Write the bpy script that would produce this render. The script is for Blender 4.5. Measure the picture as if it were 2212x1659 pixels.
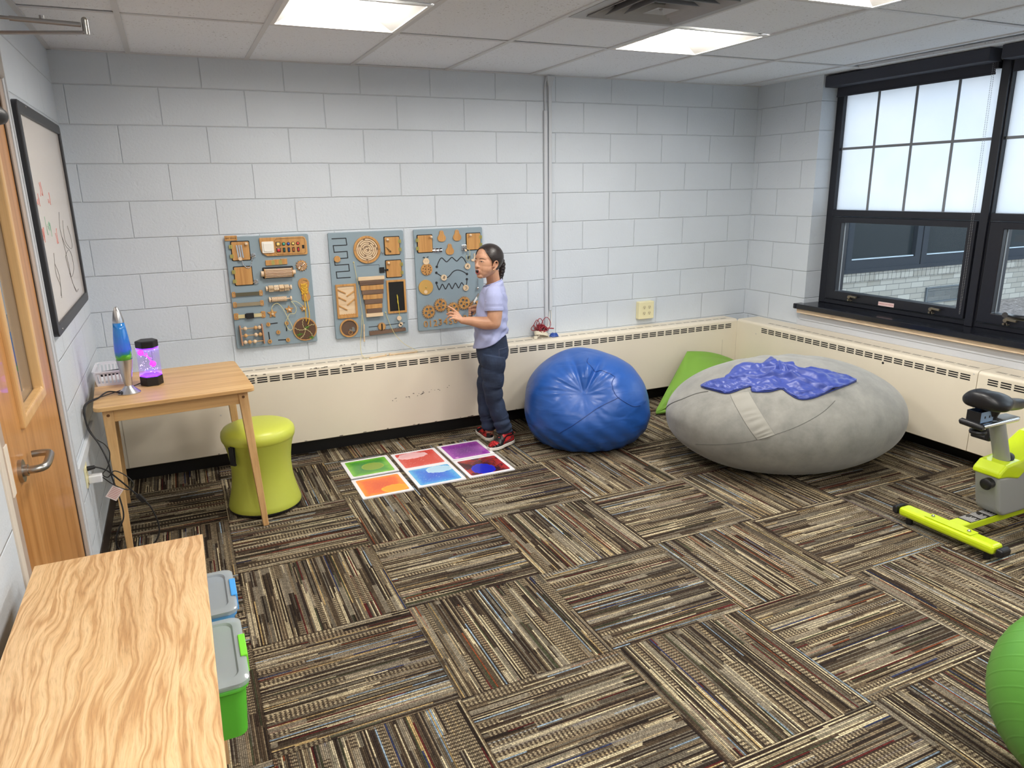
import bpy, bmesh, math, random
import numpy as np
from mathutils import Vector, Matrix, geometry

for o in list(bpy.data.objects):
    bpy.data.objects.remove(o, do_unlink=True)
SC = bpy.context.scene
COL = SC.collection
PI = math.pi

# ------------------------------------------------------------------ camera
CAMP = Vector((0.2031, -4.7313, 1.6684))
rx = Vector((0.90778843, -0.4191044, -0.01648206))
ux = Vector((0.12373509, 0.23005121, 0.96528031))
fx = Vector((0.40076151, 0.87830971, -0.26069575))
cam = bpy.data.cameras.new('camera')
camo = bpy.data.objects.new('camera', cam)
COL.objects.link(camo)
m3 = Matrix((rx, ux, -fx)).transposed()
camo.matrix_world = Matrix.Translation(CAMP) @ m3.to_4x4()
cam.sensor_fit = 'HORIZONTAL'
cam.sensor_width = 36.0
cam.lens = 1558.67 / 2212 * 36.0
cam.clip_start = 0.05
cam.clip_end = 200
SC.camera = camo

# ------------------------------------------------------------------ exposure and sky
SC.view_settings.view_transform = 'Standard'
SC.view_settings.look = 'None'
SC.view_settings.exposure = 1.75
SC.view_settings.gamma = 1.0
SC.view_settings.use_curve_mapping = False
W = bpy.data.worlds.new('overcast_sky')
SC.world = W
W.use_nodes = True
bg = W.node_tree.nodes['Background']
bg.inputs[0].default_value = (0.80, 0.90, 1.0, 1)
bg.inputs[1].default_value = 1.0
LAMP = 19.0          # emission of the ceiling light diffusers

# ------------------------------------------------------------------ materials
MATS = {}
def L(c):
    """sRGB 0-255 -> linear"""
    out = []
    for v in c:
        v = v / 255.0
        out.append(v / 12.92 if v <= 0.04045 else ((v + 0.055) / 1.055) ** 2.4)
    return tuple(out)

class NT:
    def __init__(self, name):
        self.m = bpy.data.materials.new(name)
        self.m.use_nodes = True
        self.t = self.m.node_tree
        self.b = self.t.nodes['Principled BSDF']
    def n(self, kind, **kw):
        nd = self.t.nodes.new(kind)
        for k, v in kw.items():
            if k.startswith('i_'):
                key = k[2:]
                key = int(key) if key.isdigit() else key.replace('_', ' ')
                nd.inputs[key].default_value = v
            else:
                setattr(nd, k, v)
        return nd
    def l(self, a, b):
        self.t.links.new(a, b)
    def math(self, op, a, b=None, c=None, clamp=False):
        nd = self.t.nodes.new('ShaderNodeMath')
        nd.operation = op
        nd.use_clamp = clamp
        for i, v in enumerate((a, b, c)):
            if v is None: continue
            if isinstance(v, (int, float)): nd.inputs[i].default_value = v
            else: self.l(v, nd.inputs[i])
        return nd.outputs[0]
    def ramp(self, fac, stops, interp='LINEAR'):
        r = self.t.nodes.new('ShaderNodeValToRGB')
        r.color_ramp.interpolation = interp
        e = r.color_ramp.elements
        e[0].position, e[0].color = stops[0][0], (*stops[0][1], 1)
        e[1].position, e[1].color = stops[1][0], (*stops[1][1], 1)
        for p, c in stops[2:]:
            x = e.new(p); x.color = (*c, 1)
        self.l(fac, r.inputs[0])
        return r.outputs[0]
    def mix(self, fac, a, b, mode='MIX'):
        nd = self.t.nodes.new('ShaderNodeMix')
        nd.data_type = 'RGBA'; nd.blend_type = mode
        for i, v in ((0, fac), (6, a), (7, b)):
            if isinstance(v, (int, float)): nd.inputs[i].default_value = v
            elif isinstance(v, tuple): nd.inputs[i].default_value = (*v, 1)
            else: self.l(v, nd.inputs[i])
        return nd.outputs[2]
    def bump(self, h, strength=0.5, dist=0.002, prev=None):
        b = self.n('ShaderNodeBump')
        b.inputs['Strength'].default_value = strength
        b.inputs['Distance'].default_value = dist
        self.l(h, b.inputs['Height'])
        if prev is not None: self.l(prev, b.inputs['Normal'])
        return b.outputs[0]
    def pos(self):
        g = self.n('ShaderNodeNewGeometry')
        return g.outputs['Position']
    def obj(self):
        return self.n('ShaderNodeTexCoord').outputs['Object']
    def sep(self, v):
        s = self.n('ShaderNodeSeparateXYZ'); self.l(v, s.inputs[0]); return s.outputs
    def comb(self, x, y, z):
        s = self.n('ShaderNodeCombineXYZ')
        for i, v in enumerate((x, y, z)):
            if isinstance(v, (int, float)): s.inputs[i].default_value = v
            else: self.l(v, s.inputs[i])
        return s.outputs[0]
    def noise(self, vec, scale, detail=2, rough=0.5, dist=0.0):
        nd = self.n('ShaderNodeTexNoise')
        nd.inputs['Scale'].default_value = scale
        nd.inputs['Detail'].default_value = detail
        nd.inputs['Roughness'].default_value = rough
        nd.inputs['Distortion'].default_value = dist
        if vec is not None: self.l(vec, nd.inputs['Vector'])
        return nd.outputs[0]

def plain(name, col, rough=0.5, metal=0.0, nb=0.0, nscale=60, var=0.0, spec=0.5, coat=0.0, trans=0.0, sheen=0.0, alpha=1.0, sss=0.0):
    """procedural material: base colour with slight noise variation and bump"""
    if name in MATS: return MATS[name]
    t = NT(name)
    c = L(col)
    b = t.b
    if var > 0:
        o = t.obj()
        f = t.noise(o, nscale, 3)
        a = tuple(max(0, v * (1 - var)) for v in c); d = tuple(min(1, v * (1 + var)) for v in c)
        t.l(t.ramp(f, [(0.3, a), (0.7, d)]), b.inputs['Base Color'])
    else:
        b.inputs['Base Color'].default_value = (*c, 1)
    b.inputs['Roughness'].default_value = rough
    b.inputs['Metallic'].default_value = metal
    b.inputs['Specular IOR Level'].default_value = spec
    b.inputs['Coat Weight'].default_value = coat
    b.inputs['Transmission Weight'].default_value = trans
    b.inputs['Sheen Weight'].default_value = sheen
    b.inputs['Alpha'].default_value = alpha
    if sss:
        b.inputs['Subsurface Weight'].default_value = sss
        b.inputs['Subsurface Radius'].default_value = (0.01, 0.004, 0.002)
    if nb > 0:
        o = t.obj()
        t.l(t.bump(t.noise(o, nscale * 2, 3), nb, 0.001), b.inputs['Normal'])
    MATS[name] = t.m
    return t.m

def emis(name, col, s):
    t = NT(name)
    t.b.inputs['Base Color'].default_value = (*L(col), 1)
    t.b.inputs['Emission Color'].default_value = (*L(col), 1)
    t.b.inputs['Emission Strength'].default_value = s
    return t.m

BW, RH = 0.4555, 0.20462
def block_wall(name, axis, off=0.0, col=(203, 210, 217)):
    """painted concrete block: running bond grooves and orange peel paint"""
    t = NT(name)
    s = t.sep(t.pos())
    a = s[0] if axis == 'x' else s[1]
    v = t.comb(t.math('ADD', a, off), t.math('ADD', s[2], -0.0016), 0.0)
    w = t.n('ShaderNodeTexNoise'); w.inputs['Scale'].default_value = 5.0; w.inputs['Detail'].default_value = 3
    t.l(v, w.inputs['Vector'])
    wob = t.n('ShaderNodeVectorMath', operation='MULTIPLY_ADD')
    t.l(w.outputs['Color'], wob.inputs[0]); wob.inputs[1].default_value = (0.006, 0.006, 0); t.l(v, wob.inputs[2])
    br = t.n('ShaderNodeTexBrick')
    br.offset = 0.5; br.offset_frequency = 2
    t.l(wob.outputs[0], br.inputs['Vector'])
    br.inputs['Scale'].default_value = 1.0
    br.inputs['Mortar Size'].default_value = 0.005
    br.inputs['Mortar Smooth'].default_value = 1.0
    br.inputs['Brick Width'].default_value = BW
    br.inputs['Row Height'].default_value = RH
    base = L(col)
    n1 = t.noise(v, 1.6, 3)
    c1 = t.ramp(n1, [(0.3, tuple(x * 0.965 for x in base)), (0.7, tuple(min(1, x * 1.03) for x in base))])
    c2 = t.mix(t.math('MULTIPLY', br.outputs['Fac'], 0.06), c1, tuple(x * 0.6 for x in base))
    t.l(c2, t.b.inputs['Base Color'])
    t.b.inputs['Roughness'].default_value = 0.55
    groove = t.math('MULTIPLY', br.outputs['Fac'], -1.0)
    b1 = t.bump(groove, 0.85, 0.0045)
    vor = t.noise(t.pos(), 70, 4, 0.6)
    b2 = t.bump(vor, 0.45, 0.004, b1)
    pits = t.noise(t.pos(), 24, 2, 0.5, 0.6)
    b3 = t.bump(t.ramp(pits, [(0.28, (0, 0, 0)), (0.36, (1, 1, 1))]), 0.25, 0.003, b2)
    t.l(b3, t.b.inputs['Normal'])
    return t.m

def wood(name, c_dark, c_mid, c_light, axis='x', scale=1.0, rough=0.45, rot=0.0, contrast=1.0, coat=0.0):
    """straight wood grain running along an axis of the object"""
    t = NT(name)
    s = t.sep(t.obj())
    idx = {'x': (0, 1, 2), 'y': (1, 0, 2), 'z': (2, 0, 1)}[axis]
    v = t.comb(t.math('MULTIPLY', s[idx[0]], 1.2 * scale), t.math('MULTIPLY', s[idx[1]], 26 * scale), t.math('MULTIPLY', s[idx[2]], 26 * scale))
    n1 = t.noise(v, 1.0, 5, 0.6, 0.5)
    v2 = t.comb(t.math('MULTIPLY', s[idx[0]], 6 * scale), t.math('MULTIPLY', s[idx[1]], 260 * scale), t.math('MULTIPLY', s[idx[2]], 260 * scale))
    n2 = t.noise(v2, 1.0, 3, 0.6)
    col = t.ramp(n1, [(0.30, L(c_dark)), (0.5, L(c_mid)), (0.72, L(c_light))])
    fine = t.ramp(n2, [(0.35, (0.72, 0.70, 0.66)), (0.6, (1, 1, 1))])
    t.l(t.mix(0.45 * contrast, col, fine, 'MULTIPLY'), t.b.inputs['Base Color'])
    t.b.inputs['Roughness'].default_value = rough
    t.b.inputs['Coat Weight'].default_value = coat
    t.l(t.bump(n2, 0.12, 0.0006), t.b.inputs['Normal'])
    return t.m

# ------------------------------------------------------------------ mesh helpers
MW = {}                                     # world matrices of roots and parts
def link(o, parent=None, mat4=None):
    COL.objects.link(o)
    if parent is not None:
        o.parent = parent
        MW[o.name] = MW[parent.name] @ (mat4 if mat4 is not None else Matrix())
    else:
        MW[o.name] = mat4 if mat4 is not None else Matrix()
    if mat4 is not None: o.matrix_local = mat4
    return o

def tag(o, label=None, cat=None, group=None, kind=None):
    if label: o['label'] = label
    if cat: o['category'] = cat
    if group: o['group'] = group
    if kind: o['kind'] = kind
    return o

def thing(name, label, cat, loc=(0, 0, 0), rz=0.0, group=None, kind=None):
    o = bpy.data.objects.new(name, None)
    o.empty_display_size = 0.05
    link(o, None, Matrix.Translation(Vector(loc)) @ Matrix.Rotation(rz, 4, 'Z'))
    return tag(o, label, cat, group, kind)

class MB:
    """collects shapes and links them as ONE mesh object"""
    def __init__(self):
        self.v = []; self.f = []; self.mi = []
    def add(self, vs, fs, mi=0):
        k = len(self.v)
        self.v += [tuple(p) for p in vs]
        self.f += [tuple(i + k for i in f) for f in fs]
        self.mi += [mi] * len(fs)
        return self
    def box(self, lo, hi, R=None, c=None, mi=0):
        x0, y0, z0 = lo; x1, y1, z1 = hi
        vs = [Vector(p) for p in ((x0, y0, z0), (x1, y0, z0), (x1, y1, z0), (x0, y1, z0), (x0, y0, z1), (x1, y0, z1), (x1, y1, z1), (x0, y1, z1))]
        if R is not None: vs = [R @ p for p in vs]
        if c is not None: vs = [p + Vector(c) for p in vs]
        return self.add(vs, [(0, 3, 2, 1), (4, 5, 6, 7), (0, 1, 5, 4), (1, 2, 6, 5), (2, 3, 7, 6), (3, 0, 4, 7)], mi)
    def bar(self, p, q, w, d, up=(0, 0, 1), mi=0, w2=None, d2=None):
        """box beam from p to q, width w (across), depth d (up)"""
        p = Vector(p); q = Vector(q); a = (q - p).normalized(); up = Vector(up)
        s = a.cross(up)
        if s.length < 1e-4: s = a.cross(Vector((0, 1, 0)))
        s.normalize(); u = s.cross(a).normalized()
        w2 = w if w2 is None else w2; d2 = d if d2 is None else d2
        vs = []
        for c, ww, dd in ((p, w, d), (q, w2, d2)):
            for i, j in ((-1, -1), (1, -1), (1, 1), (-1, 1)):
                vs.append(c + s * (i * ww / 2) + u * (j * dd / 2))
        return self.add(vs, [(0, 1, 2, 3), (7, 6, 5, 4), (0, 4, 5, 1), (1, 5, 6, 2), (2, 6, 7, 3), (3, 7, 4, 0)], mi)
    def tube(self, pts, r, n=8, closed=False, cap=True, mi=0, flat=1.0):
        """tube along points; r is a number or a list"""
        P = [Vector(p) for p in pts]; N = len(P)
        rr = r if isinstance(r, (list, tuple)) else [r] * N
        T = []
        for i in range(N):
            a = P[(i - 1) % N] if (closed or i > 0) else P[i]
            b = P[(i + 1) % N] if (closed or i < N - 1) else P[i]
            d = (b - a)
            T.append(d.normalized() if d.length > 1e-9 else Vector((0, 0, 1)))
        up = Vector((0, 0, 1)) if abs(T[0].z) < 0.9 else Vector((1, 0, 0))
        s = T[0].cross(up).normalized()
        vs = []
        for i in range(N):
            s = (s - T[i] * s.dot(T[i]))
            s = s.normalized() if s.length > 1e-6 else T[i].orthogonal().normalized()
            u = s.cross(T[i])
            for k in range(n):
                an = 2 * PI * k / n
                vs.append(P[i] + s * (math.cos(an) * rr[i]) + u * (math.sin(an) * rr[i] * flat))
        fs = []
        M = N if closed else N - 1
        for i in range(M):
            j = (i + 1) % N
            for k in range(n):
                l = (k + 1) % n
                fs.append((i * n + k, i * n + l, j * n + l, j * n + k))
        if cap and not closed:
            fs.append(tuple(range(n))[::-1]); fs.append(tuple((N - 1) * n + k for k in range(n)))
        return self.add(vs, fs, mi)
    def cyl(self, p, q, r, n=24, r2=None, mi=0):
        return self.tube([p, q], [r, r if r2 is None else r2], n, mi=mi)
    def lathe(self, prof, n=48, c=(0, 0, 0), sx=1.0, sy=1.0, R=None, cap=True, mi=0):
        vs = []; fs = []
        for r, z in prof:
            for k in range(n):
                a = 2 * PI * k / n
                p = Vector((math.cos(a) * r * sx, math.sin(a) * r * sy, z))
                if R is not None: p = R @ p
                vs.append(p + Vector(c))
        for i in range(len(prof) - 1):
            for k in range(n):
                l = (k + 1) % n
                fs.append((i * n + k, i * n + l, (i + 1) * n + l, (i + 1) * n + k))
        if cap:
            fs.append(tuple(range(n))[::-1]); fs.append(tuple((len(prof) - 1) * n + k for k in range(n)))
        return self.add(vs, fs, mi)
    def ball(self, c, r, nu=16, nv=10, s=(1, 1, 1), R=None, mi=0):
        prof = [(max(1e-5, math.sin(PI * i / nv)) * r, -math.cos(PI * i / nv) * r) for i in range(nv + 1)]
        vs = []; fs = []
        for rr, z in prof:
            for k in range(nu):
                a = 2 * PI * k / nu
                p = Vector((math.cos(a) * rr * s[0], math.sin(a) * rr * s[1], z * s[2]))
                if R is not None: p = R @ p
                vs.append(p + Vector(c))
        for i in range(nv):
            for k in range(nu):
                l = (k + 1) % nu
                fs.append((i * nu + k, i * nu + l, (i + 1) * nu + l, (i + 1) * nu + k))
        return self.add(vs, fs, mi)
    def prism(self, poly, f, d, mi=0):
        """extrude a 2-D polygon: f(u, v, w) -> point, w from d[0] to d[1]"""
        n = len(poly)
        vs = [f(u, v, d[0]) for u, v in poly] + [f(u, v, d[1]) for u, v in poly]
        fs = [tuple(range(n))[::-1], tuple(range(n, 2 * n))] + [(i, (i + 1) % n, n + (i + 1) % n, n + i) for i in range(n)]
        return self.add(vs, fs, mi)
    def ringface(self, outer, inner, f, d, mi=0):
        """extruded ring between two polygons with the same number of points"""
        n = len(outer)
        vs = [f(u, v, w) for w in d for poly in (outer, inner) for u, v in poly]
        fs = []
        for i in range(n):
            j = (i + 1) % n
            fs += [(i, n + i, n + j, j), (2 * n + i, 2 * n + j, 3 * n + j, 3 * n + i), (i, j, 2 * n + j, 2 * n + i), (n + i, 3 * n + i, 3 * n + j, n + j)]
        return self.add(vs, fs, mi)
    def build(self, name, mat, parent=None, smooth=False, bevel=0.0, bseg=2, world=True, angle=40, sub=0, solid=0.0, label=None, kind=None):
        me = bpy.data.meshes.new(name)
        vs = self.v
        if parent is not None and world:
            inv = MW[parent.name].inverted()
            vs = [tuple(inv @ Vector(p)) for p in vs]
        me.from_pydata(vs, [], self.f)
        mats = mat if isinstance(mat, (list, tuple)) else [mat]
        for m_ in mats: me.materials.append(m_)
        if len(mats) > 1: me.polygons.foreach_set('material_index', self.mi)
        me.update()
        bm = bmesh.new(); bm.from_mesh(me)
        bmesh.ops.recalc_face_normals(bm, faces=bm.faces)
        bm.to_mesh(me); bm.free()
        if smooth:
            me.polygons.foreach_set('use_smooth', [True] * len(me.polygons))
            if angle < 180:
                me.set_sharp_from_angle(angle=math.radians(angle))
        o = bpy.data.objects.new(name, me)
        link(o, parent)
        if solid:
            md = o.modifiers.new('solid', 'SOLIDIFY'); md.thickness = solid; md.offset = 0
        if bevel:
            md = o.modifiers.new('bevel', 'BEVEL'); md.width = bevel; md.segments = bseg; md.limit_method = 'ANGLE'; md.angle_limit = math.radians(35)
            md.harden_normals = False
        if sub:
            md = o.modifiers.new('sub', 'SUBSURF'); md.levels = sub; md.render_levels = sub
        if label: o['label'] = label
        if kind: o['kind'] = kind
        return o

def circ(cx, cy, r, n=32, ry=None, a0=0.0):
    ry = r if ry is None else ry
    return [(cx + r * math.cos(a0 + 2 * PI * i / n), cy + ry * math.sin(a0 + 2 * PI * i / n)) for i in range(n)]
def rrect(x0, y0, x1, y1, r, n=5):
    out = []
    for cx, cy, a in ((x1 - r, y1 - r, 0), (x0 + r, y1 - r, 90), (x0 + r, y0 + r, 180), (x1 - r, y0 + r, 270)):
        for i in range(n + 1):
            t = math.radians(a + 90 * i / n)
            out.append((cx + r * math.cos(t), cy + r * math.sin(t)))
    return out
def spline(pts, n=8, closed=False):
    """Catmull-Rom through points"""
    P = [Vector(p) for p in pts]; N = len(P); out = []
    M = N if closed else N - 1
    for i in range(M):
        if closed:
            a, b, c, d = P[(i - 1) % N], P[i], P[(i + 1) % N], P[(i + 2) % N]
        else:
            a, b, c, d = P[max(0, i - 1)], P[i], P[i + 1], P[min(N - 1, i + 2)]
        for k in range(n):
            t = k / n
            out.append(0.5 * ((2 * b) + (c - a) * t + (2 * a - 5 * b + 4 * c - d) * t * t + (3 * b - a - 3 * c + d) * t ** 3))
    if not closed: out.append(P[-1])
    return out

def text_mesh(s, size, ext=0.0, align='CENTER', space=1.0):
    cu = bpy.data.curves.new('lettering', 'FONT')
    cu.body = s; cu.size = size; cu.extrude = ext; cu.align_x = align; cu.align_y = 'CENTER'; cu.resolution_u = 3; cu.space_character = space
    ob = bpy.data.objects.new('lettering', cu); COL.objects.link(ob)
    dg = bpy.context.evaluated_depsgraph_get()
    me = bpy.data.meshes.new_from_object(ob.evaluated_get(dg))
    vs = [v.co.copy() for v in me.vertices]; fs = [tuple(p.vertices) for p in me.polygons]
    bpy.data.objects.remove(ob, do_unlink=True); bpy.data.curves.remove(cu); bpy.data.meshes.remove(me)
    return vs, fs
def mb_text(mb, s, size, f, ext=0.0005, **kw):
    vs, fs = text_mesh(s, size, ext, **kw)
    return mb.add([f(v.x, v.y, v.z) for v in vs], fs)
# ================================================================== THE ROOM
XL, XR, H = -0.28, 4.56, 2.416
YB = -6.6                                   # wall behind the camera
M_wb = block_wall('painted_block_back', 'x')
M_ws = block_wall('painted_block_side', 'y', off=0.2662)
T4 = 0.20

# ---- carpet tiles
def carpet():
    t = NT('carpet_tile')
    S = 0.61347
    s = t.sep(t.pos())
    gx = t.math('DIVIDE', t.math('ADD', s[0], -0.28093), S)
    gy = t.math('DIVIDE', t.math('ADD', s[1], 2.13985), S)
    ix = t.math('FLOOR', gx); iy = t.math('FLOOR', gy)
    fx_ = t.math('SUBTRACT', gx, ix); fy_ = t.math('SUBTRACT', gy, iy)
    par = t.math('ABSOLUTE', t.math('MODULO', t.math('ADD', ix, iy), 2.0))   # row -1, col 0 -> 1 (stripes along x)
    def sel(a, b):     # par=1 -> a, else b
        return t.math('ADD', t.math('MULTIPLY', par, a), t.math('MULTIPLY', t.math('SUBTRACT', 1.0, par), b))
    u = sel(fy_, fx_)          # across the stripes
    v = sel(fx_, fy_)          # along the stripes
    tid = t.math('ADD', t.math('MULTIPLY', ix, 7.31), t.math('MULTIPLY', iy, 3.77))
    def wn(x, y, z):
        w = t.n('ShaderNodeTexWhiteNoise', noise_dimensions='3D')
        t.l(t.comb(x, y, z), w.inputs['Vector'])
        return w.outputs['Value'], w.outputs['Color']
    un = t.math('MULTIPLY', u, 108.0)
    line = t.math('FLOOR', un)
    jit, _ = wn(line, 3.0, tid)
    seg = t.math('FLOOR', t.math('ADD', t.math('MULTIPLY', v, 1.35), t.math('MULTIPLY', jit, 5.0)))
    r1, _ = wn(line, seg, tid)
    # bands a few yarns wide carry the general tone and the checked patches
    band = t.math('FLOOR', t.math('MULTIPLY', u, 27.0))
    bj, _ = wn(band, 11.0, tid)
    bseg = t.math('FLOOR', t.math('ADD', t.math('MULTIPLY', v, 2.6), t.math('MULTIPLY', bj, 7.0)))
    rb, _ = wn(band, t.math('ADD', bseg, 50.0), tid)
    cols = [(0.0, L((74, 62, 50))), (0.17, L((142, 126, 102))), (0.31, L((56, 46, 40))), (0.45, L((118, 110, 96))), (0.59, L((206, 192, 158))), (0.70, L((92, 78, 62))), (0.82, L((98, 40, 38))), (0.85, L((74, 76, 56))),
            (0.88, L((60, 46, 38))), (0.925, L((186, 160, 112))), (0.95, L((136, 72, 44))), (0.962, L((150, 172, 192))), (0.985, L((54, 62, 98)))]
    base = t.ramp(r1, cols, 'CONSTANT')
    tone = t.ramp(rb, [(0.0, (0.50, 0.48, 0.46)), (0.25, (0.78, 0.77, 0.75)), (0.7, (0.88, 0.88, 0.87)), (1.0, (1.12, 1.12, 1.10))])
    c = t.mix(1.0, base, tone, 'MULTIPLY')
    # light yarn bands
    c = t.mix(t.math('MULTIPLY', t.math('GREATER_THAN', rb, 0.88), 0.5), c, L((160, 150, 130)))
    # checked (dashed) patches
    chk = t.math('MULTIPLY', t.math('GREATER_THAN', rb, 0.36), t.math('LESS_THAN', rb, 0.56))
    dash = t.math('GREATER_THAN', t.math('SINE', t.math('ADD', t.math('MULTIPLY', v, 2 * PI * 40), t.math('MULTIPLY', t.math('MODULO', line, 2.0), 0.9))), 0.0)
    c = t.mix(t.math('MULTIPLY', chk, 0.55), c, L((172, 156, 126)))
    c = t.mix(t.math('MULTIPLY', t.math('MULTIPLY', chk, dash), 0.85), c, L((54, 42, 34)))
    # yarn loops: fine speckle along each line and dark groove between lines
    fl = t.math('SUBTRACT', un, line)
    gro = t.math('ABSOLUTE', t.math('SUBTRACT', fl, 0.5))
    groove = t.ramp(gro, [(0.26, (0.98, 0.98, 0.98)), (0.48, (0.28, 0.26, 0.25))])
    c = t.mix(1.0, c, groove, 'MULTIPLY')
    lo, _ = wn(line, t.math('FLOOR', t.math('MULTIPLY', v, 200.0)), tid)
    c = t.mix(1.0, c, t.ramp(lo, [(0.0, (0.55, 0.55, 0.55)), (1.0, (1.35, 1.35, 1.35))]), 'MULTIPLY')
    # tile joints
    ex = t.math('MINIMUM', t.math('MINIMUM', fx_, t.math('SUBTRACT', 1.0, fx_)), t.math('MINIMUM', fy_, t.math('SUBTRACT', 1.0, fy_)))
    c = t.mix(1.0, c, t.ramp(ex, [(0.0, (0.45, 0.42, 0.42)), (0.008, (1, 1, 1))]), 'MULTIPLY')
    t.l(c, t.b.inputs['Base Color'])
    t.b.inputs['Roughness'].default_value = 0.95
    t.b.inputs['Specular IOR Level'].default_value = 0.15
    t.b.inputs['Sheen Weight'].default_value = 0.0
    hgt = t.math('MULTIPLY', t.math('SUBTRACT', 0.5, gro), t.math('ADD', 0.6, lo))
    t.l(t.bump(hgt, 0.6, 0.003), t.b.inputs['Normal'])
    return t.m
M_carpet = carpet()
tag(MB().box((XL - 0.02, YB, -0.05), (XR + 0.02, 0.02, 0)).build('floor', M_carpet), kind='structure')

# ---- walls
tag(MB().box((XL - T4, 0, 0), (XR + T4, T4, H + 0.25)).build('wall_back', M_wb), kind='structure')
DY0, DY1, DZ = -2.55, -1.51, 2.17            # door rough opening in the left wall
tag(MB().box((XL - T4, DY1, 0), (XL, 0, H + 0.25)).box((XL - T4, DY0, DZ), (XL, DY1, H + 0.25)).box((XL - T4, YB, 0), (XL, DY0, H + 0.25)).build('wall_left', M_ws), kind='structure')
WY = -0.637                                  # window opening starts here
XF = 4.74                                    # plane of the window frame
tag(MB().box((XR, WY, 0), (XR + T4 + 0.1, 0, H + 0.25)).box((XR, -5.40, 0), (XR + T4, WY, 0.742)).box((XR, YB, 0), (XR + T4, -5.40, H + 0.25)).box((XF - 0.03, -5.40, 2.33), (XR + T4 + 0.1, WY, H + 0.25)).build('wall_right', M_ws), kind='structure')
tag(MB().box((XL - T4, YB - T4, 0), (XR + T4, YB, H + 0.25)).build('wall_rear', M_wb), kind='structure')

# ---- ceiling: lay-in tiles, main bars every 2 ft, cross bars
def ceil_mat():
    t = NT('ceiling_tile')
    p = t.pos()
    b = L((230, 234, 240))
    pits = t.noise(p, 95, 2, 0.55, 0.8)
    m = t.ramp(pits, [(0.30, (0.45, 0.43, 0.42)), (0.37, (1, 1, 1))])
    patch = t.ramp(t.noise(p, 3.0, 2), [(0.4, (0, 0, 0)), (0.6, (1, 1, 1))])
    m2 = t.mix(patch, m, t.mix(0.4, (1.0, 1.0, 1.0), m))
    t.l(t.mix(1.0, b, m2, 'MULTIPLY'), t.b.inputs['Base Color'])
    t.b.inputs['Roughness'].default_value = 0.95
    t.b.inputs['Specular IOR Level'].default_value = 0.1
    t.l(t.bump(t.noise(p, 160, 3), 0.3, 0.002), t.b.inputs['Normal'])
    return t.m
M_ceil = ceil_mat()
TX0, TT = 0.1017, 0.6096
xs = [XL] + [TX0 + i * TT for i in range(0, 8)] + [XR + 0.16]
LIGHTS = [(1, -0.979), (4, -0.979), (4, -2.198), (1, -3.417), (4, -4.026), (1, -4.636), (3, -5.245)]      # column, far edge (2x2 ft); later entries are unseen, added as fill light
VENT = (3, -1.589)
rows_y = [0.0, -0.979, -1.589, -2.198, -2.808, -3.417, -4.026, -4.636, -5.245, -5.855, YB]
random.seed(5)
cm = MB(); tb = MB()
def is_hole(ci, y0):
    for c_, y_ in LIGHTS + [VENT]:
        if c_ == ci and abs(y_ - y0) < 0.01: return True
    return False
for j in range(len(xs) - 1):
    ci = j - 1                                # column between bar ci and ci+1
    r = 0
    while r < len(rows_y) - 1:
        y0 = rows_y[r]
        span = 1
        if is_hole(ci, y0):
            r += 1; continue
        # 2x4 tiles start at rows 1, 3, 5, 7, 9 unless a fixture is in the way
        if r >= 1 and r % 2 == 1 and r + 1 < len(rows_y) - 1 and not is_hole(ci, rows_y[r + 1]): span = 2
        y1 = rows_y[r + span]
        dz = [random.uniform(0.0, 0.004) for _ in range(4)]
        x0, x1 = xs[j], xs[j + 1]
        if ci == 7:                           # narrow strip by the window, one end has dropped
            x1 = 4.42 if y0 < -0.9 else XR + 0.16
        a = [(x0, y0, H + 0.002 + dz[0]), (x1, y0, H + 0.002 + dz[1]), (x1, y1, H + 0.002 + dz[2]), (x0, y1, H + 0.002 + dz[3])]
        b_ = [(x, y, z + 0.015) for x, y, z in a]
        cm.add(a + b_, [(0, 3, 2, 1), (4, 5, 6, 7), (0, 1, 5, 4), (1, 2, 6, 5), (2, 3, 7, 6), (3, 0, 4, 7)])
        if r + span < len(rows_y) - 1 or True:
            tb.box((x0, y1 - 0.012, H - 0.001), (x1, y1 + 0.012, H + 0.003))
        r += span
cm.box((XL - 0.1, YB, H + 0.24), (XR + 0.3, 0.05, H + 0.26))
tag(cm.build('ceiling', M_ceil), kind='structure')
M_bar = plain('ceiling_bar', (205, 206, 208), 0.5)
for x in xs[1:-1]:
    tb.box((x - 0.012, YB, H - 0.002), (x + 0.012, 0, H + 0.006))
tb.box((XL, YB, H - 0.003), (XL + 0.022, 0, H + 0.004)).box((XL, -0.014, H - 0.003), (XR, 0, H + 0.004))
tag(tb.build('trim_1', M_bar), kind='structure')
# hanging edge strip near the window with the dark slot over it
tag(MB().add([(4.49, -0.96, H - 0.004), (4.62, -0.96, H - 0.004), (4.62, -5.4, H - 0.012), (4.55, -5.4, H - 0.012), (4.49, -0.96, H + 0.012), (4.62, -0.96, H + 0.012), (4.62, -5.4, H + 0.005), (4.55, -5.4, H + 0.005)],
             [(0, 3, 2, 1), (4, 5, 6, 7), (0, 1, 5, 4), (1, 2, 6, 5), (2, 3, 7, 6), (3, 0, 4, 7)]).build('trim_2', M_ceil), kind='structure')

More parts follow.
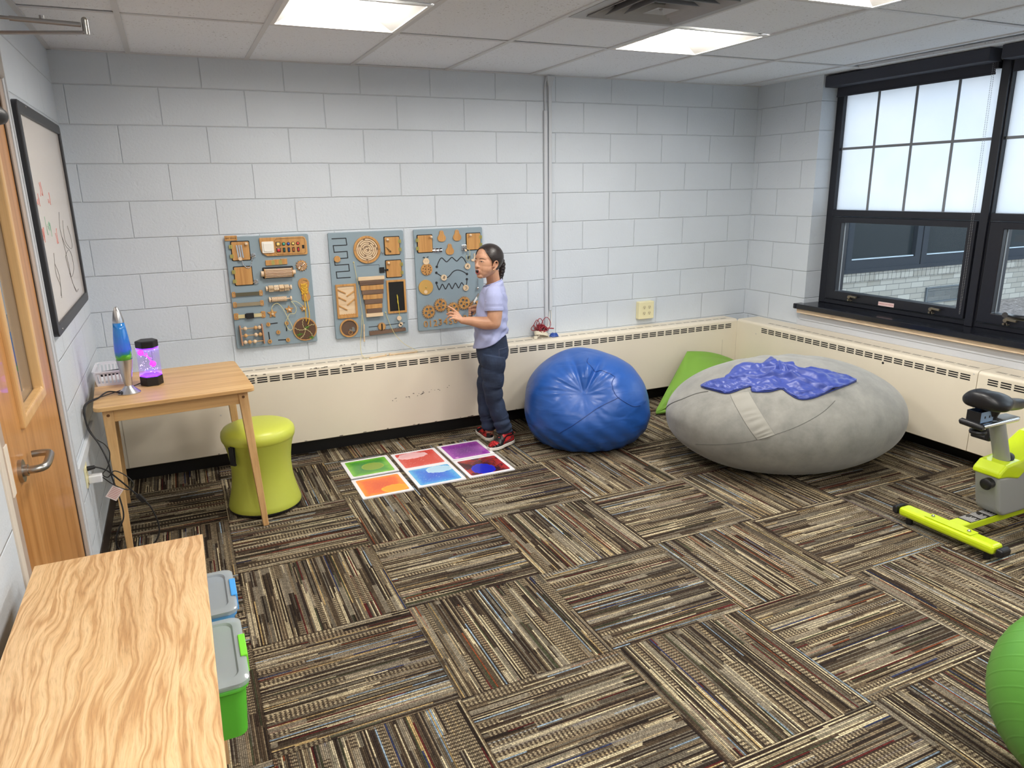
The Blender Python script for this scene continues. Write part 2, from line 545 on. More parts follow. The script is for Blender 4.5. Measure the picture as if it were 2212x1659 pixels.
# ---- ceiling lights: recessed 2x2 ft troffers
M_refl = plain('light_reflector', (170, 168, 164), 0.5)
M_lens = emis('light_diffuser', (255, 250, 243), LAMP)
LBL = ['recessed square ceiling light nearest the left wall, above the wall boards', 'recessed square ceiling light between the air vent and the back wall', 'recessed square ceiling light nearest the window, cut by the top edge of the view']
def troffer(ci, y0, label):
    x0 = TX0 + ci * TT + 0.012; x1 = x0 + TT - 0.024; ya = y0 - 0.012; yb = y0 - TT + 0.012
    t = thing('ceiling_light', label, 'ceiling light', ((x0 + x1) / 2, (ya + yb) / 2, H), group='recessed ceiling lights')
    xm0, xm1 = x0 + 0.155, x1 - 0.155
    zt = H + 0.075
    f = MB()
    e = 0.018
    f.ringface([(x0, ya), (x1, ya), (x1, yb), (x0, yb)], [(x0 + e, ya - e), (x1 - e, ya - e), (x1 - e, yb + e), (x0 + e, yb + e)], lambda u, v, w: (u, v, w), (H - 0.003, H + 0.004))
    f.build('frame', plain('light_frame', (226, 224, 220), 0.4), t)
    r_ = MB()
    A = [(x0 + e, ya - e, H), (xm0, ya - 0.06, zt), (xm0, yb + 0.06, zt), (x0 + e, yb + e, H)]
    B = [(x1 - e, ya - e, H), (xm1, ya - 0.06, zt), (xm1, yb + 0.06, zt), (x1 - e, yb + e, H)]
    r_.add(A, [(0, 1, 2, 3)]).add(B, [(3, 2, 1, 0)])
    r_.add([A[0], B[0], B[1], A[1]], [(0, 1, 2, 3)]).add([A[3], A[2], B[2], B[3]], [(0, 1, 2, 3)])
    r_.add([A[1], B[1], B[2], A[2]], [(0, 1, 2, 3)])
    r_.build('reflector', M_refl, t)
    ln = MB()
    n = 14; vs = []; fs = []
    ys = [ya - 0.035 + (yb - ya + 0.07) * k / 12 for k in range(13)]
    for k, y in enumerate(ys):
        endf = 1.0 - max(0, (0.14 - min(k, 12 - k) / 12.0) / 0.14) ** 2 * 0.9
        for i in range(n + 1):
            a = PI * i / n
            xx = (xm0 + xm1) / 2 - math.cos(a) * (xm1 - xm0) / 2
            vs.append((xx, y, zt + 0.001 - math.sin(a) * 0.052 * endf))
    for k in range(12):
        for i in range(n):
            fs.append((k * (n + 1) + i, k * (n + 1) + i + 1, (k + 1) * (n + 1) + i + 1, (k + 1) * (n + 1) + i))
    ln.add(vs, fs)
    ln.build('diffuser', M_lens, t, smooth=True, angle=180)
for k, (ci, y0) in enumerate(LIGHTS):
    troffer(ci, y0, LBL[k] if k < 3 else ['recessed square ceiling light over the oak-topped shelf', 'recessed square ceiling light over the green ball', 'recessed square ceiling light behind the viewer on the door side', 'recessed square ceiling light by the rear wall'][k - 3])

# ---- air diffuser
vx0 = TX0 + 3 * TT + 0.012; vx1 = vx0 + TT - 0.024; vy0 = -1.589 - 0.012; vy1 = vy0 - TT + 0.024
vt = thing('air_vent', 'square grey metal ceiling air diffuser with nested louvres', 'air vent', ((vx0 + vx1) / 2, (vy0 + vy1) / 2, H))
M_vent = plain('vent_metal', (158, 158, 160), 0.45)
cx, cy = (vx0 + vx1) / 2, (vy0 + vy1) / 2
f = MB(); h = (vx1 - vx0) / 2
def sq(h_): return [(cx - h_, cy - h_), (cx + h_, cy - h_), (cx + h_, cy + h_), (cx - h_, cy + h_)]
f.ringface(sq(h), sq(h - 0.06), lambda u, v, w: (u, v, w), (H - 0.004, H + 0.002))
f.build('frame', M_vent, vt)
for k, (ho, hi_, zo, zi) in enumerate(((0.235, 0.19, -0.012, 0.03), (0.175, 0.13, -0.014, 0.03), (0.115, 0.075, -0.016, 0.03))):
    g = MB(); o_, i_ = sq(ho), sq(hi_)
    vs = [(x, y, H + zo) for x, y in o_] + [(x, y, H + zi) for x, y in i_] + [(x, y, H + zo + 0.004) for x, y in o_] + [(x, y, H + zi + 0.004) for x, y in i_]
    fs = []
    for i in range(4):
        j = (i + 1) % 4
        fs += [(i, j, 4 + j, 4 + i), (8 + i, 12 + i, 12 + j, 8 + j), (i, 8 + i, 8 + j, j)]
    g.add(vs, fs).build('louvre', M_vent, vt, bevel=0.002)
g = MB(); g.add([(x, y, H - 0.018) for x, y in sq(0.055)] + [(cx, cy, H - 0.006)], [(0, 1, 4), (1, 2, 4), (2, 3, 4), (3, 0, 4)]).ball((cx, cy, H - 0.01), 0.008, 10, 6)
g.build('centre_plate', M_vent, vt)
MB().box((cx - h + 0.05, cy - h + 0.05, H + 0.06), (cx + h - 0.05, cy + h - 0.05, H + 0.07)).ringface(sq(h - 0.05), sq(h - 0.055), lambda u, v, w: (u, v, w), (H, H + 0.065)).build('duct', plain('duct_dark', (70, 70, 72), 0.7), vt)

# ---- heater cabinets
M_heat = plain('heater_enamel', (226, 216, 196), 0.38, var=0.02, nscale=3)
M_slot = plain('heater_slot_dark', (16, 15, 15), 0.8)
M_chip = plain('chipped_paint', (70, 62, 54), 0.8)
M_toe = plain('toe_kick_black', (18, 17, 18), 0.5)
HZ0, HZ1 = 0.115, 0.608
def heater(label, P, sl0, n, pitch, slw, group, endscrews, u0, u1, depth, top0=None):
    """P(u, d, z): u along the wall, d out from the wall"""
    root = thing('heater_cabinet', label, 'heater', tuple(P((u0 + u1) / 2, depth / 2, HZ0)), group=group)
    body = MB()
    r_ = 0.022
    prof = [(0.002, HZ0), (depth - 0.004, HZ0), (depth, HZ0 + 0.004)] + [(depth - r_ + r_ * math.cos(a), HZ1 - r_ + r_ * math.sin(a)) for a in [math.radians(x) for x in (0, 18, 36, 54, 72, 90)]] + [(0.002, HZ1)]
    vs = [P(u, d, z) for u in (u0, u1) for d, z in prof]; k = len(prof)
    body.add(vs, [tuple(range(k)), tuple(range(k, 2 * k))[::-1]] + [(i, (i + 1) % k, k + (i + 1) % k, k + i) for i in range(k)])
    body.build('casing', M_heat, root, smooth=True, angle=30)
    for i in range(n):
        uu = sl0 + i * pitch
        if uu + slw > u1 - 0.01: break
        g = MB()
        for zz in (0.571, 0.5575, 0.544):
            a0, a1 = P(uu, depth - 0.004, zz - 0.0038), P(uu + slw, depth + 0.0006, zz + 0.0038)
            g.box(tuple(min(p, q) for p, q in zip(a0, a1)), tuple(max(p, q) for p, q in zip(a0, a1)))
        g.build('vent_slots', M_slot, root)
    g = MB()
    for i in range(n):
        uu = sl0 + i * pitch
        if uu + slw > u1 - 0.01: break
        for dd in (depth - 0.062, depth - 0.075):
            a0, a1 = P(uu, dd - 0.0016, HZ1 - 0.002), P(uu + slw, dd + 0.0016, HZ1 + 0.0006)
            g.box(tuple(min(p, q) for p, q in zip(a0, a1)), tuple(max(p, q) for p, q in zip(a0, a1)))
    g.build('top_slots', M_slot, root)
    if endscrews:
        g = MB()
        for uu, zz in endscrews:
            c0 = Vector(P(uu, depth, zz)); c1 = Vector(P(uu, depth + 0.002, zz))
            g.cyl(c0, c1, 0.005, 12)
        g.build('screw', plain('screw_head', (205, 200, 190), 0.4), root)
    return root
DB, DR = 0.168, 0.225
PB = lambda u, d, z: (u, -d, z)
PRt = lambda u, d, z: (XR - d, -u, z)
hb = heater('long cream heater cabinet running along the back wall', PB, 2.2755 - 26 * 0.0745, 53, 0.0745, 0.060, 'wall heater cabinets', [(0.331, 0.367), (0.328, 0.152), (2.33, 0.59)], XL, XR - DR, DB)
h1_ = heater('cream heater cabinet under the window, between the corner and the exercise bike', PRt, 0.447, 24, 0.0741, 0.060, 'wall heater cabinets', [(0.39, 0.52), (2.155, 0.585), (2.155, 0.35)], DB + 0.001, 2.178, DR)
h2_ = heater('cream heater cabinet under the window behind the exercise bike', PRt, 2.240, 40, 0.0735, 0.058, 'wall heater cabinets', None, 2.182, 5.3, DR)
# corner seam, left filler panel and paint chips
g = MB(); g.box((-0.202, -DB - 0.0015, HZ0), (-0.199, -DB, HZ1 - 0.03)).box((4.19, -DB - 0.0012, HZ0), (4.1915, -DB, HZ1 - 0.16))
g.build('panel_seam', plain('seam_shadow', (186, 176, 158), 0.5), hb)
random.seed(11)
g = MB()
for k in range(70):
    if k < 26: x = random.gauss(1.55, 0.10); z = 0.33 + 0.012 * random.uniform(-1, 1) + (x - 1.55) * 0.12
    elif k < 48: x = random.uniform(0.2, 2.6); z = 0.1185 + random.uniform(0, 0.004)
    else: x = random.choice([0.52, 0.95, 1.12]) + random.gauss(0, 0.05); z = 0.592 + random.uniform(-0.003, 0.003)
    w_ = random.uniform(0.002, 0.012) * (0.5 if k < 26 else 1); hh = random.uniform(0.0008, 0.0025)
    g.box((x - w_, -DB - 0.0009, z - hh), (x + w_, -DB + 0.0005, z + hh))
g.build('paint_chips', M_chip, hb)
g = MB(); g.cyl((XR - DR - 0.0008, -1.555, 0.525), (XR - DR + 0.001, -1.555, 0.525), 0.008, 16); g.build('knob_hole', M_slot, h1_)
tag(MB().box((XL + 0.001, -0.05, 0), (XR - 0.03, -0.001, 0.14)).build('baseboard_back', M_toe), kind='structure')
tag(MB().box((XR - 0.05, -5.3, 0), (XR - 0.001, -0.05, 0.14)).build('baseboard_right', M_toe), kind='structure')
M_cove = plain('cove_base_brown', (46, 38, 34), 0.45, var=0.2, nscale=8)
tag(MB().box((XL, DY1 + 0.05, 0), (XL + 0.006, -0.14, 0.10)).box((XL, YB, 0), (XL + 0.006, DY0 - 0.05, 0.10)).build('baseboard_left', M_cove, bevel=0.002), kind='structure')
tag(MB().box((XL, YB, 0), (XR, YB + 0.006, 0.10)).build('baseboard_rear', M_cove), kind='structure')

# ---- windows
M_frame = plain('window_frame_black', (26, 28, 36), 0.32, nb=0.05)
M_munt = plain('muntin_grey', (120, 124, 130), 0.5)
def frosted():
    t = NT('frosted_panel')
    tr = t.n('ShaderNodeBsdfTranslucent'); tr.inputs[0].default_value = (0.93, 0.95, 0.97, 1)
    df = t.n('ShaderNodeBsdfDiffuse'); df.inputs[0].default_value = (0.7, 0.73, 0.76, 1)
    mx = t.n('ShaderNodeMixShader'); mx.inputs[0].default_value = 0.18
    nz = t.noise(t.pos(), 3.0, 3)
    t.l(t.ramp(nz, [(0.3, (0.86, 0.90, 0.94)), (0.7, (0.93, 0.95, 0.97))]), tr.inputs[0])
    t.l(tr.outputs[0], mx.inputs[1]); t.l(df.outputs[0], mx.inputs[2])
    t.l(mx.outputs[0], t.t.nodes['Material Output'].inputs[0])
    return t.m
M_frost = frosted()
def clearglass(name, tint=(0.93, 0.96, 0.97), refl=0.08):
    t = NT(name)
    tr = t.n('ShaderNodeBsdfTransparent'); tr.inputs[0].default_value = (*tint, 1)
    gl = t.n('ShaderNodeBsdfGlossy'); gl.inputs['Roughness'].default_value = 0.01
    fr = t.n('ShaderNodeFresnel'); fr.inputs[0].default_value = 1.22
    mx = t.n('ShaderNodeMixShader')
    t.l(fr.outputs[0], mx.inputs[0]); t.l(tr.outputs[0], mx.inputs[1]); t.l(gl.outputs[0], mx.inputs[2])
    t.l(mx.outputs[0], t.t.nodes['Material Output'].inputs[0])
    return t.m
M_glass = clearglass('window_glass')
M_brass = plain('latch_metal', (150, 140, 120), 0.35, metal=0.9)
SILL = 0.784
def window(idx, y0, y1):
    """y0 > y1; opening from y0 to y1 along the right wall"""
    w = bpy.data.objects.new('window_%d' % idx, None); link(w, None, Matrix.Translation(Vector((XF, (y0 + y1) / 2, SILL)))); w['kind'] = 'structure'
    f = MB(); d0, d1 = XF - 0.03, XF + 0.06
    fy = 0.062 if idx == 1 else 0.06
    f.box((d0, y0 - 0.060, SILL + 0.001), (d1, y0 - 0.001, 2.328))
    f.box((d0 + 0.001, y1 + 0.001, 2.315), (d1, y0 - 0.059, 2.328)).box((d0 - 0.004, y1 + 0.001, 1.435), (d1, y0 - 0.059, 1.480)).box((d0 + 0.001, y1 + 0.001, SILL + 0.001), (d1, y0 - 0.059, 0.815))
    f.build('window_frame', M_frame, w, bevel=0.003)
    ya, yb = y0 - 0.060, y1
    MB().box((XF + 0.004, yb, 1.48), (XF + 0.010, ya, 2.315)).build('frosted_pane', M_frost, w)
    g = MB(); n = 4
    for k in range(1, n):
        yy = ya + (yb - ya) * (0.2425 + (k - 1) * 0.2573 if idx < 9 else k / n)
        g.box((XF - 0.003, yy - 0.008, 1.481), (XF + 0.003, yy + 0.008, 2.314))
    g.box((XF - 0.0045, yb + 0.001, 1.904), (XF + 0.0025, ya - 0.001, 1.921))
    g.build('muntin', M_munt, w)
    # lower awning sash
    s0, s1 = ya - 0.012, yb + 0.012
    sash = MB(); a, b_ = 0.822, 1.430
    sash.ringface([(s1, a), (s0, a), (s0, b_), (s1, b_)], [(s1 + 0.055, a + 0.062), (s0 - 0.086, a + 0.062), (s0 - 0.086, b_ - 0.040), (s1 + 0.055, b_ - 0.040)], lambda u, v, w: (w, u, v), (d0 - 0.015, d1 - 0.02))
    so = sash.build('sash', M_frame, w, bevel=0.004)
    MB().box((XF + 0.004, s1 + 0.05, a + 0.06), (XF + 0.008, s0 - 0.08, b_ - 0.03)).build('glass_pane', M_glass, w)
    MB().box((XF - 0.006, s1 + 0.052, a + 0.058), (XF + 0.004, s1 + 0.057, b_ - 0.038)).box((XF - 0.006, s0 - 0.089, a + 0.058), (XF + 0.004, s0 - 0.084, b_ - 0.038)).build('glazing_bead', plain('bead_grey', (150, 158, 165), 0.4), w)
    for yy in ((-0.957, -1.605) if idx == 1 else (s0 - 0.2, s1 + 0.2)):
        l_ = MB()
        xx = d0 - 0.015
        l_.bar((xx - 0.012, yy + 0.012, a + 0.042), (xx - 0.02, yy - 0.055, a + 0.040), 0.014, 0.012).cyl((xx, yy + 0.012, a + 0.036), (xx - 0.022, yy + 0.012, a + 0.036), 0.012, 14)
        l_.tube([(xx - 0.01, yy + 0.006, a + 0.02), (xx - 0.02, yy - 0.004, a + 0.008), (xx - 0.01, yy - 0.012, a + 0.012)], 0.004, 8)
        l_.cyl((xx, yy + 0.022, a + 0.012), (xx - 0.015, yy + 0.022, a + 0.012), 0.007, 12)
        l_.build('window_latch', M_brass, w, smooth=True)
    return w
win1 = window(1, WY, -1.817)
win2 = window(2, -1.817 - 0.0, -3.00)
win3 = window(3, -3.00, -4.19)
win4 = window(4, -4.19, -5.38)
# mullion post between windows
MB().box((XF - 0.032, -1.880, SILL), (XF + 0.06, -1.815, 2.40)).box((XF - 0.05, -1.872, SILL), (XF - 0.03, -1.822, 2.40)).build('mullion', M_frame, win1, bevel=0.003)
# red and white sticker with its line of lettering on the first sash
st = MB().box((XF - 0.0465, -1.310, 0.828), (XF - 0.0455, -1.185, 0.856)).build('sticker', plain('sticker_pink', (232, 204, 200), 0.5), win1)
g = MB(); mb_text(g, 'EMERGENCY EXIT WINDOW', 0.0088, lambda x, y, z: (XF - 0.0468 - z, -1.2475 - x, 0.842 + y), 0.0002); g.build('lettering', plain('sticker_red', (170, 60, 66), 0.5), st)
# sill board, plywood edge below it
M_sill = plain('sill_laminate_black', (22, 24, 32), 0.16, var=0.25, nscale=5)
tag(MB().box((4.480, -5.40, SILL - 0.040), (XF + 0.04, WY + 0.0, SILL)).box((4.480, WY, SILL - 0.040), (XR, WY + 0.03, SILL)).build('trim_3', M_sill, bevel=0.006), kind='structure')
def plyw():
    t = NT('plywood_edge'); s = t.sep(t.pos())
    n_ = t.noise(t.comb(t.math('MULTIPLY', s[1], 12), 0.0, t.math('MULTIPLY', s[2], 300)), 1.0, 4)
    t.l(t.ramp(n_, [(0.3, L((150, 118, 90))), (0.42, L((222, 196, 164))), (0.7, L((234, 214, 186)))]), t.b.inputs['Base Color'])
    t.b.inputs['Roughness'].default_value = 0.8
    return t.m
tag(MB().box((4.505, -5.40, SILL - 0.072), (XR, WY + 0.012, SILL - 0.040)).build('trim_4', plyw()), kind='structure')
tag(MB().box((XR - 0.006, -5.40, 0.6085), (XR, WY + 0.05, 0.655)).box((XR - 0.012, -5.40, 0.655), (XR, WY + 0.02, 0.700)).build('trim_5', plain('apron_white', (198, 202, 208), 0.5), bevel=0.002), kind='structure')

# ---- roller shades
M_shade = plain('shade_fabric_charcoal', (58, 61, 72), 0.75, nb=0.2, nscale=200)
def shade(label, y0, y1, chain, first):
    t = thing('roller_shade', label, 'roller shade', (4.62, (y0 + y1) / 2, 2.34), group='roller shades above the windows')
    MB().box((4.575, y1, 2.334), (4.69, y0 + (0.0), 2.408)).build('cassette', M_shade, t, bevel=0.004)
    MB().box((4.700, y1 + 0.035, 2.278), (4.704, y0 - 0.002, 2.36)).box((4.696, y1 + 0.035, 2.272), (4.708, y0 - 0.002, 2.284)).build('shade_fabric', M_shade, t, bevel=0.002)
    if chain:
        yc = y1 + 0.03
        zt_, zb = 2.335, 0.855
        b = MB(); n = 300
        for side, dy in ((0, 0.0), (1, 0.018)):
            for k in range(n // 2):
                z = zb + (zt_ - zb) * (k + 0.5) / (n // 2)
                sp = 0.35 + 0.65 * math.sin(min(1, (z - zb) / 0.25) * PI / 2)
                b.ball((4.688 - (z - zb) * 0.01, yc + (0.006 if side else -0.006) * sp, z), 0.0024, 6, 4)
        b.tube([(4.688, yc - 0.0005, zb - 0.002), (4.688, yc, zb - 0.004)], 0.002, 6)
        b.build('bead_chain', plain('bead_chain_grey', (150, 150, 152), 0.4), t, smooth=True, kind='stuff')
    MB().box((4.672, y1 + 0.002, 2.30), (4.712, y1 + 0.032, 2.345)).build('bracket', M_frame, t, bevel=0.002)
shade('charcoal roller shade rolled up above the window nearest the back corner, with its bead chain', WY - 0.002, -1.815, True, True)
shade('charcoal roller shade above the window at the right edge of the view', -1.882, -3.0, False, False)
shade('charcoal roller shade above the window beside the viewer', -3.01, -4.19, False, False)
shade('charcoal roller shade above the window behind the viewer', -4.2, -5.38, False, False)

# ---- outside: wing of the building across a small court, gravel bed
def outbrick():
    t = NT('cream_brick'); s = t.sep(t.pos())
    br = t.n('ShaderNodeTexBrick'); t.l(t.comb(s[0], s[2], 0.0), br.inputs['Vector'])
    br.inputs['Scale'].default_value = 1.0; br.inputs['Brick Width'].default_value = 0.21; br.inputs['Row Height'].default_value = 0.0675
    br.inputs['Mortar Size'].default_value = 0.004; br.inputs['Mortar Smooth'].default_value = 0.3; br.inputs['Bias'].default_value = 0.0
    br.inputs['Color1'].default_value = (*L((172, 170, 162)), 1); br.inputs['Color2'].default_value = (*L((146, 143, 134)), 1); br.inputs['Mortar'].default_value = (*L((112, 112, 110)), 1)
    t.l(br.outputs['Color'], t.b.inputs['Base Color']); t.b.inputs['Roughness'].default_value = 0.85
    t.l(t.bump(t.math('MULTIPLY', br.outputs['Fac'], -1), 0.6, 0.006), t.b.inputs['Normal'])
    return t.m
YO = 1.0
M_cfr = plain('court_frame_dark', (44, 50, 58), 0.7, spec=0.2)
bd = thing('building', 'cream brick wing of the building seen across the court through the window', 'building', (9, YO, 0.0))
MB().box((5.6, YO, -0.2), (16, YO + 0.3, 0.60)).box((5.6, YO, 2.4), (16, YO + 0.3, 3.1)).build('brick_wall', outbrick(), bd)
g = MB()
for k in range(90):
    x = 5.6 + k * 0.072
    g.box((x + 0.003, YO - 0.012, 0.60), (x + 0.069, YO + 0.25, 0.705))
g.build('brick_sill_course', outbrick(), bd)
MB().box((5.6, YO - 0.03, 0.705), (16, YO + 0.2, 0.745)).build('metal_sill', M_cfr, bd)
M_dkglass = plain('court_window_glass', (38, 46, 50), 0.12, spec=0.25)
for k in range(6):
    x0 = 5.65 + k * 1.22
    fo = MB(); fo.ringface([(x0, 0.745), (x0 + 1.2, 0.745), (x0 + 1.2, 2.4), (x0, 2.4)], [(x0 + 0.09, 0.84), (x0 + 1.11, 0.84), (x0 + 1.11, 2.3), (x0 + 0.09, 2.3)], lambda u, v, w: (u, w, v), (YO + 0.0, YO + 0.08))
    fo.box((x0 + 0.09, YO + 0.02, 1.38), (x0 + 1.11, YO + 0.06, 1.44))
    fw_ = fo.build('window', M_cfr, bd)
    MB().box((x0 + 0.085, YO + 0.05, 0.83), (x0 + 1.115, YO + 0.06, 2.31)).build('pane', M_dkglass, fw_)
    MB().box((x0 + 0.1, YO + 0.012, 0.845), (x0 + 1.1, YO + 0.03, 0.858)).build('pane_edge', plain('pane_edge_light', (170, 186, 196), 0.3), fw_)
lv = MB(); lv.ringface([(8.24, 0.27), (8.86, 0.27), (8.86, 0.46), (8.24, 0.46)], [(8.26, 0.285), (8.84, 0.285), (8.84, 0.445), (8.26, 0.445)], lambda u, v, w: (u, w, v), (YO - 0.02, YO + 0.01))
for k in range(10): lv.bar((8.26, YO - 0.005, 0.29 + k * 0.016), (8.84, YO - 0.005, 0.29 + k * 0.016), 0.012, 0.006)
lv.build('louvre_vent', plain('louvre_grey', (92, 100, 106), 0.5), bd)
def gravel():
    t = NT('court_gravel'); n_ = t.noise(t.pos(), 28, 4, 0.7)
    t.l(t.ramp(n_, [(0.35, L((84, 76, 72))), (0.55, L((134, 126, 122))), (0.7, L((176, 170, 166)))]), t.b.inputs['Base Color']); t.b.inputs['Roughness'].default_value = 0.95
    t.l(t.bump(n_, 1.0, 0.02), t.b.inputs['Normal'])
    return t.m
tag(MB().box((4.95, -30, 0.10), (40, YO, 0.2)).build('ground', gravel()), kind='structure')
# ================================================================== LEFT SIDE
# ---- door
M_door = wood('door_veneer', (176, 118, 62), (200, 140, 80), (214, 158, 98), 'z', 0.8, 0.32, contrast=0.6, coat=0.15)
M_stop = wood('door_stop_wood', (206, 158, 100), (222, 178, 120), (232, 192, 138), 'z', 0.5, 0.35, contrast=0.5)
M_dfr = plain('door_frame_paint', (178, 160, 146), 0.4)
M_dfw = plain('door_frame_white', (205, 208, 212), 0.4)
M_dgap = plain('door_gasket', (52, 44, 40), 0.7)
M_nick = plain('satin_nickel', (176, 172, 166), 0.28, metal=1.0)
dr = bpy.data.objects.new('door_1', None); link(dr, None, Matrix.Translation(Vector((XL, -2.035, 0)))); dr['kind'] = 'structure'
XD = XL - 0.004                                     # room face of the door
wy0, wy1, wz0, wz1 = -2.215, -1.845, 1.02, 1.98     # glass opening
d = MB()
d.box((XD - 0.045, -2.490, 0.01), (XD, wy0, 2.13)).box((XD - 0.045, wy1, 0.01), (XD, -1.580, 2.13)).box((XD - 0.045, wy0, 0.01), (XD, wy1, wz0)).box((XD - 0.045, wy0, wz1), (XD, wy1, 2.13))
d.build('door_leaf', M_door, dr)
f = MB()
e = 0.048
f.ringface([(wy0 - e * 0.55, wz0 - e * 0.55), (wy1 + e * 0.55, wz0 - e * 0.55), (wy1 + e * 0.55, wz1 + e * 0.55), (wy0 - e * 0.55, wz1 + e * 0.55)], [(wy0 + 0.012, wz0 + 0.012), (wy1 - 0.012, wz0 + 0.012), (wy1 - 0.012, wz1 - 0.012), (wy0 + 0.012, wz1 - 0.012)], lambda u, v, w: (w, u, v), (XD - 0.02, XD + 0.014))
f.build('glass_stop', M_stop, dr, bevel=0.008, bseg=3)
def mirror_glass():
    t = NT('door_glass')
    b = t.b
    b.inputs['Base Color'].default_value = (*L((96, 100, 104)), 1); b.inputs['Metallic'].default_value = 0.0
    gl = t.n('ShaderNodeBsdfGlossy'); gl.inputs['Roughness'].default_value = 0.01; gl.inputs[0].default_value = (0.85, 0.86, 0.87, 1)
    mx = t.n('ShaderNodeMixShader'); mx.inputs[0].default_value = 0.55
    t.l(b.outputs[0], mx.inputs[1]); t.l(gl.outputs[0], mx.inputs[2]); t.l(mx.outputs[0], t.t.nodes['Material Output'].inputs[0])
    return t.m
MB().box((XD - 0.026, wy0, wz0), (XD - 0.018, wy1, wz1)).build('glass_pane', mirror_glass(), dr)
f = MB()
f.box((XL - T4, -1.575, 0), (XL + 0.004, -1.515, 2.17)).box((XL - T4, -2.550, 0), (XL + 0.004, -2.495, 2.17)).box((XL - T4, -2.55, 2.135), (XL + 0.004, -1.51, 2.175))
f.build('door_frame', M_dfr, dr, bevel=0.003)
MB().box((XL - 0.01, -1.515, 0), (XL + 0.008, -1.470, 2.20)).box((XL - 0.002, -1.489, 0), (XL + 0.014, -1.483, 2.20)).build('door_casing', M_dfw, dr, bevel=0.002)
MB().box((XL - 0.01, -2.585, 0), (XL + 0.006, -2.548, 2.20)).build('door_casing', plain('door_casing_cream', (214, 204, 190), 0.5), dr, bevel=0.002)
MB().box((XL - T4, -1.5805, 0), (XL - 0.001, -1.5745, 2.14)).box((XL - T4, -2.4955, 0), (XL - 0.001, -2.4885, 2.14)).box((XL - T4, -2.55, 0.0), (XL - T4 + 0.01, -1.5, 2.17)).build('gasket', M_dgap, dr)  # dark strips stand in for shade in the door gaps, plus a backing sheet
# lever handle
h = MB()
hy, hz = -2.362, 0.905
h.cyl((XD, hy, hz), (XD + 0.011, hy, hz), 0.033, 32).build('handle_rose', M_nick, dr, smooth=True)
h = MB()
h.cyl((XD + 0.01, hy, hz), (XD + 0.022, hy, hz), 0.017, 24)
h.tube(spline([(XD + 0.012, hy, hz), (XD + 0.045, hy, hz), (XD + 0.062, hy + 0.02, hz), (XD + 0.064, hy + 0.075, hz + 0.002), (XD + 0.062, hy + 0.118, hz + 0.004)], 5), 0.0115, 14)
h.tube(spline([(XD + 0.062, hy + 0.110, hz + 0.004), (XD + 0.058, hy + 0.126, hz + 0.006), (XD + 0.035, hy + 0.132, hz + 0.007), (XD + 0.012, hy + 0.130, hz + 0.007)], 4), 0.0105, 12)
h.build('lever_handle', M_nick, dr, smooth=True)
MB().box((XL + 0.003, -2.530, 0.885), (XL + 0.007, -2.492, 1.03)).build('strike_plate', plain('strike_plate_ivory', (226, 214, 198), 0.4), dr, bevel=0.002)
# door closer with its arm
M_clos = plain('closer_aluminium', (150, 148, 148), 0.4, metal=0.5)
M_clob = plain('closer_body_taupe', (150, 143, 136), 0.5)
cl = thing('door_closer', 'grey door closer with long jointed arm at the top of the wooden door', 'door closer', (XD, -2.05, 2.02))
MB().box((XD, -2.20, 2.020), (XD + 0.078, -1.905, 2.095)).build('closer_body', M_clob, cl, bevel=0.012, bseg=3)
MB().bar((XD + 0.04, -2.17, 2.103), (0.055, -2.275, 2.103), 0.020, 0.007).cyl((XD + 0.04, -2.17, 2.093), (XD + 0.04, -2.17, 2.108), 0.012, 16).build('main_arm', M_clos, cl, bevel=0.002)
MB().tube([(-0.12, -2.27, 2.128), (0.045, -2.283, 2.121)], 0.0065, 12).tube([(-0.30, -2.256, 2.137), (-0.11, -2.271, 2.128)], 0.0045, 12).cyl((-0.045, -2.276, 2.130), (-0.045, -2.276, 2.139), 0.006, 10).build('forearm', M_clos, cl, smooth=True)
MB().cyl((0.055, -2.276, 2.098), (0.055, -2.276, 2.134), 0.0085, 18).ball((0.055, -2.276, 2.134), 0.0085, 12, 6).build('elbow_joint', M_nick, cl, smooth=True)
# black rounded fixture on the door
bk = thing('door_bumper', 'black rounded cylinder sticking out high on the wooden door near its glass', 'bumper', (XD, -2.30, 1.90))
MB().tube([(XD, -2.30, 1.905), (XD + 0.02, -2.28, 1.904), (XD + 0.055, -2.225, 1.897), (XD + 0.078, -2.188, 1.892), (XD + 0.090, -2.169, 1.889), (XD + 0.0965, -2.158, 1.888)], [0.030, 0.032, 0.032, 0.029, 0.021, 0.006], 24).build('bumper_body', plain('bumper_black', (38, 37, 38), 0.45), bk, smooth=True, angle=180)

# ---- whiteboard
wb = thing('whiteboard', 'black-framed whiteboard with faint red and black scribbles on the left wall', 'whiteboard', (XL, -0.84, 1.13))
wa0, wa1, wbz, wtz = -1.435, -0.235, 1.130, 2.018
M_wbf = plain('board_frame_black', (40, 40, 44), 0.4)
f = MB()
f.ringface(rrect(wa0, wbz, wa1, wtz, 0.03, 6), rrect(wa0 + 0.045, wbz + 0.045, wa1 - 0.045, wtz - 0.045, 0.006, 6), lambda u, v, w: (w, u, v), (XL + 0.004, XL + 0.026))
f.build('board_frame', M_wbf, wb, bevel=0.004)
MB().box((XL + 0.004, wa0 + 0.02, wbz + 0.02), (XL + 0.016, wa1 - 0.02, wtz - 0.02)).build('board_surface', plain('whiteboard_surface', (222, 214, 206), 0.16, spec=0.6), wb)
for y, z in ((-1.25, wtz - 0.012), (-0.30, wtz - 0.03), (-1.33, wbz + 0.02), (-0.27, wbz + 0.02)):
    MB().cyl((XL + 0.026, y, z), (XL + 0.029, y, z), 0.004, 10).build('screw', plain('screw_bright', (220, 220, 220), 0.25, metal=0.8), wb)
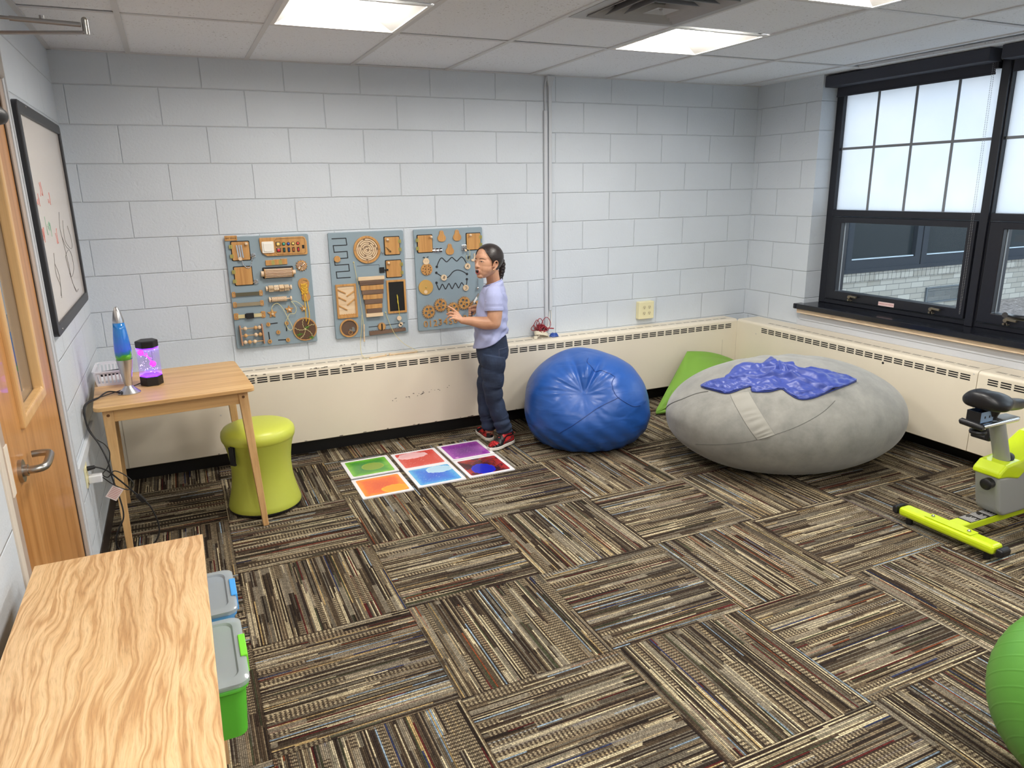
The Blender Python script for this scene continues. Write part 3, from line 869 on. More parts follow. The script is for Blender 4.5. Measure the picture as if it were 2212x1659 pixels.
def scribble(name, col, strokes, r=0.0011):
    g = MB()
    for s_ in strokes:
        g.tube(spline([(XL + 0.0165, y, z) for y, z in s_], 6), r, 5)
    g.build(name, plain(name + '_ink', col, 0.7), wb)
random.seed(3)
def word(y, z, n, w=0.04, h_=0.03):
    out = []
    for k in range(n):
        pts = [(y + k * w + random.uniform(0, w * .8), z + random.uniform(-h_, h_)) for _ in range(4)]
        out.append(pts)
    return out
scribble('red_writing', (214, 128, 120), word(-1.36, 1.66, 3) + word(-1.20, 1.70, 2) + word(-1.02, 1.655, 2) + word(-1.34, 1.52, 2) + word(-0.98, 1.50, 2))
scribble('green_writing', (150, 190, 168), word(-1.20, 1.55, 4, 0.035, 0.045))
scribble('black_drawing', (92, 88, 86), [
    [(-0.74, 1.60), (-0.80, 1.52), (-0.72, 1.45), (-0.60, 1.42)], [(-0.66, 1.56), (-0.70, 1.48), (-0.62, 1.44), (-0.50, 1.42), (-0.46, 1.46), (-0.52, 1.53)],
    [(-0.80, 1.52), (-0.72, 1.36), (-0.70, 1.28), (-0.60, 1.22)], [(-0.78, 1.40), (-0.70, 1.30), (-0.55, 1.33), (-0.56, 1.40), (-0.66, 1.42), (-0.78, 1.40)],
    [(-0.74, 1.32), (-0.62, 1.22), (-0.52, 1.22)], [(-1.12, 1.44), (-1.16, 1.36), (-1.10, 1.30), (-1.13, 1.26)], [(-1.15, 1.40), (-1.08, 1.34), (-1.12, 1.25)]], 0.0009)

# ---- wooden table
M_bam = wood('bamboo_pale', (196, 150, 96), (214, 172, 116), (226, 188, 132), 'x', 1.0, 0.4, contrast=0.7)
M_baml = wood('bamboo_leg', (190, 146, 94), (210, 168, 114), (222, 184, 130), 'z', 1.0, 0.45, contrast=0.6)
TZ = 0.74
TR = math.radians(3.6)
tb_ = thing('side_table', 'small bamboo table with splayed legs in the back left corner', 'table', (0.105, -0.735, 0), TR)
def TL(x, y, z): return (x, y, z)
hx, hy_ = 0.352, 0.345
top = MB(); top.prism(rrect(-hx, -hy_, hx, hy_, 0.03, 5), lambda u, v, w: (u, v, w), (TZ - 0.020, TZ))
top.build('tabletop', M_bam, tb_, world=False, bevel=0.003)
legs = [(-1, -1), (1, -1), (1, 1), (-1, 1)]
for sx, sy in legs:
    lg = MB()
    tx, ty = sx * (hx - 0.055), sy * (hy_ - 0.055)
    bx, by = sx * (hx - 0.022), sy * (hy_ - 0.0)
    if sx < 0: bx = tx
    lg.bar((bx, by, 0.0), (tx, ty, TZ - 0.020), 0.028, 0.026, up=(0, 1, 0), w2=0.046, d2=0.030)
    lo = lg.build('leg', M_baml, tb_, world=False, bevel=0.003)
    MB().cyl((tx, ty - 0.014 * 1, TZ - 0.05), (tx, ty - 0.0185, TZ - 0.05), 0.007, 14).build('bolt', plain('bolt_bronze', (128, 96, 70), 0.3, metal=0.7), lo, world=False)
a_ = TZ - 0.055
for p, q in (((-hx + 0.07, -hy_ + 0.055), (hx - 0.07, -hy_ + 0.055)), ((-hx + 0.07, hy_ - 0.055), (hx - 0.07, hy_ - 0.055)), ((-hx + 0.055, -hy_ + 0.07), (-hx + 0.055, hy_ - 0.07)), ((hx - 0.055, -hy_ + 0.07), (hx - 0.055, hy_ - 0.07))):
    MB().bar((*p, a_), (*q, a_), 0.016, 0.062).build('apron', M_bam, tb_, world=False, bevel=0.002)

# ---- lava lamp
lx, ly = -0.085, -0.868
M_silver = plain('brushed_silver', (196, 196, 198), 0.30, metal=0.95)
lv_ = thing('lava_lamp', 'tall silver lava lamp with blue liquid and green wax on the bamboo table', 'lava lamp', (lx, ly, TZ))
MB().lathe([(0.050, TZ + 0.0), (0.051, TZ + 0.004), (0.030, TZ + 0.022), (0.018, TZ + 0.036), (0.016, TZ + 0.040)], 48, (lx, ly, 0)).build('base', M_silver, lv_, smooth=True, angle=50)
MB().lathe([(0.016, TZ + 0.034), (0.022, TZ + 0.08), (0.031, TZ + 0.13), (0.0365, TZ + 0.168)], 48, (lx, ly, 0)).build('metal_cone', M_silver, lv_, smooth=True, angle=50)
def lava():
    t = NT('lava_liquid'); s = t.sep(t.obj())
    p = t.obj()
    n_ = t.noise(p, 22, 1, 0.4)
    z = t.math('ADD', s[2], t.math('MULTIPLY', t.math('SUBTRACT', n_, 0.5), 0.10))
    c = t.ramp(t.math('MULTIPLY', z, 2.5), [(0.0, L((60, 140, 40))), (0.455, L((70, 150, 40))), (0.475, L((34, 110, 120))), (0.56, L((52, 90, 200))), (0.72, L((34, 108, 190))), (0.9, L((30, 118, 180)))])
    t.l(c, t.b.inputs['Base Color']); t.l(c, t.b.inputs['Emission Color']); t.b.inputs['Emission Strength'].default_value = 0.06
    t.b.inputs['Roughness'].default_value = 0.12; t.b.inputs['Coat Weight'].default_value = 0.6
    return t.m
MB().lathe([(0.0355, TZ + 0.168), (0.0372, TZ + 0.19), (0.037, TZ + 0.22), (0.034, TZ + 0.27), (0.029, TZ + 0.315), (0.0245, TZ + 0.350)], 48, (lx, ly, 0)).build('glass_globe', lava(), lv_, smooth=True, angle=180)
MB().ball((lx + 0.014, ly - 0.016, TZ + 0.182), 0.020, 18, 12, s=(1, 1, 0.8)).build('green_wax', emis('wax_green', (90, 160, 40), 0.06), lv_, smooth=True)
MB().lathe([(0.0255, TZ + 0.347), (0.0245, TZ + 0.360), (0.016, TZ + 0.40), (0.009, TZ + 0.418), (0.003, TZ + 0.423)], 48, (lx, ly, 0)).build('cap', M_silver, lv_, smooth=True, angle=50)
MB().cyl((lx - 0.030, ly - 0.028, TZ + 0.014), (lx - 0.042, ly - 0.040, TZ + 0.015), 0.006, 12).build('cord_inlet', M_frame, lv_, smooth=True)
M_cord = plain('black_cord', (22, 21, 22), 0.5)

# ---- jellyfish lamp: hexagonal tank lit violet
jx, jy = 0.012, -0.722
jl = thing('jellyfish_lamp', 'six-sided jellyfish tank lamp glowing violet with black cap and base', 'lamp', (jx, jy, TZ))
def hexp(s=1.0):
    return [(jx + x * s, jy + y * s) for x, y in ((-0.052, -0.018), (-0.020, -0.062), (0.032, -0.058), (0.055, -0.012), (0.032, 0.040), (-0.026, 0.042))]
zf = lambda u, v, w: (u, v, w)
MB().prism(hexp(), zf, (TZ, TZ + 0.046)).build('base', plain('lamp_black', (16, 15, 17), 0.4), jl, bevel=0.003)
MB().prism(hexp(), zf, (TZ + 0.192, TZ + 0.228)).build('cap', plain('lamp_black', (16, 15, 17), 0.4), jl, bevel=0.005)
def tank():
    t = NT('tank_acrylic')
    tr = t.n('ShaderNodeBsdfTransparent'); tr.inputs[0].default_value = (0.90, 0.86, 0.98, 1)
    em = t.n('ShaderNodeEmission')
    s = t.sep(t.obj()); z = s[2]
    edge = t.math('ABSOLUTE', t.math('SUBTRACT', z, 0.119))
    nz = t.noise(t.obj(), 60, 2)
    t.l(t.ramp(t.math('ADD', edge, t.math('MULTIPLY', nz, 0.012)), [(0.0, (0.25, 0.14, 0.70)), (0.058, (0.30, 0.12, 0.9)), (0.074, (0.22, 0.02, 1.0)), (0.09, (0.30, 0.02, 1.0))]), em.inputs[0])
    t.l(t.ramp(edge, [(0.0, (0.02, 0.02, 0.02)), (0.055, (0.05, 0.05, 0.05)), (0.068, (0.35, 0.35, 0.35))]), em.inputs[1])
    ad = t.n('ShaderNodeAddShader'); gl = t.n('ShaderNodeBsdfGlossy'); gl.inputs['Roughness'].default_value = 0.05
    mx = t.n('ShaderNodeMixShader'); mx.inputs[0].default_value = 0.06
    t.l(tr.outputs[0], ad.inputs[0]); t.l(em.outputs[0], ad.inputs[1]); t.l(ad.outputs[0], mx.inputs[1]); t.l(gl.outputs[0], mx.inputs[2])
    t.l(mx.outputs[0], t.t.nodes['Material Output'].inputs[0])
    return t.m
MB().prism(hexp(0.96), zf, (TZ + 0.044, TZ + 0.194)).build('tank', tank(), jl)
M_glow = emis('tank_glow', (90, 40, 255), 0.9)
MB().prism(hexp(0.90), zf, (TZ + 0.046, TZ + 0.050)).build('light_ring', M_glow, jl)
MB().prism(hexp(0.90), zf, (TZ + 0.186, TZ + 0.191)).build('light_ring', M_glow, jl)
M_jel = emis('jelly_pink', (214, 60, 255), 0.5)
for c, r, dirv in (((jx + 0.018, jy - 0.030, TZ + 0.108), 0.014, (-0.5, 0.1, 1.2)), ((jx - 0.030, jy - 0.022, TZ + 0.168), 0.013, (0.9, 0.1, -0.8))):
    g = MB(); g.ball(c, r, 16, 10, s=(1.1, 1.0, 1.15))
    for k in range(5):
        pts = [Vector(c)]
        for i in range(6): pts.append(pts[-1] + Vector(dirv) * 0.008 + Vector((random.uniform(-.004, .004), random.uniform(-.004, .004), random.uniform(-.003, .003))))
        g.tube(pts, 0.0007, 5)
    g.build('jellyfish', M_jel, jl, smooth=True)
g = MB(); random.seed(8)
for k in range(40):
    g.ball((jx + random.uniform(-.04, .04), jy + random.uniform(-.045, .03), TZ + random.uniform(0.055, 0.18)), random.uniform(0.0008, 0.0018), 6, 4)
g.build('bubbles', emis('bubble_white', (240, 200, 255), 1.5), jl, kind='stuff')
g = MB()
for x in (0.035, 0.045): g.cyl((jx + x, jy - 0.046 + (x - 0.03) * 1.4, TZ + 0.016), (jx + x + 0.002, jy - 0.048 + (x - 0.03) * 1.4, TZ + 0.018), 0.0015, 8)
g.build('indicator', plain('indicator_light', (230, 230, 230), 0.3), jl)

# ---- white basket with a black remote in it
bx0, bx1, by0, by1 = -0.236, -0.098, -0.66, -0.44
bs = thing('basket', 'white slotted plastic basket against the wall behind the lava lamp', 'basket', ((bx0 + bx1) / 2, (by0 + by1) / 2, TZ))
M_wpl = plain('white_plastic', (228, 228, 230), 0.4)
fl = 0.10
def wall_slats(g, p0, p1, out):
    """slotted basket side from p0 to p1 leaning outwards"""
    p0 = Vector(p0); p1 = Vector(p1); out = Vector(out); n = max(6, int((p1 - p0).length / 0.016))
    up = Vector((0, 0, 0.075)) + out * 0.014
    def qd(a, b, lo, hi):
        A = p0.lerp(p1, a) + up * lo; B = p0.lerp(p1, b) + up * lo; C = p0.lerp(p1, b) + up * hi; D = p0.lerp(p1, a) + up * hi
        g.bar(A.lerp(D, 0.5), B.lerp(C, 0.5), 0.002, (D - A).length, up=tuple(up))
    qd(0, 1, 0, 0.16); qd(0, 1, 0.84, 1.0)
    for k in range(n + 1):
        a = k / n
        c0 = p0.lerp(p1, a) + up * 0.14; c1 = p0.lerp(p1, a) + up * 0.88
        g.bar(c0, c1, 0.0075, 0.002, up=tuple(out))
g = MB(); g.box((bx0, by0, TZ), (bx1, by1, TZ + 0.003))
wall_slats(g, (bx0, by0, TZ), (bx1, by0, TZ), (0, -1, 0)); wall_slats(g, (bx0, by1, TZ), (bx1, by1, TZ), (0, 1, 0))
wall_slats(g, (bx0, by0, TZ), (bx0, by1, TZ), (-1, 0, 0)); wall_slats(g, (bx1, by0, TZ), (bx1, by1, TZ), (1, 0, 0))
g.build('basket_body', M_wpl, bs)
rr = rrect(bx0 - 0.018, by0 - 0.018, bx1 + 0.018, by1 + 0.018, 0.02, 4); ri = rrect(bx0 - 0.012, by0 - 0.012, bx1 + 0.012, by1 + 0.012, 0.016, 4)
MB().ringface(rr, ri, zf, (TZ + 0.072, TZ + 0.078)).build('rim', M_wpl, bs)
rm = MB().bar((bx0 + 0.012, by0 + 0.055, TZ + 0.050), (bx1 - 0.004, by0 + 0.060, TZ + 0.058), 0.045, 0.022)
tag(rm.build('remote_control', plain('remote_black', (28, 28, 30), 0.5), bevel=0.008, bseg=3), 'black handheld remote lying in the white slotted basket', 'remote control')

# ---- wobble stool
sx_, sy_ = 0.487, -0.795
M_lime = plain('lime_plastic', (186, 194, 76), 0.42, nb=0.03)
M_limec = plain('lime_cushion', (198, 206, 78), 0.38, nb=0.02)
st_ = thing('wobble_stool', 'lime green wobble stool with waisted body beside the bamboo table', 'stool', (sx_, sy_, 0))
MB().lathe([(0.172, 0.0), (0.184, 0.006), (0.190, 0.018), (0.190, 0.024)], 64, (sx_, sy_, 0)).build('base', M_frame, st_, smooth=True)
prof = [(0.190, 0.022), (0.1915, 0.030), (0.187, 0.05), (0.176, 0.09), (0.165, 0.14), (0.158, 0.19), (0.156, 0.24), (0.159, 0.29), (0.165, 0.33), (0.174, 0.37), (0.183, 0.397)]
MB().lathe(prof, 72, (sx_, sy_, 0)).build('body', M_lime, st_, smooth=True, angle=60)
MB().lathe([(0.180, 0.394), (0.1855, 0.398), (0.1895, 0.408), (0.1915, 0.425), (0.188, 0.445), (0.176, 0.461), (0.152, 0.472), (0.11, 0.478), (0.05, 0.480), (0.001, 0.480)], 72, (sx_, sy_, 0)).build('seat_cushion', M_limec, st_, smooth=True, angle=60)
a_ = math.radians(-140)
hp = Vector((sx_ + math.cos(a_) * 0.186, sy_ + math.sin(a_) * 0.186, 0))
hd_ = Vector((math.cos(a_), math.sin(a_), 0))
g = MB(); hp2 = hp
g.bar(hp + Vector((0, 0, 0.402)), hp + hd_ * 0.004 + Vector((0, 0, 0.30)), 0.034, 0.005, up=tuple(hd_)).bar(hp + hd_ * 0.012 + Vector((0, 0, 0.402)), hp + hd_ * 0.010 + Vector((0, 0, 0.302)), 0.034, 0.004, up=tuple(hd_)).bar(hp + hd_ * -0.002 + Vector((0, 0, 0.306)), hp + hd_ * 0.012 + Vector((0, 0, 0.304)), 0.034, 0.008)
g.build('handle_strap', plain('strap_black', (24, 24, 26), 0.6), st_, bevel=0.002)

# ---- raceway, outlet, plugs, cords on the left wall
rw = MB(); rw.bar((XL + 0.008, -1.475, 0.570), (XL + 0.008, -0.80, 0.585), 0.016, 0.045)
tag(rw.build('cable_raceway', plain('raceway_white', (206, 210, 214), 0.45), bevel=0.003), 'pale horizontal cable raceway on the left wall beside the door frame', 'cable raceway', 'painted cable raceways')
ol = thing('power_outlet', 'ivory outlet plate on the left wall under the bamboo table', 'outlet', (XL, -1.22, 0.42))
M_ivory = plain('ivory_plastic', (226, 218, 176), 0.4)
MB().box((XL, -1.262, 0.425), (XL + 0.006, -1.190, 0.535)).build('cover_plate', M_ivory, ol, bevel=0.002)
for z in (0.505, 0.455): MB().prism(circ(-1.226, z, 0.016, 20), lambda u, v, w: (w, u, v), (XL + 0.005, XL + 0.009)).build('socket', M_ivory, ol)
pw = thing('usb_adapter', 'white square plug adapter in the left wall outlet', 'plug adapter', (XL + 0.01, -1.226, 0.455))
MB().box((XL + 0.009, -1.242, 0.438), (XL + 0.062, -1.205, 0.472)).build('adapter_body', M_wpl, pw, bevel=0.004)
cd = thing('lamp_cord', 'black lamp power cord with inline switch running from the lava lamp to the wall outlet', 'power cord', (XL + 0.02, -1.22, 0.5), group='black lamp cords')
MB().cyl((XL + 0.009, -1.226, 0.505), (XL + 0.04, -1.222, 0.507), 0.011, 14, 0.008).build('plug', M_cord, cd, smooth=True)
loop = [(lx - 0.038, ly - 0.036, TZ + 0.015), (lx - 0.09, ly - 0.02, TZ + 0.022), (lx - 0.13, ly - 0.07, TZ + 0.008), (-0.255, -1.03, TZ + 0.006), (-0.262, -1.075, 0.70), (-0.255, -1.09, 0.64), (-0.222, -1.12, 0.58), (-0.195, -1.15, 0.50), (-0.188, -1.16, 0.42), (-0.17, -1.18, 0.33), (-0.165, -1.20, 0.24), (-0.20, -1.21, 0.17), (-0.21, -1.20, 0.10), (-0.17, -1.20, 0.05), (-0.08, -1.19, 0.06), (-0.03, -1.18, 0.13), (-0.05, -1.17, 0.25), (-0.11, -1.17, 0.34), (-0.16, -1.19, 0.42), (-0.20, -1.21, 0.48), (XL + 0.04, -1.222, 0.507)]
MB().tube(spline(loop, 8), 0.0036, 8).build('cable', M_cord, cd, smooth=True, angle=180)
MB().bar((-0.098, -1.172, 0.325), (-0.072, -1.172, 0.285), 0.022, 0.016, up=(0, 1, 0)).build('inline_switch', M_cord, cd, bevel=0.004)
wt = MB().bar((-0.205, -1.195, 0.375), (-0.165, -1.195, 0.345), 0.0012, 0.062, up=(0.6, 0, 0.8)); tgo = wt.build('warning_tag', plain('tag_paper', (236, 220, 214), 0.6), cd)
g = MB()
for k in range(7):
    o_ = (k - 3) * 0.0075
    g.bar((-0.201 + o_ * 0.6, -1.1960, 0.372 + o_ * 0.8), (-0.169 + o_ * 0.6, -1.1960, 0.348 + o_ * 0.8), 0.0006, 0.0022, up=(0.6, 0, 0.8))
g.build('tag_lines', plain('tag_red', (196, 120, 116), 0.6), tgo, kind='stuff')
cd2 = thing('lamp_cord', 'thin black cord from the violet tank lamp looping down beside the table leg', 'power cord', (-0.2, -1.05, 0.5), group='black lamp cords')
loop2 = [(jx - 0.05, jy - 0.02, TZ + 0.014), (jx - 0.08, jy - 0.03, TZ + 0.006), (-0.11, -0.80, TZ + 0.005), (-0.18, -0.90, TZ + 0.01), (-0.25, -0.98, TZ + 0.008), (-0.272, -1.02, TZ - 0.02), (-0.262, -1.06, 0.66), (-0.235, -1.09, 0.60), (-0.20, -1.11, 0.57), (-0.185, -1.12, 0.53), (-0.20, -1.13, 0.47), (-0.225, -1.14, 0.44), (-0.205, -1.15, 0.425), (-0.175, -1.15, 0.45), (-0.13, -1.16, 0.42), (-0.105, -1.17, 0.38), (-0.13, -1.18, 0.36), (-0.18, -1.20, 0.40), (XL + 0.062, -1.224, 0.455)]
MB().tube(spline(loop2, 8), 0.0024, 8).build('cable', M_cord, cd2, smooth=True, angle=180)

# ---- foreground shelf unit with oak print top
M_oak = None
def oak():
    t = NT('oak_print')
    s = t.sep(t.obj())
    def warp(sc, am):
        n_ = t.n('ShaderNodeTexNoise'); n_.inputs['Scale'].default_value = sc; n_.inputs['Detail'].default_value = 2
        t.l(t.comb(s[0], t.math('MULTIPLY', s[1], 0.45), 0.0), n_.inputs['Vector'])
        return t.math('MULTIPLY', t.math('SUBTRACT', n_.outputs[0], 0.5), am)
    xx = t.math('ADD', s[0], t.math('ADD', warp(5.0, 0.11), warp(16.0, 0.02)))
    plank = t.math('FLOOR', t.math('MULTIPLY', t.math('ADD', s[0], 0.0), 7.5))
    v = t.comb(t.math('ADD', t.math('MULTIPLY', xx, 15.0), t.math('MULTIPLY', plank, 3.3)), t.math('ADD', t.math('MULTIPLY', s[1], 0.8), plank), 0.0)
    big = t.noise(v, 1.0, 3, 0.55, 0.3)
    rings = t.math('SINE', t.math('MULTIPLY', big, 62.0))
    rg = t.ramp(t.math('ADD', t.math('MULTIPLY', rings, 0.5), 0.5), [(0.0, L((196, 152, 104))), (0.25, L((214, 174, 126))), (0.75, L((222, 184, 136))), (1.0, L((228, 192, 146)))])
    ton = t.ramp(t.noise(v, 0.7, 2), [(0.3, (0.86, 0.83, 0.80)), (0.65, (1.03, 1.03, 1.03))])
    fine = t.noise(t.comb(t.math('MULTIPLY', xx, 420), t.math('MULTIPLY', s[1], 26), 0.0), 1.0, 3, 0.6)
    c = t.mix(1.0, rg, ton, 'MULTIPLY')
    c = t.mix(0.8, c, t.ramp(fine, [(0.32, (0.78, 0.75, 0.70)), (0.5, (1, 1, 1)), (0.66, (1.10, 1.10, 1.08))]), 'MULTIPLY')
    t.l(c, t.b.inputs['Base Color'])
    t.l(t.ramp(fine, [(0.3, (0.5, 0.5, 0.5)), (0.6, (0.36, 0.36, 0.36))]), t.b.inputs['Roughness'])
    t.l(t.bump(fine, 0.12, 0.0005), t.b.inputs['Normal'])
    return t.m
M_oak = oak()
DXa, DXb, DYa, DYb, DZt = -0.228, 0.174, -2.688, -3.90, 0.75
sh = thing('shelf_unit', 'oak-topped low shelf unit in the foreground against the left wall', 'shelf unit', ((DXa + DXb) / 2, (DYa + DYb) / 2, 0))
MB().box((DXa, DYb, DZt - 0.018), (DXb, DYa, DZt)).build('top_panel', M_oak, sh, bevel=0.001)
M_oaks = wood('oak_side', (190, 150, 106), (206, 168, 122), (216, 180, 136), 'z', 1, 0.45, contrast=0.6)
for y in (DYa - 0.012 - 0.008, (DYa + DYb) / 2 - 0.02, DYb + 0.004):
    MB().box((DXa + 0.005, y - 0.008, 0.0), (DXb - 0.012, y + 0.010, DZt - 0.018)).build('side_panel', M_oaks, sh, bevel=0.001)
for z in (0.04, 0.47):
    MB().box((DXa + 0.005, DYb + 0.016, z), (DXb - 0.02, DYa - 0.032, z + 0.018)).build('shelf_board', M_oaks, sh, bevel=0.001)
MB().box((DXa, DYb + 0.01, 0.02), (DXa + 0.005, DYa - 0.01, DZt - 0.018)).build('back_panel', M_oaks, sh)
MB().box((DXb - 0.004, DYb, DZt - 0.016), (DXb + 0.0006, DYb + 0.35, DZt - 0.001)).build('edge_band', plain('edge_band_chipped', (198, 160, 118), 0.6, var=0.2, nscale=40), sh)

# ---- lidded bins sticking out of the shelf
def bin_mat(name, col, al):
    t = NT(name)
    tr = t.n('ShaderNodeBsdfTransparent'); tr.inputs[0].default_value = (*[min(1, c * 1.15 + 0.08) for c in L(col)], 1)
    df = t.n('ShaderNodeBsdfDiffuse'); df.inputs[0].default_value = (*L(col), 1)
    gl = t.n('ShaderNodeBsdfGlossy'); gl.inputs['Roughness'].default_value = 0.12
    m1 = t.n('ShaderNodeMixShader'); m1.inputs[0].default_value = al
    m2 = t.n('ShaderNodeMixShader'); m2.inputs[0].default_value = 0.07
    t.l(tr.outputs[0], m1.inputs[1]); t.l(df.outputs[0], m1.inputs[2]); t.l(m1.outputs[0], m2.inputs[1]); t.l(gl.outputs[0], m2.inputs[2])
    t.l(m2.outputs[0], t.t.nodes['Material Output'].inputs[0])
    return t.m
M_lid = bin_mat('clear_lid', (214, 220, 222), 0.34)
BZ = 0.488
def bin_(y0, y1, zl, col, clipcol, label, fill):
    """box from y0 (far) to y1 (near), long side into the shelf"""
    x0, x1 = -0.095, 0.232
    t = thing('storage_bin', label, 'storage bin', ((x0 + x1) / 2, (y0 + y1) / 2, BZ), group='lidded bins on the shelf')
    M_b = bin_mat('bin_' + fill, col, 0.80)
    b = MB()
    zs = [(BZ, 0.020, 0.018), (BZ + 0.004, 0.014, 0.022), (zl - 0.03, 0.006, 0.026), (zl - 0.026, 0.0, 0.028), (zl - 0.012, 0.0, 0.028)]
    rings = [rrect(x0 + i_, y1 + i_, x1 - i_, y0 - i_, r_, 5) for _, i_, r_ in zs]
    n = len(rings[0]); vs = []; fs = []
    for (z, _, _), rg in zip(zs, rings): vs += [(x, y, z) for x, y in rg]
    for k in range(len(zs) - 1):
        for i in range(n): fs.append((k * n + i, k * n + (i + 1) % n, (k + 1) * n + (i + 1) % n, (k + 1) * n + i))
    fs.append(tuple(range(n))[::-1])
    b.add(vs, fs).build('tub', M_b, t, smooth=True, angle=50, solid=0.0025)
    lid = MB()
    zs = [(zl - 0.014, -0.004), (zl - 0.004, -0.004), (zl - 0.001, 0.004), (zl - 0.001, 0.016), (zl - 0.006, 0.020)]
    vs = []; fs = []
    for z, i_ in zs: vs += [(x, y, z) for x, y in rrect(x0 + i_, y1 + i_, x1 - i_, y0 - i_, 0.026, 5)]
    for k in range(len(zs) - 1):
        for i in range(n): fs.append((k * n + i, k * n + (i + 1) % n, (k + 1) * n + (i + 1) % n, (k + 1) * n + i))
    fs.append(tuple((len(zs) - 1) * n + i for i in range(n)))
    lid.add(vs, fs).build('lid', M_lid, t, smooth=True, angle=40, solid=0.0015)
    ym = (y0 + y1) / 2
    MB().box((x1 + 0.001, ym - 0.045, zl - 0.045), (x1 + 0.008, ym + 0.045, zl + 0.001)).box((x1 - 0.008, ym - 0.045, zl - 0.001), (x1 + 0.008, ym + 0.045, zl + 0.003)).build('clip', plain('clip_' + fill, clipcol, 0.35), t, bevel=0.003)
    return t
LZ = 0.64
bin_(-2.712, -2.935, LZ, (96, 158, 214), (70, 160, 232), 'clear-lidded storage bin with a blue tub, the farther one on the shelf', 'blue')
bin_(-2.975, -3.245, LZ, (98, 196, 60), (122, 216, 50), 'clear-lidded storage bin with a green tub, the nearer one on the shelf', 'green')
g = MB(); random.seed(4)
for k in range(12):
    g.ball((random.uniform(0.06, 0.19), random.uniform(-2.89, -2.77), BZ + 0.05 + random.uniform(0, 0.02)), random.uniform(0.014, 0.028), 10, 7, s=(1, 1, 0.8))
tag(g.build('pine_cones', plain('cone_brown', (150, 122, 104), 0.9, nb=0.6, nscale=80, var=0.3), smooth=True), 'brownish lumpy pieces heaped inside the blue bin', 'pine cones', kind='stuff')
g = MB(); vs = []; fs = []
for i in range(13):
    for j in range(13):
        u, v = i / 12, j / 12
        vs.append((0.04 + 0.165 * u, -3.225 + 0.215 * v, BZ + 0.02 + 0.06 * math.sin(PI * u) ** 0.6 * math.sin(PI * v) ** 0.6 + 0.004 * math.sin(9 * u + 5 * v)))
for i in range(12):
    for j in range(12): fs.append((i * 13 + j, (i + 1) * 13 + j, (i + 1) * 13 + j + 1, i * 13 + j + 1))
tag(g.add(vs, fs).build('sand', plain('white_sand', (222, 216, 196), 0.95, nb=0.5, nscale=200), smooth=True), 'pale sand heaped inside the green bin', 'sand', kind='stuff')
sc = thing('scoop', 'dark crossed sticks lying on the sand inside the green bin', 'scoop', (0.13, -3.10, BZ + 0.07))
MB().bar((0.04, -3.115, BZ + 0.095), (0.19, -3.09, BZ + 0.085), 0.010, 0.005).build('stick', plain('stick_navy', (40, 48, 62), 0.5), sc)
MB().bar((0.05, -3.145, BZ + 0.098), (0.185, -3.055, BZ + 0.090), 0.008, 0.005).build('stick', plain('stick_navy', (40, 48, 62), 0.5), sc)

# ---- gel floor tiles
M_tfr = plain('tile_border_white', (236, 234, 238), 0.35)
def gel(name, edge, mid, deep, blob, bc, br, specks=0.0, third=None):
    """gel pane: centre deep, edges lighter, one blob with ragged rim"""
    t = NT('gel_' + name); p = t.obj(); s = t.sep(p)
    ax = t.math('ABSOLUTE', s[0]); ay = t.math('ABSOLUTE', s[1])
    dist = t.math('MAXIMUM', ax, ay)
    nz = t.noise(p, 16, 4, 0.6)
    d_ = t.math('ADD', dist, t.math('MULTIPLY', t.math('SUBTRACT', nz, 0.5), 0.05))
    c = t.ramp(t.math('MULTIPLY', d_, 7.0), [(0.15, L(deep)), (0.65, L(mid)), (0.97, L(edge))])
    if third:
        n2 = t.noise(p, 9, 4, 0.65, 1.0)
        c = t.mix(t.ramp(n2, [(0.46, (0, 0, 0)), (0.56, (1, 1, 1))]), c, L(third))
    bx_ = t.math('DIVIDE', t.math('SUBTRACT', s[0], bc[0]), br[0]); by_ = t.math('DIVIDE', t.math('SUBTRACT', s[1], bc[1]), br[1])
    rr_ = t.math('SQRT', t.math('ADD', t.math('MULTIPLY', bx_, bx_), t.math('MULTIPLY', by_, by_)))
    n3 = t.noise(p, 38, 5, 0.65)
    ragged = specks
    edge_ = t.math('ADD', rr_, t.math('MULTIPLY', t.math('SUBTRACT', n3, 0.5), ragged))
    m = t.ramp(edge_, [(0.94, (1, 1, 1)), (1.0, (0, 0, 0))])
    rim = t.ramp(edge_, [(0.84, (0, 0, 0)), (0.95, (1, 1, 1)), (1.02, (0, 0, 0))])
    c = t.mix(m, c, L(blob))
    c = t.mix(t.math('MULTIPLY', rim, 0.5), c, tuple(min(1, v * 1.7) for v in L(blob)))
    sp = t.noise(p, 120, 2, 0.5)
    near = t.ramp(rr_, [(1.0, (1, 1, 1)), (2.1, (0, 0, 0))])
    c = t.mix(t.math('MULTIPLY', near, t.ramp(sp, [(0.66, (0, 0, 0)), (0.70, (0.8, 0.8, 0.8))])), c, L(blob))
    t.l(c, t.b.inputs['Base Color'])
    t.b.inputs['Roughness'].default_value = 0.18; t.b.inputs['Coat Weight'].default_value = 0.3
    t.l(c, t.b.inputs['Emission Color']); t.b.inputs['Emission Strength'].default_value = 0.0
    return t.m
TS = 0.300
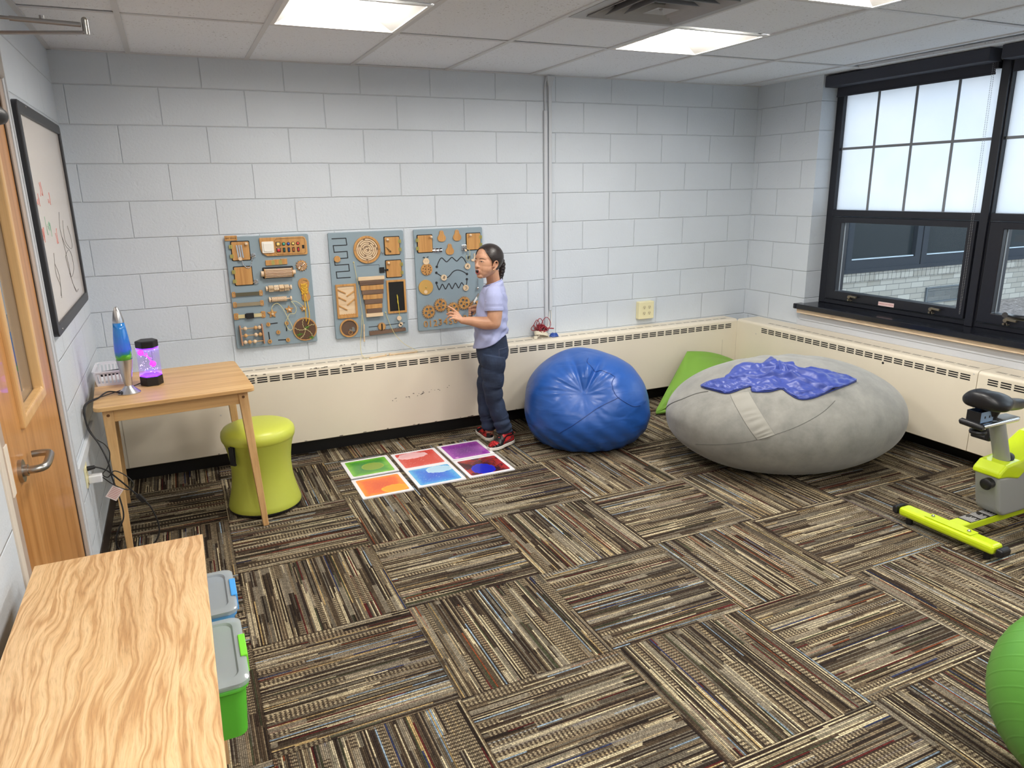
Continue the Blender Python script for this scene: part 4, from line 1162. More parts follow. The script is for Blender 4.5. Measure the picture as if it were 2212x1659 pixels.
tl = [('green', (1.140, -0.505), 'green gel floor tile with a yellow-green round blob', gel('green', (140, 214, 70), (76, 160, 54), (44, 118, 66), (128, 160, 44), (0.02, -0.005), (0.072, 0.062), 0.12)),
      ('orange', (1.135, -0.830), 'orange gel floor tile with an amber patch, nearest the stool side front', gel('orange', (250, 160, 40), (238, 104, 40), (222, 84, 40), (250, 160, 24), (0.055, -0.075), (0.075, 0.055), 0.5)),
      ('red', (1.463, -0.516), 'red gel floor tile with a pale pink ragged patch', gel('red', (226, 96, 90), (212, 64, 54), (206, 58, 48), (240, 186, 190), (-0.03, 0.07), (0.10, 0.055), 0.7)),
      ('blue', (1.463, -0.816), 'bright blue gel floor tile with a light blue ragged patch', gel('blue', (100, 196, 236), (46, 130, 226), (38, 96, 214), (176, 216, 240), (0.05, 0.07), (0.085, 0.055), 0.7)),
      ('purple', (1.784, -0.505), 'purple gel floor tile with the shoe resting on its corner', gel('purple', (176, 84, 190), (140, 56, 160), (112, 44, 138), (214, 140, 214), (-0.10, -0.11), (0.012, 0.010), 0.8)),
      ('red blue', (1.784, -0.813), 'dark red gel floor tile with a royal blue patch, nearest the blue beanbag', gel('redblue', (196, 60, 60), (150, 52, 46), (70, 36, 40), (38, 44, 190), (-0.02, -0.05), (0.075, 0.085), 0.55, third=(60, 30, 38)))]
for nm, (cx_, cy_), lb, mt in tl:
    t = thing('gel_floor_tile', lb, 'floor tile', (cx_, cy_, 0), group='six gel floor tiles')
    g = MB(); h = TS / 2; q = 0.021
    g.ringface(rrect(-h, -h, h, h, 0.004, 3), rrect(-h + q, -h + q, h - q, h - q, 0.012, 3), lambda u, v, w: (u, v, w), (0.0, 0.0065))
    g.build('border', M_tfr, t, world=False)
    MB().prism(rrect(-h + q, -h + q, h - q, h - q, 0.012, 4), lambda u, v, w: (u, v, w), (0.0005, 0.0060)).build('gel_pane', mt, t, world=False)
# ================================================================== BUSY BOARDS ON THE BACK WALL
M_brd = plain('board_paint_greyblue', (138, 156, 166), 0.5, nb=0.05)
M_ply = plain('board_ply_edge', (110, 122, 130), 0.6)
M_bw = wood('board_wood', (176, 126, 70), (196, 146, 86), (208, 160, 98), 'z', 2.0, 0.4, contrast=0.5)
M_bwl = wood('board_wood_light', (214, 184, 146), (226, 200, 164), (234, 212, 180), 'x', 2.0, 0.45, contrast=0.4)
M_bwd = wood('board_wood_dark', (92, 70, 56), (112, 88, 72), (126, 102, 84), 'x', 2.0, 0.5, contrast=0.6)
M_bwp = plain('bead_pale', (226, 200, 168), 0.4)
M_bwo = plain('bead_honey', (206, 160, 104), 0.4)
M_chr = plain('chrome', (210, 212, 214), 0.12, metal=1.0)
M_brs = plain('brass_hinge', (178, 168, 100), 0.35, metal=0.5)
M_blk = plain('board_black', (22, 22, 24), 0.6)
M_gap = plain('board_groove', (40, 42, 46), 0.8)
M_cordy = plain('cord_cream', (216, 206, 150), 0.7)
M_lace = plain('lace_yellow', (236, 190, 60), 0.6)
M_purp = plain('wood_rosewood', (186, 140, 110), 0.45)
BT = 1.42; BH = 0.685; BWd = 0.492; FR = 0.020

class Board:
    def __init__(self, x0, label):
        self.x0 = x0
        self.root = thing('busy_board', label, 'activity board', (x0 + BWd / 2, -0.001, BT - BH), group='three grey-blue wall activity boards')
    def P(self, u, v, w=0.0):
        """u, v in mm from the top left corner, w metres out from the board face"""
        return (self.x0 + u / 1000.0, -FR - w, BT - v / 1000.0)
    def F(self):
        return lambda u, v, w: self.P(u, v, w)
    def plate(self, poly, name, mat, w0, w1, parent=None, bevel=0.0, **kw):
        return MB().prism(poly, self.F(), (w0, w1)).build(name, mat, parent or self.root, bevel=bevel, **kw)
    def groove(self, pts, wd, name='track_groove', n=6, smooth=True):
        P_ = [(p[0], p[1], 0) for p in pts]
        if smooth: P_ = [tuple(p) for p in spline(P_, n)]
        V_ = []
        Pv = [Vector(p) for p in P_]; N_ = len(Pv)
        d0 = (Pv[1] - Pv[0]).normalized(); d1 = (Pv[-1] - Pv[-2]).normalized()
        Pv[0] = Pv[0] - d0 * wd / 2; Pv[-1] = Pv[-1] + d1 * wd / 2
        for i, p in enumerate(Pv):
            ta = (p - Pv[i - 1]).normalized() if i > 0 else (Pv[1] - p).normalized()
            tb_2 = (Pv[i + 1] - p).normalized() if i < N_ - 1 else ta
            t_ = (ta + tb_2); t_ = t_.normalized() if t_.length > 1e-6 else ta
            k_ = 1.0 / max(0.5, t_.dot(ta)); nn = Vector((-t_.y, t_.x, 0)) * (wd / 2 * k_)
            V_ += [(p + nn), (p - nn)]
        g = MB()
        vs_ = [self.P(v.x, v.y, 0.0006) for v in V_] + [self.P(v.x, v.y, -0.001) for v in V_]; m2 = len(V_)
        fs_ = []
        for i in range(N_ - 1):
            a_, b_, c_, e_ = 2 * i, 2 * i + 1, 2 * i + 3, 2 * i + 2
            fs_ += [(a_, b_, c_, e_), (a_, e_, e_ + m2, a_ + m2), (b_, b_ + m2, c_ + m2, c_)]
        g.add(vs_, fs_)
        return g.build(name, M_gap, self.root)
    def door(self, poly_lt, poly_rb, hinge, hv, knob=None, hand=None, extra=0):
        (u0, v0), (u1, v1) = poly_lt, poly_rb
        self.plate(rrect(u0 - 5, v0 - 5, u1 + 5, v1 + 5, 6), 'door_opening', M_blk, -0.001, 0.0006)
        d = self.plate(rrect(u0, v0, u1, v1, 6), 'little_door', M_bw, 0.002, 0.009, bevel=0.001)
        hu = u0 - 3 if hinge == 'L' else u1 + 3
        for v in hv:
            g = MB(); g.prism([(hu - 11, v - 11), (hu + 9, v - 11), (hu + 9, v + 11), (hu - 11, v + 11)], self.F(), (0.0092, 0.0108))
            g.cyl(self.P(hu - 1, v - 12, 0.0115), self.P(hu - 1, v + 12, 0.0115), 0.0028, 10)
            g.build('hinge', M_brs, d)
        if knob:
            g = MB(); g.cyl(self.P(knob[0], knob[1], 0.008), self.P(knob[0], knob[1], 0.014), 0.004, 12).ball(self.P(knob[0], knob[1], 0.02), 0.009, 14, 8)
            g.build('knob', M_bwp, d, smooth=True)
        return d
    def slab(self):
        g = MB().prism(rrect(0, 0, BWd * 1000, BH * 1000, 10), self.F(), (-0.018, 0.0))
        return g.build('backboard', M_brd, self.root, bevel=0.0025)
    def text(self, s, u, v, size, w, mat, name='lettering', parent=None, rot=0.0, ext=0.0004, **kw):
        g = MB(); c, sn = math.cos(rot), math.sin(rot)
        def f(x, y, z): return (self.x0 + u / 1000 + (x * c - y * sn), -FR - w - z, BT - v / 1000 + (x * sn + y * c))
        mb_text(g, s, size, f, ext, **kw)
        return g.build(name, mat, parent or self.root)

def gearpoly(u, v, r, n, dep=0.16, a0=0.0):
    out = []
    for i in range(n):
        a = 2 * PI * i / n + a0
        for k, rr_ in ((0.0, r * (1 - dep)), (0.25, r), (0.45, r), (0.5, r * (1 - dep))):
            an = a + 2 * PI * k / n
            out.append((u + rr_ * math.cos(an), v + rr_ * math.sin(an)))
    return out
def star(u, v, r, a0=-PI / 2):
    return [(u + (r if i % 2 == 0 else r * 0.5) * math.cos(a0 + PI * i / 5), v + (r if i % 2 == 0 else r * 0.5) * math.sin(a0 + PI * i / 5)) for i in range(10)]

# ------------------------------------------------ board 1
b = Board(0.478, 'grey-blue activity board with switches, abacus and yellow laced shoe, leftmost of the three')
b.slab()
sg = b.plate(rrect(1, -7, 71, 23, 3), 'name_plate', M_bw, 0.0, 0.006, bevel=0.001)
b.text('BAF SPACE', 36, 8.5, 0.0125, 0.0063, M_blk, parent=sg)
d1 = b.door((34, 31), (134, 140), 'L', (58, 115), (118, 44))
for uu in (67, 80, 93):
    MB().bar(b.P(uu - 4, 50, 0.012), b.P(uu + 1, 126, 0.012), 0.008, 0.004, up=(0, 1, 0)).build('slide_rail', M_chr, d1)
MB().cyl(b.P(75, 131, 0.012), b.P(75, 131, 0.02), 0.011, 20).build('slide_knob', M_bwp, d1, smooth=True)
b.door((34, 182), (134, 290), 'L', (209, 265))
for vv in (116, 275):
    g = MB(); g.prism([(142, vv - 12), (166, vv - 14), (168, vv + 12), (142, vv + 14)], b.F(), (0.001, 0.004)); g.cyl(b.P(136, vv + 4, 0.012), b.P(164, vv, 0.012), 0.005, 12).cyl(b.P(150, vv - 12, 0.01), b.P(150, vv + 14, 0.01), 0.005, 12)
    g.build('latch', M_chr, b.root, bevel=0.001)
g = MB(); cp = spline([b.P(84, 140, 0.012), b.P(92, 170, 0.012), b.P(112, 188, 0.012), b.P(132, 178, 0.012), b.P(146, 130, 0.014)], 5)
for k, c in enumerate(cp): g.ball(c, 0.0032, 8, 5)
g.tube(cp, 0.0012, 6).build('chain', M_chr, b.root, smooth=True)
# switch panel
pn = b.plate([(196, 20), (200, 13), (455, 13), (468, 20), (477, 45), (477, 118), (472, 125), (235, 125), (206, 106), (198, 80)], 'switch_panel', M_bw, 0.0, 0.012, bevel=0.002)
MB().ringface(rrect(286, 22, 466, 118, 14), rrect(287.6, 23.6, 464.4, 116.4, 13), b.F(), (0.011, 0.0126)).build('panel_line', M_blk, pn)
MB().prism(rrect(207, 36, 277, 105, 6), b.F(), (0.012, 0.020)).prism(rrect(216, 45, 268, 96, 4), b.F(), (0.020, 0.0235)).build('wall_switch', plain('switch_ivory', (234, 230, 220), 0.35), pn, bevel=0.002)
cols1 = [(234, 200, 110), (70, 170, 140), (50, 80, 170), (240, 210, 110), (224, 90, 70)]
cols2 = [(190, 40, 50), (30, 90, 70), (30, 50, 110), (190, 100, 40), (200, 40, 50)]
for k, uu in enumerate((304, 337, 365, 393, 422)):
    if k == 0:
        for vv, cc in ((54, cols1[0]), (90, cols2[0])):
            o = b.plate(rrect(uu - 13, vv - 13, uu + 13, vv + 13, 2), 'switch_bezel', M_blk, 0.012, 0.015, pn)
            b.plate(rrect(uu - 9, vv - 9, uu + 9, vv + 9, 1), 'rocker', plain('rocker_%d_%d' % (k, vv), cc, 0.25, coat=0.5), 0.015, 0.019, o, bevel=0.001)
    else:
        o = b.plate(circ(uu, 54.5, 10.5, 24), 'switch_bezel', M_blk, 0.012, 0.015, pn)
        MB().ball(b.P(uu, 54.5, 0.0145), 0.0078, 16, 8, s=(1, 0.6, 1)).build('push_button', plain('button_%d' % k, cols1[k], 0.2, coat=0.6), o, smooth=True)
        o = b.plate(rrect(uu - 7, 77, uu + 7, 105, 1.5), 'switch_bezel', M_blk, 0.012, 0.015, pn)
        b.plate(rrect(uu - 3.5, 82, uu + 3.5, 100, 1), 'rocker', plain('toggle_%d' % k, cols2[k], 0.3, coat=0.5), 0.015, 0.018, o)
b.plate(rrect(446, 66, 460, 87, 1), 'power_socket', M_blk, 0.012, 0.014, pn)
# hinged blocks
hb_ = [(220, 262), (265, 306), (309, 349)]
for k, (ua, ub) in enumerate(hb_):
    o = b.plate(rrect(ua, 149 - k * 2, ub, 181 - k, 2), 'hinged_block', M_bw, 0.0, 0.010, bevel=0.001)
    if k < 2: MB().prism([(ub - 8, 151), (ub + 11, 151), (ub + 11, 179), (ub - 8, 179)], b.F(), (0.0101, 0.0115)).build('hinge', M_brs, o)
# ratchet rattle in its window
b.plate(rrect(196, 192, 382, 262, 8), 'rattle_window', M_gap, -0.001, 0.0006)
rt = MB(); rt.cyl(b.P(205, 229, 0.018), b.P(209, 229, 0.018), 0.030, 32).cyl(b.P(369, 230, 0.018), b.P(373, 230, 0.018), 0.030, 32)
ro = rt.build('rattle_end', M_bw, b.root, smooth=True)
g = MB()
for k in range(18):
    a = 2 * PI * k / 18
    du, dw = math.cos(a) * 0.026, math.sin(a) * 0.026
    p = b.P(208, 229, 0.018); q = b.P(370, 230, 0.018)
    g.cyl((p[0], p[1] - dw, p[2] + du), (q[0], q[1] - dw, q[2] + du), 0.0016, 6)
g.build('rattle_rod', M_bwp, ro, kind='stuff')
MB().cyl(b.P(209, 229, 0.018), b.P(369, 230, 0.018), 0.021, 28).build('rattle_drum', plain('drum_copper', (176, 138, 104), 0.35), ro, smooth=True)
for uu in (186, 374): MB().cyl(b.P(uu, 229, 0.018), b.P(uu + 17, 229, 0.018), 0.017 if uu < 200 else 0.014, 24).build('rattle_bearing', M_bwp, ro, smooth=True)
# picture cubes
cu = [MB().cyl(b.P(uu, 322, 0.015), b.P(uu + 10, 322, 0.015), 0.015, 20).build('cube_stand', M_bwp, b.root, smooth=True) for uu in (205, 350)]
g = MB().cyl(b.P(206, 322, 0.015), b.P(356, 322, 0.015), 0.004, 10).build('cube_axle', M_bwo, b.root)
for k in range(4):
    u0 = 220 + k * 31.5
    R_ = Matrix.Rotation(math.radians((20, -25, 35, 15)[k]), 3, 'X')
    c = b.P(u0 + 15, 323, 0.016)
    o = MB().box((-0.0145, -0.0155, -0.0155), (0.0145, 0.0155, 0.0155), R_, c).build('picture_cube', M_bwl, b.root, bevel=0.002)
    g = MB()
    def fr(x, y, z, R_=R_, c=c): return Vector(c) + R_ @ Vector((x, -0.0158 - z, y))
    for sym in range(2):
        g.ringface(circ((-0.005, 0.006)[sym], 0.0, 0.0050, 14), circ((-0.005, 0.006)[sym], 0.0, 0.0036, 14), fr, (0, 0.0003))
    if k in (1, 3): g.prism([(-0.009, -0.011), (0.009, -0.011), (0.009, -0.009), (-0.009, -0.009)], fr, (0, 0.0003))
    g.build('cube_picture', M_blk, o)
# massage roller
for uu, rr_ in ((217, 0.017), (345, 0.014)): MB().cyl(b.P(uu, 391, 0.015), b.P(uu + 9, 391, 0.015), rr_, 22).build('roller_stand', M_bwp, b.root, smooth=True)
g = MB().cyl(b.P(220, 391, 0.015), b.P(352, 391, 0.015), 0.004, 10).cyl(b.P(232, 391, 0.015), b.P(322, 391, 0.015), 0.0125, 24)
for i in range(15):
    for k in range(14):
        a = 2 * PI * (k + 0.5 * (i % 2)) / 14
        p = b.P(234 + i * 6.2, 391, 0.015)
        g.ball((p[0], p[1] - math.sin(a) * 0.0135, p[2] + math.cos(a) * 0.0135), 0.0025, 6, 4)
g.build('bumpy_roller', M_bwp, b.root, smooth=True)
# gear with spiral
gg = b.plate(gearpoly(434, 193, 37, 14, 0.2), 'spiral_gear', M_bw, 0.0, 0.008, bevel=0.0005)
g = MB()
g.tube([b.P(434 + (4 + k * 0.48) * math.cos(k * 0.35), 193 + (4 + k * 0.48) * math.sin(k * 0.35), 0.009) for k in range(48)], 0.0016, 6).ball(b.P(434, 193, 0.010), 0.005, 10, 6)
g.build('spiral', M_chr, gg, smooth=True)
g = MB()
for k in range(14):
    a = 2 * PI * (k + 0.35) / 14; g.ball(b.P(434 + 33 * math.cos(a), 193 + 33 * math.sin(a), 0.009), 0.0022, 6, 4)
g.build('gear_studs', M_chr, gg, kind='stuff')
# shoe sole with yellow lace
sole = [(438, 271), (456, 276), (468, 292), (470, 312), (464, 335), (462, 355), (468, 378), (470, 396), (461, 413), (444, 419), (426, 414), (417, 398), (419, 372), (414, 350), (405, 325), (402, 303), (408, 285), (422, 274)]
so = b.plate([(p.x, p.y) for p in spline([(u, v, 0) for u, v in sole], 4, closed=True)], 'shoe_sole', M_bw, 0.0, 0.008, bevel=0.001)
b.text('shoes', 446, 287, 0.012, 0.0083, M_blk, parent=so, rot=-0.25)
lace = []
for k in range(7):
    vv = 305 + k * 10.5; s_ = 1 if k % 2 else -1
    lace += [b.P(436 + s_ * 18, vv, 0.011), b.P(436 + s_ * 10, vv + 6, 0.013)]
g = MB().tube(spline(lace, 6), 0.0022, 7).tube(spline([b.P(436 - 18 * s_, vv, 0.011) if 0 else b.P(436 + (18 if k % 2 == 0 else -18), 305 + k * 10.5, 0.012) for k in range(7)], 6), 0.0022, 7)
g.tube(spline([b.P(436, 370, 0.012), b.P(432, 420, 0.016), b.P(431, 480, 0.018), b.P(430, 546, 0.014)], 6), 0.0024, 7).tube(spline([b.P(438, 370, 0.012), b.P(446, 420, 0.017), b.P(452, 490, 0.02), b.P(450, 530, 0.018), b.P(438, 568, 0.016)], 6), 0.0024, 7)
g.build('shoe_lace', M_lace, b.root, smooth=True)
# straps
def strap(v, mat, buckle=False):
    ua, ub = (16, 174)
    for uu, side in ((ua, 0), (ub, 1)):
        g = b.plate(rrect(uu - 11 if not buckle else uu - 14, v - 20 if buckle else v - 17, uu + 11 if not buckle else uu + 14, v + 20 if buckle else v + 17, 8), 'strap_mount', M_bw, 0.0, 0.007, bevel=0.001)
        o = MB()
        for dv in (-9, 9): o.ball(b.P(uu, v + dv, 0.007), 0.0035, 8, 5)
        o.build('mount_screw', M_chr, g, smooth=True)
    MB().prism([(ua + 10, v - 10), (ub - 10, v - 10), (ub - 10, v + 12), (ua + 10, v + 12)], b.F(), (0.008, 0.0095)).build('strap_band', mat, b.root)
    if buckle:
        MB().prism(rrect(72, v - 17, 118, v + 17, 4), b.F(), (0.009, 0.019)).prism(rrect(66, v - 13, 76, v + 13, 2), b.F(), (0.009, 0.016)).build('side_release_buckle', M_blk, b.root, bevel=0.003)
strap(346, plain('webbing_olive', (92, 88, 70), 0.8, nb=0.3, nscale=200)); strap(409, plain('webbing_tan', (146, 134, 110), 0.8, nb=0.3, nscale=200)); strap(481, plain('webbing_cream', (206, 192, 146), 0.8, nb=0.3, nscale=200), True)
# abacus
for uu in (28, 158): MB().prism([(uu - 4, 537), (uu + 4, 537), (uu + 8, 661), (uu, 661)], b.F(), (0.0, 0.032)).build('abacus_side', M_purp, b.root, bevel=0.002)
for r_, (vv, us) in enumerate(((557, (58, 119, 142)), (601, (57, 117, 143)), (643, (50, 76, 107)))):
    MB().cyl(b.P(30, vv, 0.022), b.P(162, vv, 0.022), 0.0026, 10).build('abacus_rod', M_bwo, b.root)
    for k, uu in enumerate(us): MB().ball(b.P(uu, vv, 0.022), 0.0122, 20, 12, s=(0.95, 1, 1)).build('abacus_bead', (M_bwp, M_bwo)[(r_ + k) % 2], b.root, smooth=True)
# number discs with slots
for n_, (uu, vv), gp in (('1', (198, 546), ((205, 545), (252, 543))), ('2', (309, 548), ((309, 555), (305, 597))), ('3', (253, 601), None), ('4', (197, 655), ((195, 598), (197, 648))), ('5', (308, 656), ((251, 653), (300, 655)))):
    if gp: b.groove(list(gp), 7, 'number_slot', smooth=False)
    o = MB().cyl(b.P(uu, vv, 0.001), b.P(uu, vv, 0.010), 0.0125, 26).build('number_disc', M_bw, b.root, smooth=True)
    b.text(n_, uu, vv, 0.018, 0.0105, M_blk, parent=o)
# stars and cord
for uu, vv, rr_ in ((229, 480, 31), (333, 463, 27), (421, 464, 24)):
    o = b.plate(star(uu, vv, rr_), 'wooden_star', M_bw, 0.0, 0.007, bevel=0.001)
    MB().ball(b.P(uu, vv + 2, 0.012), 0.008, 12, 8).build('star_knob', M_bwp, o, smooth=True)
rope = [(230, 478), (226, 448), (240, 424), (266, 418), (293, 451), (317, 510), (341, 574), (330, 592), (312, 582), (302, 545), (318, 512), (332, 490), (364, 488), (374, 455), (360, 425), (350, 412), (378, 414), (408, 438), (421, 462)]
MB().tube(spline([b.P(u, v, 0.018) for u, v in rope], 6), 0.0018, 6).build('star_cord', M_cordy, b.root, smooth=True)
# round maze wheel with brown fields and green crumbs
o = b.plate(circ(419, 597, 75, 56), 'wheel_rim', M_bw, 0.0, 0.008, bevel=0.001)
b.plate(circ(419, 597, 67, 48), 'wheel_field', plain('wheel_brown', (94, 68, 52), 0.4), 0.008, 0.0086, o)
g = MB()
for k in range(5):
    a = 2 * PI * k / 5 + 0.35; pts = []
    for i in range(12):
        r_ = 6 + i * 5.4; an = a + 0.5 * (i / 11) + 0.06 * math.sin(i * 2.1)
        pts.append(b.P(419 + r_ * math.cos(an), 597 + r_ * math.sin(an), 0.0092))
    g.tube(spline(pts, 3), 0.0014, 5)
g.ball(b.P(419, 597, 0.01), 0.006, 10, 6)
g.build('wheel_wavy_wall', M_cordy, o, smooth=True)
g = MB(); random.seed(2)
for cx_, cy_, n_ in ((385, 630, 40), (452, 655, 40), (432, 585, 26)):
    for _ in range(n_):
        g.ball(b.P(random.gauss(cx_, 9), random.gauss(cy_, 5), 0.010), 0.0022, 5, 3)
g.build('green_crumbs', plain('crumb_green', (90, 140, 50), 0.5), o, kind='stuff')
g = MB()
for k in range(10):
    a = 2 * PI * k / 10 + 0.2; g.ball(b.P(419 + 71 * math.cos(a), 597 + 71 * math.sin(a), 0.008), 0.003, 8, 4)
g.build('rim_screws', M_chr, o, kind='stuff')

# ------------------------------------------------ board 2
b = Board(1.090, 'grey-blue activity board with round maze and striped xylophone bars, middle of the three')
b.slab()
b.groove([(25, 37), (113, 37), (116, 79)], 6, smooth=False); b.groove([(110, 80), (29, 80), (32, 122), (114, 120), (116, 161)], 6, smooth=False)
b.groove([(112, 162), (66, 163)], 6, smooth=False); b.groove([(30, 178), (31, 204), (118, 203), (120, 245)], 6, smooth=False); b.groove([(114, 246), (35, 247), (37, 287), (122, 287)], 6, smooth=False)
MB().cyl(b.P(46, 165, 0.001), b.P(46, 165, 0.012), 0.020, 30).build('slider_disc', M_bw, b.root, smooth=True)
# round maze
o = MB().ringface(circ(243, 115, 88, 60), circ(243, 115, 73, 60), b.F(), (0.0, 0.010)).build('maze_rim', M_bw, b.root, bevel=0.001)
b.plate(circ(243, 115, 74, 60), 'maze_floor', plain('maze_floor_dark', (150, 128, 104), 0.6), 0.0003, 0.002, o)
g = MB()
for r_, segs in ((66, ((100, 250), (262, 350), (5, 88))), (54, ((60, 200), (215, 330), (345, 408))), (42, ((120, 290), (305, 460))), (30, ((20, 175), (200, 370))), (19, ((-60, 200),)), (9, ((90, 330),))):
    for a0, a1 in segs:
        n_ = max(6, int((a1 - a0) / 9)); op = []
        for side, dr_ in ((0, 3.8), (1, -3.8)):
            rng = range(n_ + 1) if side == 0 else range(n_, -1, -1)
            for i in rng:
                a = math.radians(a0 + (a1 - a0) * i / n_); op.append((243 + (r_ + dr_) * math.cos(a), 115 + (r_ + dr_) * math.sin(a)))
        m_ = len(op) // 2
        for i in range(m_ - 1):
            g.prism([op[i], op[i + 1], op[2 * m_ - 2 - i], op[2 * m_ - 1 - i]], b.F(), (0.002, 0.0075))
g.build('maze_wall', M_bwl, o)
g = MB()
for a in (0, 90, 180, 270): g.ball(b.P(243 + 80 * math.cos(math.radians(a)), 115 + 80 * math.sin(math.radians(a)), 0.010), 0.003, 8, 4)
g.build('maze_screws', M_chr, o, kind='stuff')
b.door((362, 42), (460, 154), 'R', (70, 124), (379, 57)); b.door((363, 194), (464, 302), 'R', (220, 276), (377, 208))
MB().tube(spline([b.P(343, 132, 0.004), b.P(338, 140, 0.01), b.P(346, 146, 0.012), b.P(352, 136, 0.008)], 5), 0.0016, 6).cyl(b.P(343, 138, 0), b.P(343, 138, 0.01), 0.003, 8).build('screw_eye', M_chr, b.root, smooth=True)
MB().tube(spline([b.P(365, 105, 0.012), b.P(378, 112, 0.014), b.P(398, 132, 0.014), b.P(394, 138, 0.013), b.P(374, 112, 0.013)], 5), 0.0014, 6).cyl(b.P(396, 134, 0.009), b.P(396, 134, 0.014), 0.006, 12).build('hook', plain('hook_bronze', (120, 100, 70), 0.3, metal=0.8), b.root, smooth=True)
MB().prism(rrect(316, 234, 350, 270, 3), b.F(), (0.001, 0.006)).cyl(b.P(350, 252, 0.011), b.P(372, 252, 0.011), 0.0045, 10).box(*sorted([b.P(366, 258, 0.008), b.P(374, 246, 0.018)])).build('black_latch', M_blk, b.root, bevel=0.001)
# recessed name slot with pale line
b.groove([(172, 217), (316, 216)], 2.4, 'tray_slot', smooth=False); b.groove([(317, 216), (319, 228)], 2.0, 'tray_slot', smooth=False)
# xylophone
MB().prism([(200, 290), (230, 290), (222, 546), (206, 546)], b.F(), (0.0, 0.012)).build('xylophone_rail', M_bw, b.root); MB().prism([(286, 290), (316, 290), (308, 546), (292, 546)], b.F(), (0.0, 0.012)).build('xylophone_rail', M_bw, b.root)
bars = [(168, 342, 299, M_bwl, 24), (176, 336, 325, M_bwd, 33), (182, 333, 360, M_bw, 30), (187, 330, 389, M_bwd, 30), (193, 324, 421, M_bw, 30), (201, 320, 452, M_bwd, 30), (206, 317, 484, M_bw, 29), (211, 312, 514, M_bwd, 29), (204, 318, 541, M_bwl, 24)]
for ua, ub, vv, mt, hh in bars:
    w_ = 0.012 if mt is not M_bwl else 0.014
    b.plate(rrect(ua, vv - hh / 2, ub, vv + hh / 2, 3), 'xylophone_bar', mt, w_, w_ + 0.011, bevel=0.0015)
# black chalk window with yellow yarn
o = MB().ringface(rrect(357, 322, 487, 544, 3), rrect(370, 335, 474, 531, 2), b.F(), (0.0, 0.009)).build('window_frame_wood', M_bw, b.root, bevel=0.001)
b.plate(rrect(369, 334, 475, 532, 2), 'black_panel', plain('panel_black_gloss', (26, 25, 26), 0.35), 0.0005, 0.003, o)
g = MB(); random.seed(6)
for k in range(5):
    g.tube(spline([b.P(424 + random.uniform(-2, 2), 419 + k * 4, 0.006), b.P(425 + random.uniform(-6, 6), 440, 0.010), b.P(426 + random.uniform(-6, 6), 470, 0.012), b.P(429 + random.uniform(-2, 2), 500, 0.014), b.P(431, 560, 0.016)], 6), 0.0013, 5)
g.build('yellow_yarn', plain('yarn_yellow', (206, 186, 70), 0.8), b.root, smooth=True)
for uu, vv in ((428, 579), (432, 627), (440, 618)):
    MB().cyl(b.P(uu, vv, 0.012), b.P(uu, vv, 0.019), 0.0155 if uu == 428 else 0.011, 22).build('wooden_bead', M_bwp, b.root, smooth=True)
MB().tube([b.P(430, 565, 0.016), b.P(431, 600, 0.014), b.P(434, 620, 0.014)], 0.0012, 5).build('bead_string', M_cordy, b.root)
# pebble drop game
o = MB().ringface(rrect(20, 328, 154, 549, 3), rrect(33, 341, 141, 536, 2), b.F(), (0.0, 0.010)).build('drop_frame', M_bw, b.root, bevel=0.001)
b.plate(rrect(32, 340, 142, 537, 2), 'drop_panel', M_bwl, 0.0005, 0.003, o)
for (ua, va), (ub, vb) in (((33, 360), (84, 388)), ((138, 377), (89, 408)), ((33, 407), (84, 437)), ((140, 427), (89, 465)), ((34, 464), (86, 496))):
    MB().bar(b.P(ua, va, 0.006), b.P(ub, vb, 0.006), 0.0075, 0.006, up=(0, 1, 0)).build('ramp', M_bw, o, bevel=0.001)
g = [(34, 538), (141, 538), (141, 522)] + [(141 - k * 7.6, 522 + (4 if k % 2 else 0)) for k in range(1, 15)]
b.plate(g, 'drop_tray', M_bw, 0.003, 0.007, o)
# circle with steel shapes
o = MB().ringface(circ(89, 617, 61, 48), circ(89, 617, 51, 48), b.F(), (0.0, 0.009)).build('porthole_rim', M_bw, b.root, bevel=0.001)
b.plate(circ(89, 617, 52, 48), 'porthole_back', plain('porthole_brown', (96, 74, 60), 0.6), 0.0005, 0.003, o)
g = MB(); random.seed(9)
for k in range(12): g.prism(gearpoly(116 + random.gauss(0, 9), 630 + random.gauss(0, 11), 8, 6, 0.4, random.random()), b.F(), (0.003 + 0.0002 * k, 0.0045 + 0.0002 * k))
g.build('steel_shapes', plain('steel_shape', (176, 178, 180), 0.3, metal=0.8), o, kind='stuff')
MB().ringface(circ(96, 648, 14, 24), circ(96, 648, 11, 24), b.F(), (0.003, 0.007)).build('wooden_ring', M_bw, o)
# saw with gear
b.groove([(222, 624), (468, 617)], 4.5, 'saw_slot', smooth=False)
o = b.plate(gearpoly(308, 627, 29, 18, 0.2), 'saw_gear', M_bw, 0.001, 0.008)
b.plate(rrect(304, 606, 312, 650, 4), 'gear_grip', M_blk, 0.008, 0.014, o)
teeth = []
for k in range(26):
    uu = 222 + k * 9.6
    teeth += [(uu, 654 - k * 0.1), (uu + 1.5, 647 - k * 0.1), (uu + 8, 654 - k * 0.1)]
b.plate(teeth + [(472, 652), (472, 670), (224, 680), (221, 676)], 'saw_blade', M_bwd, 0.001, 0.008)
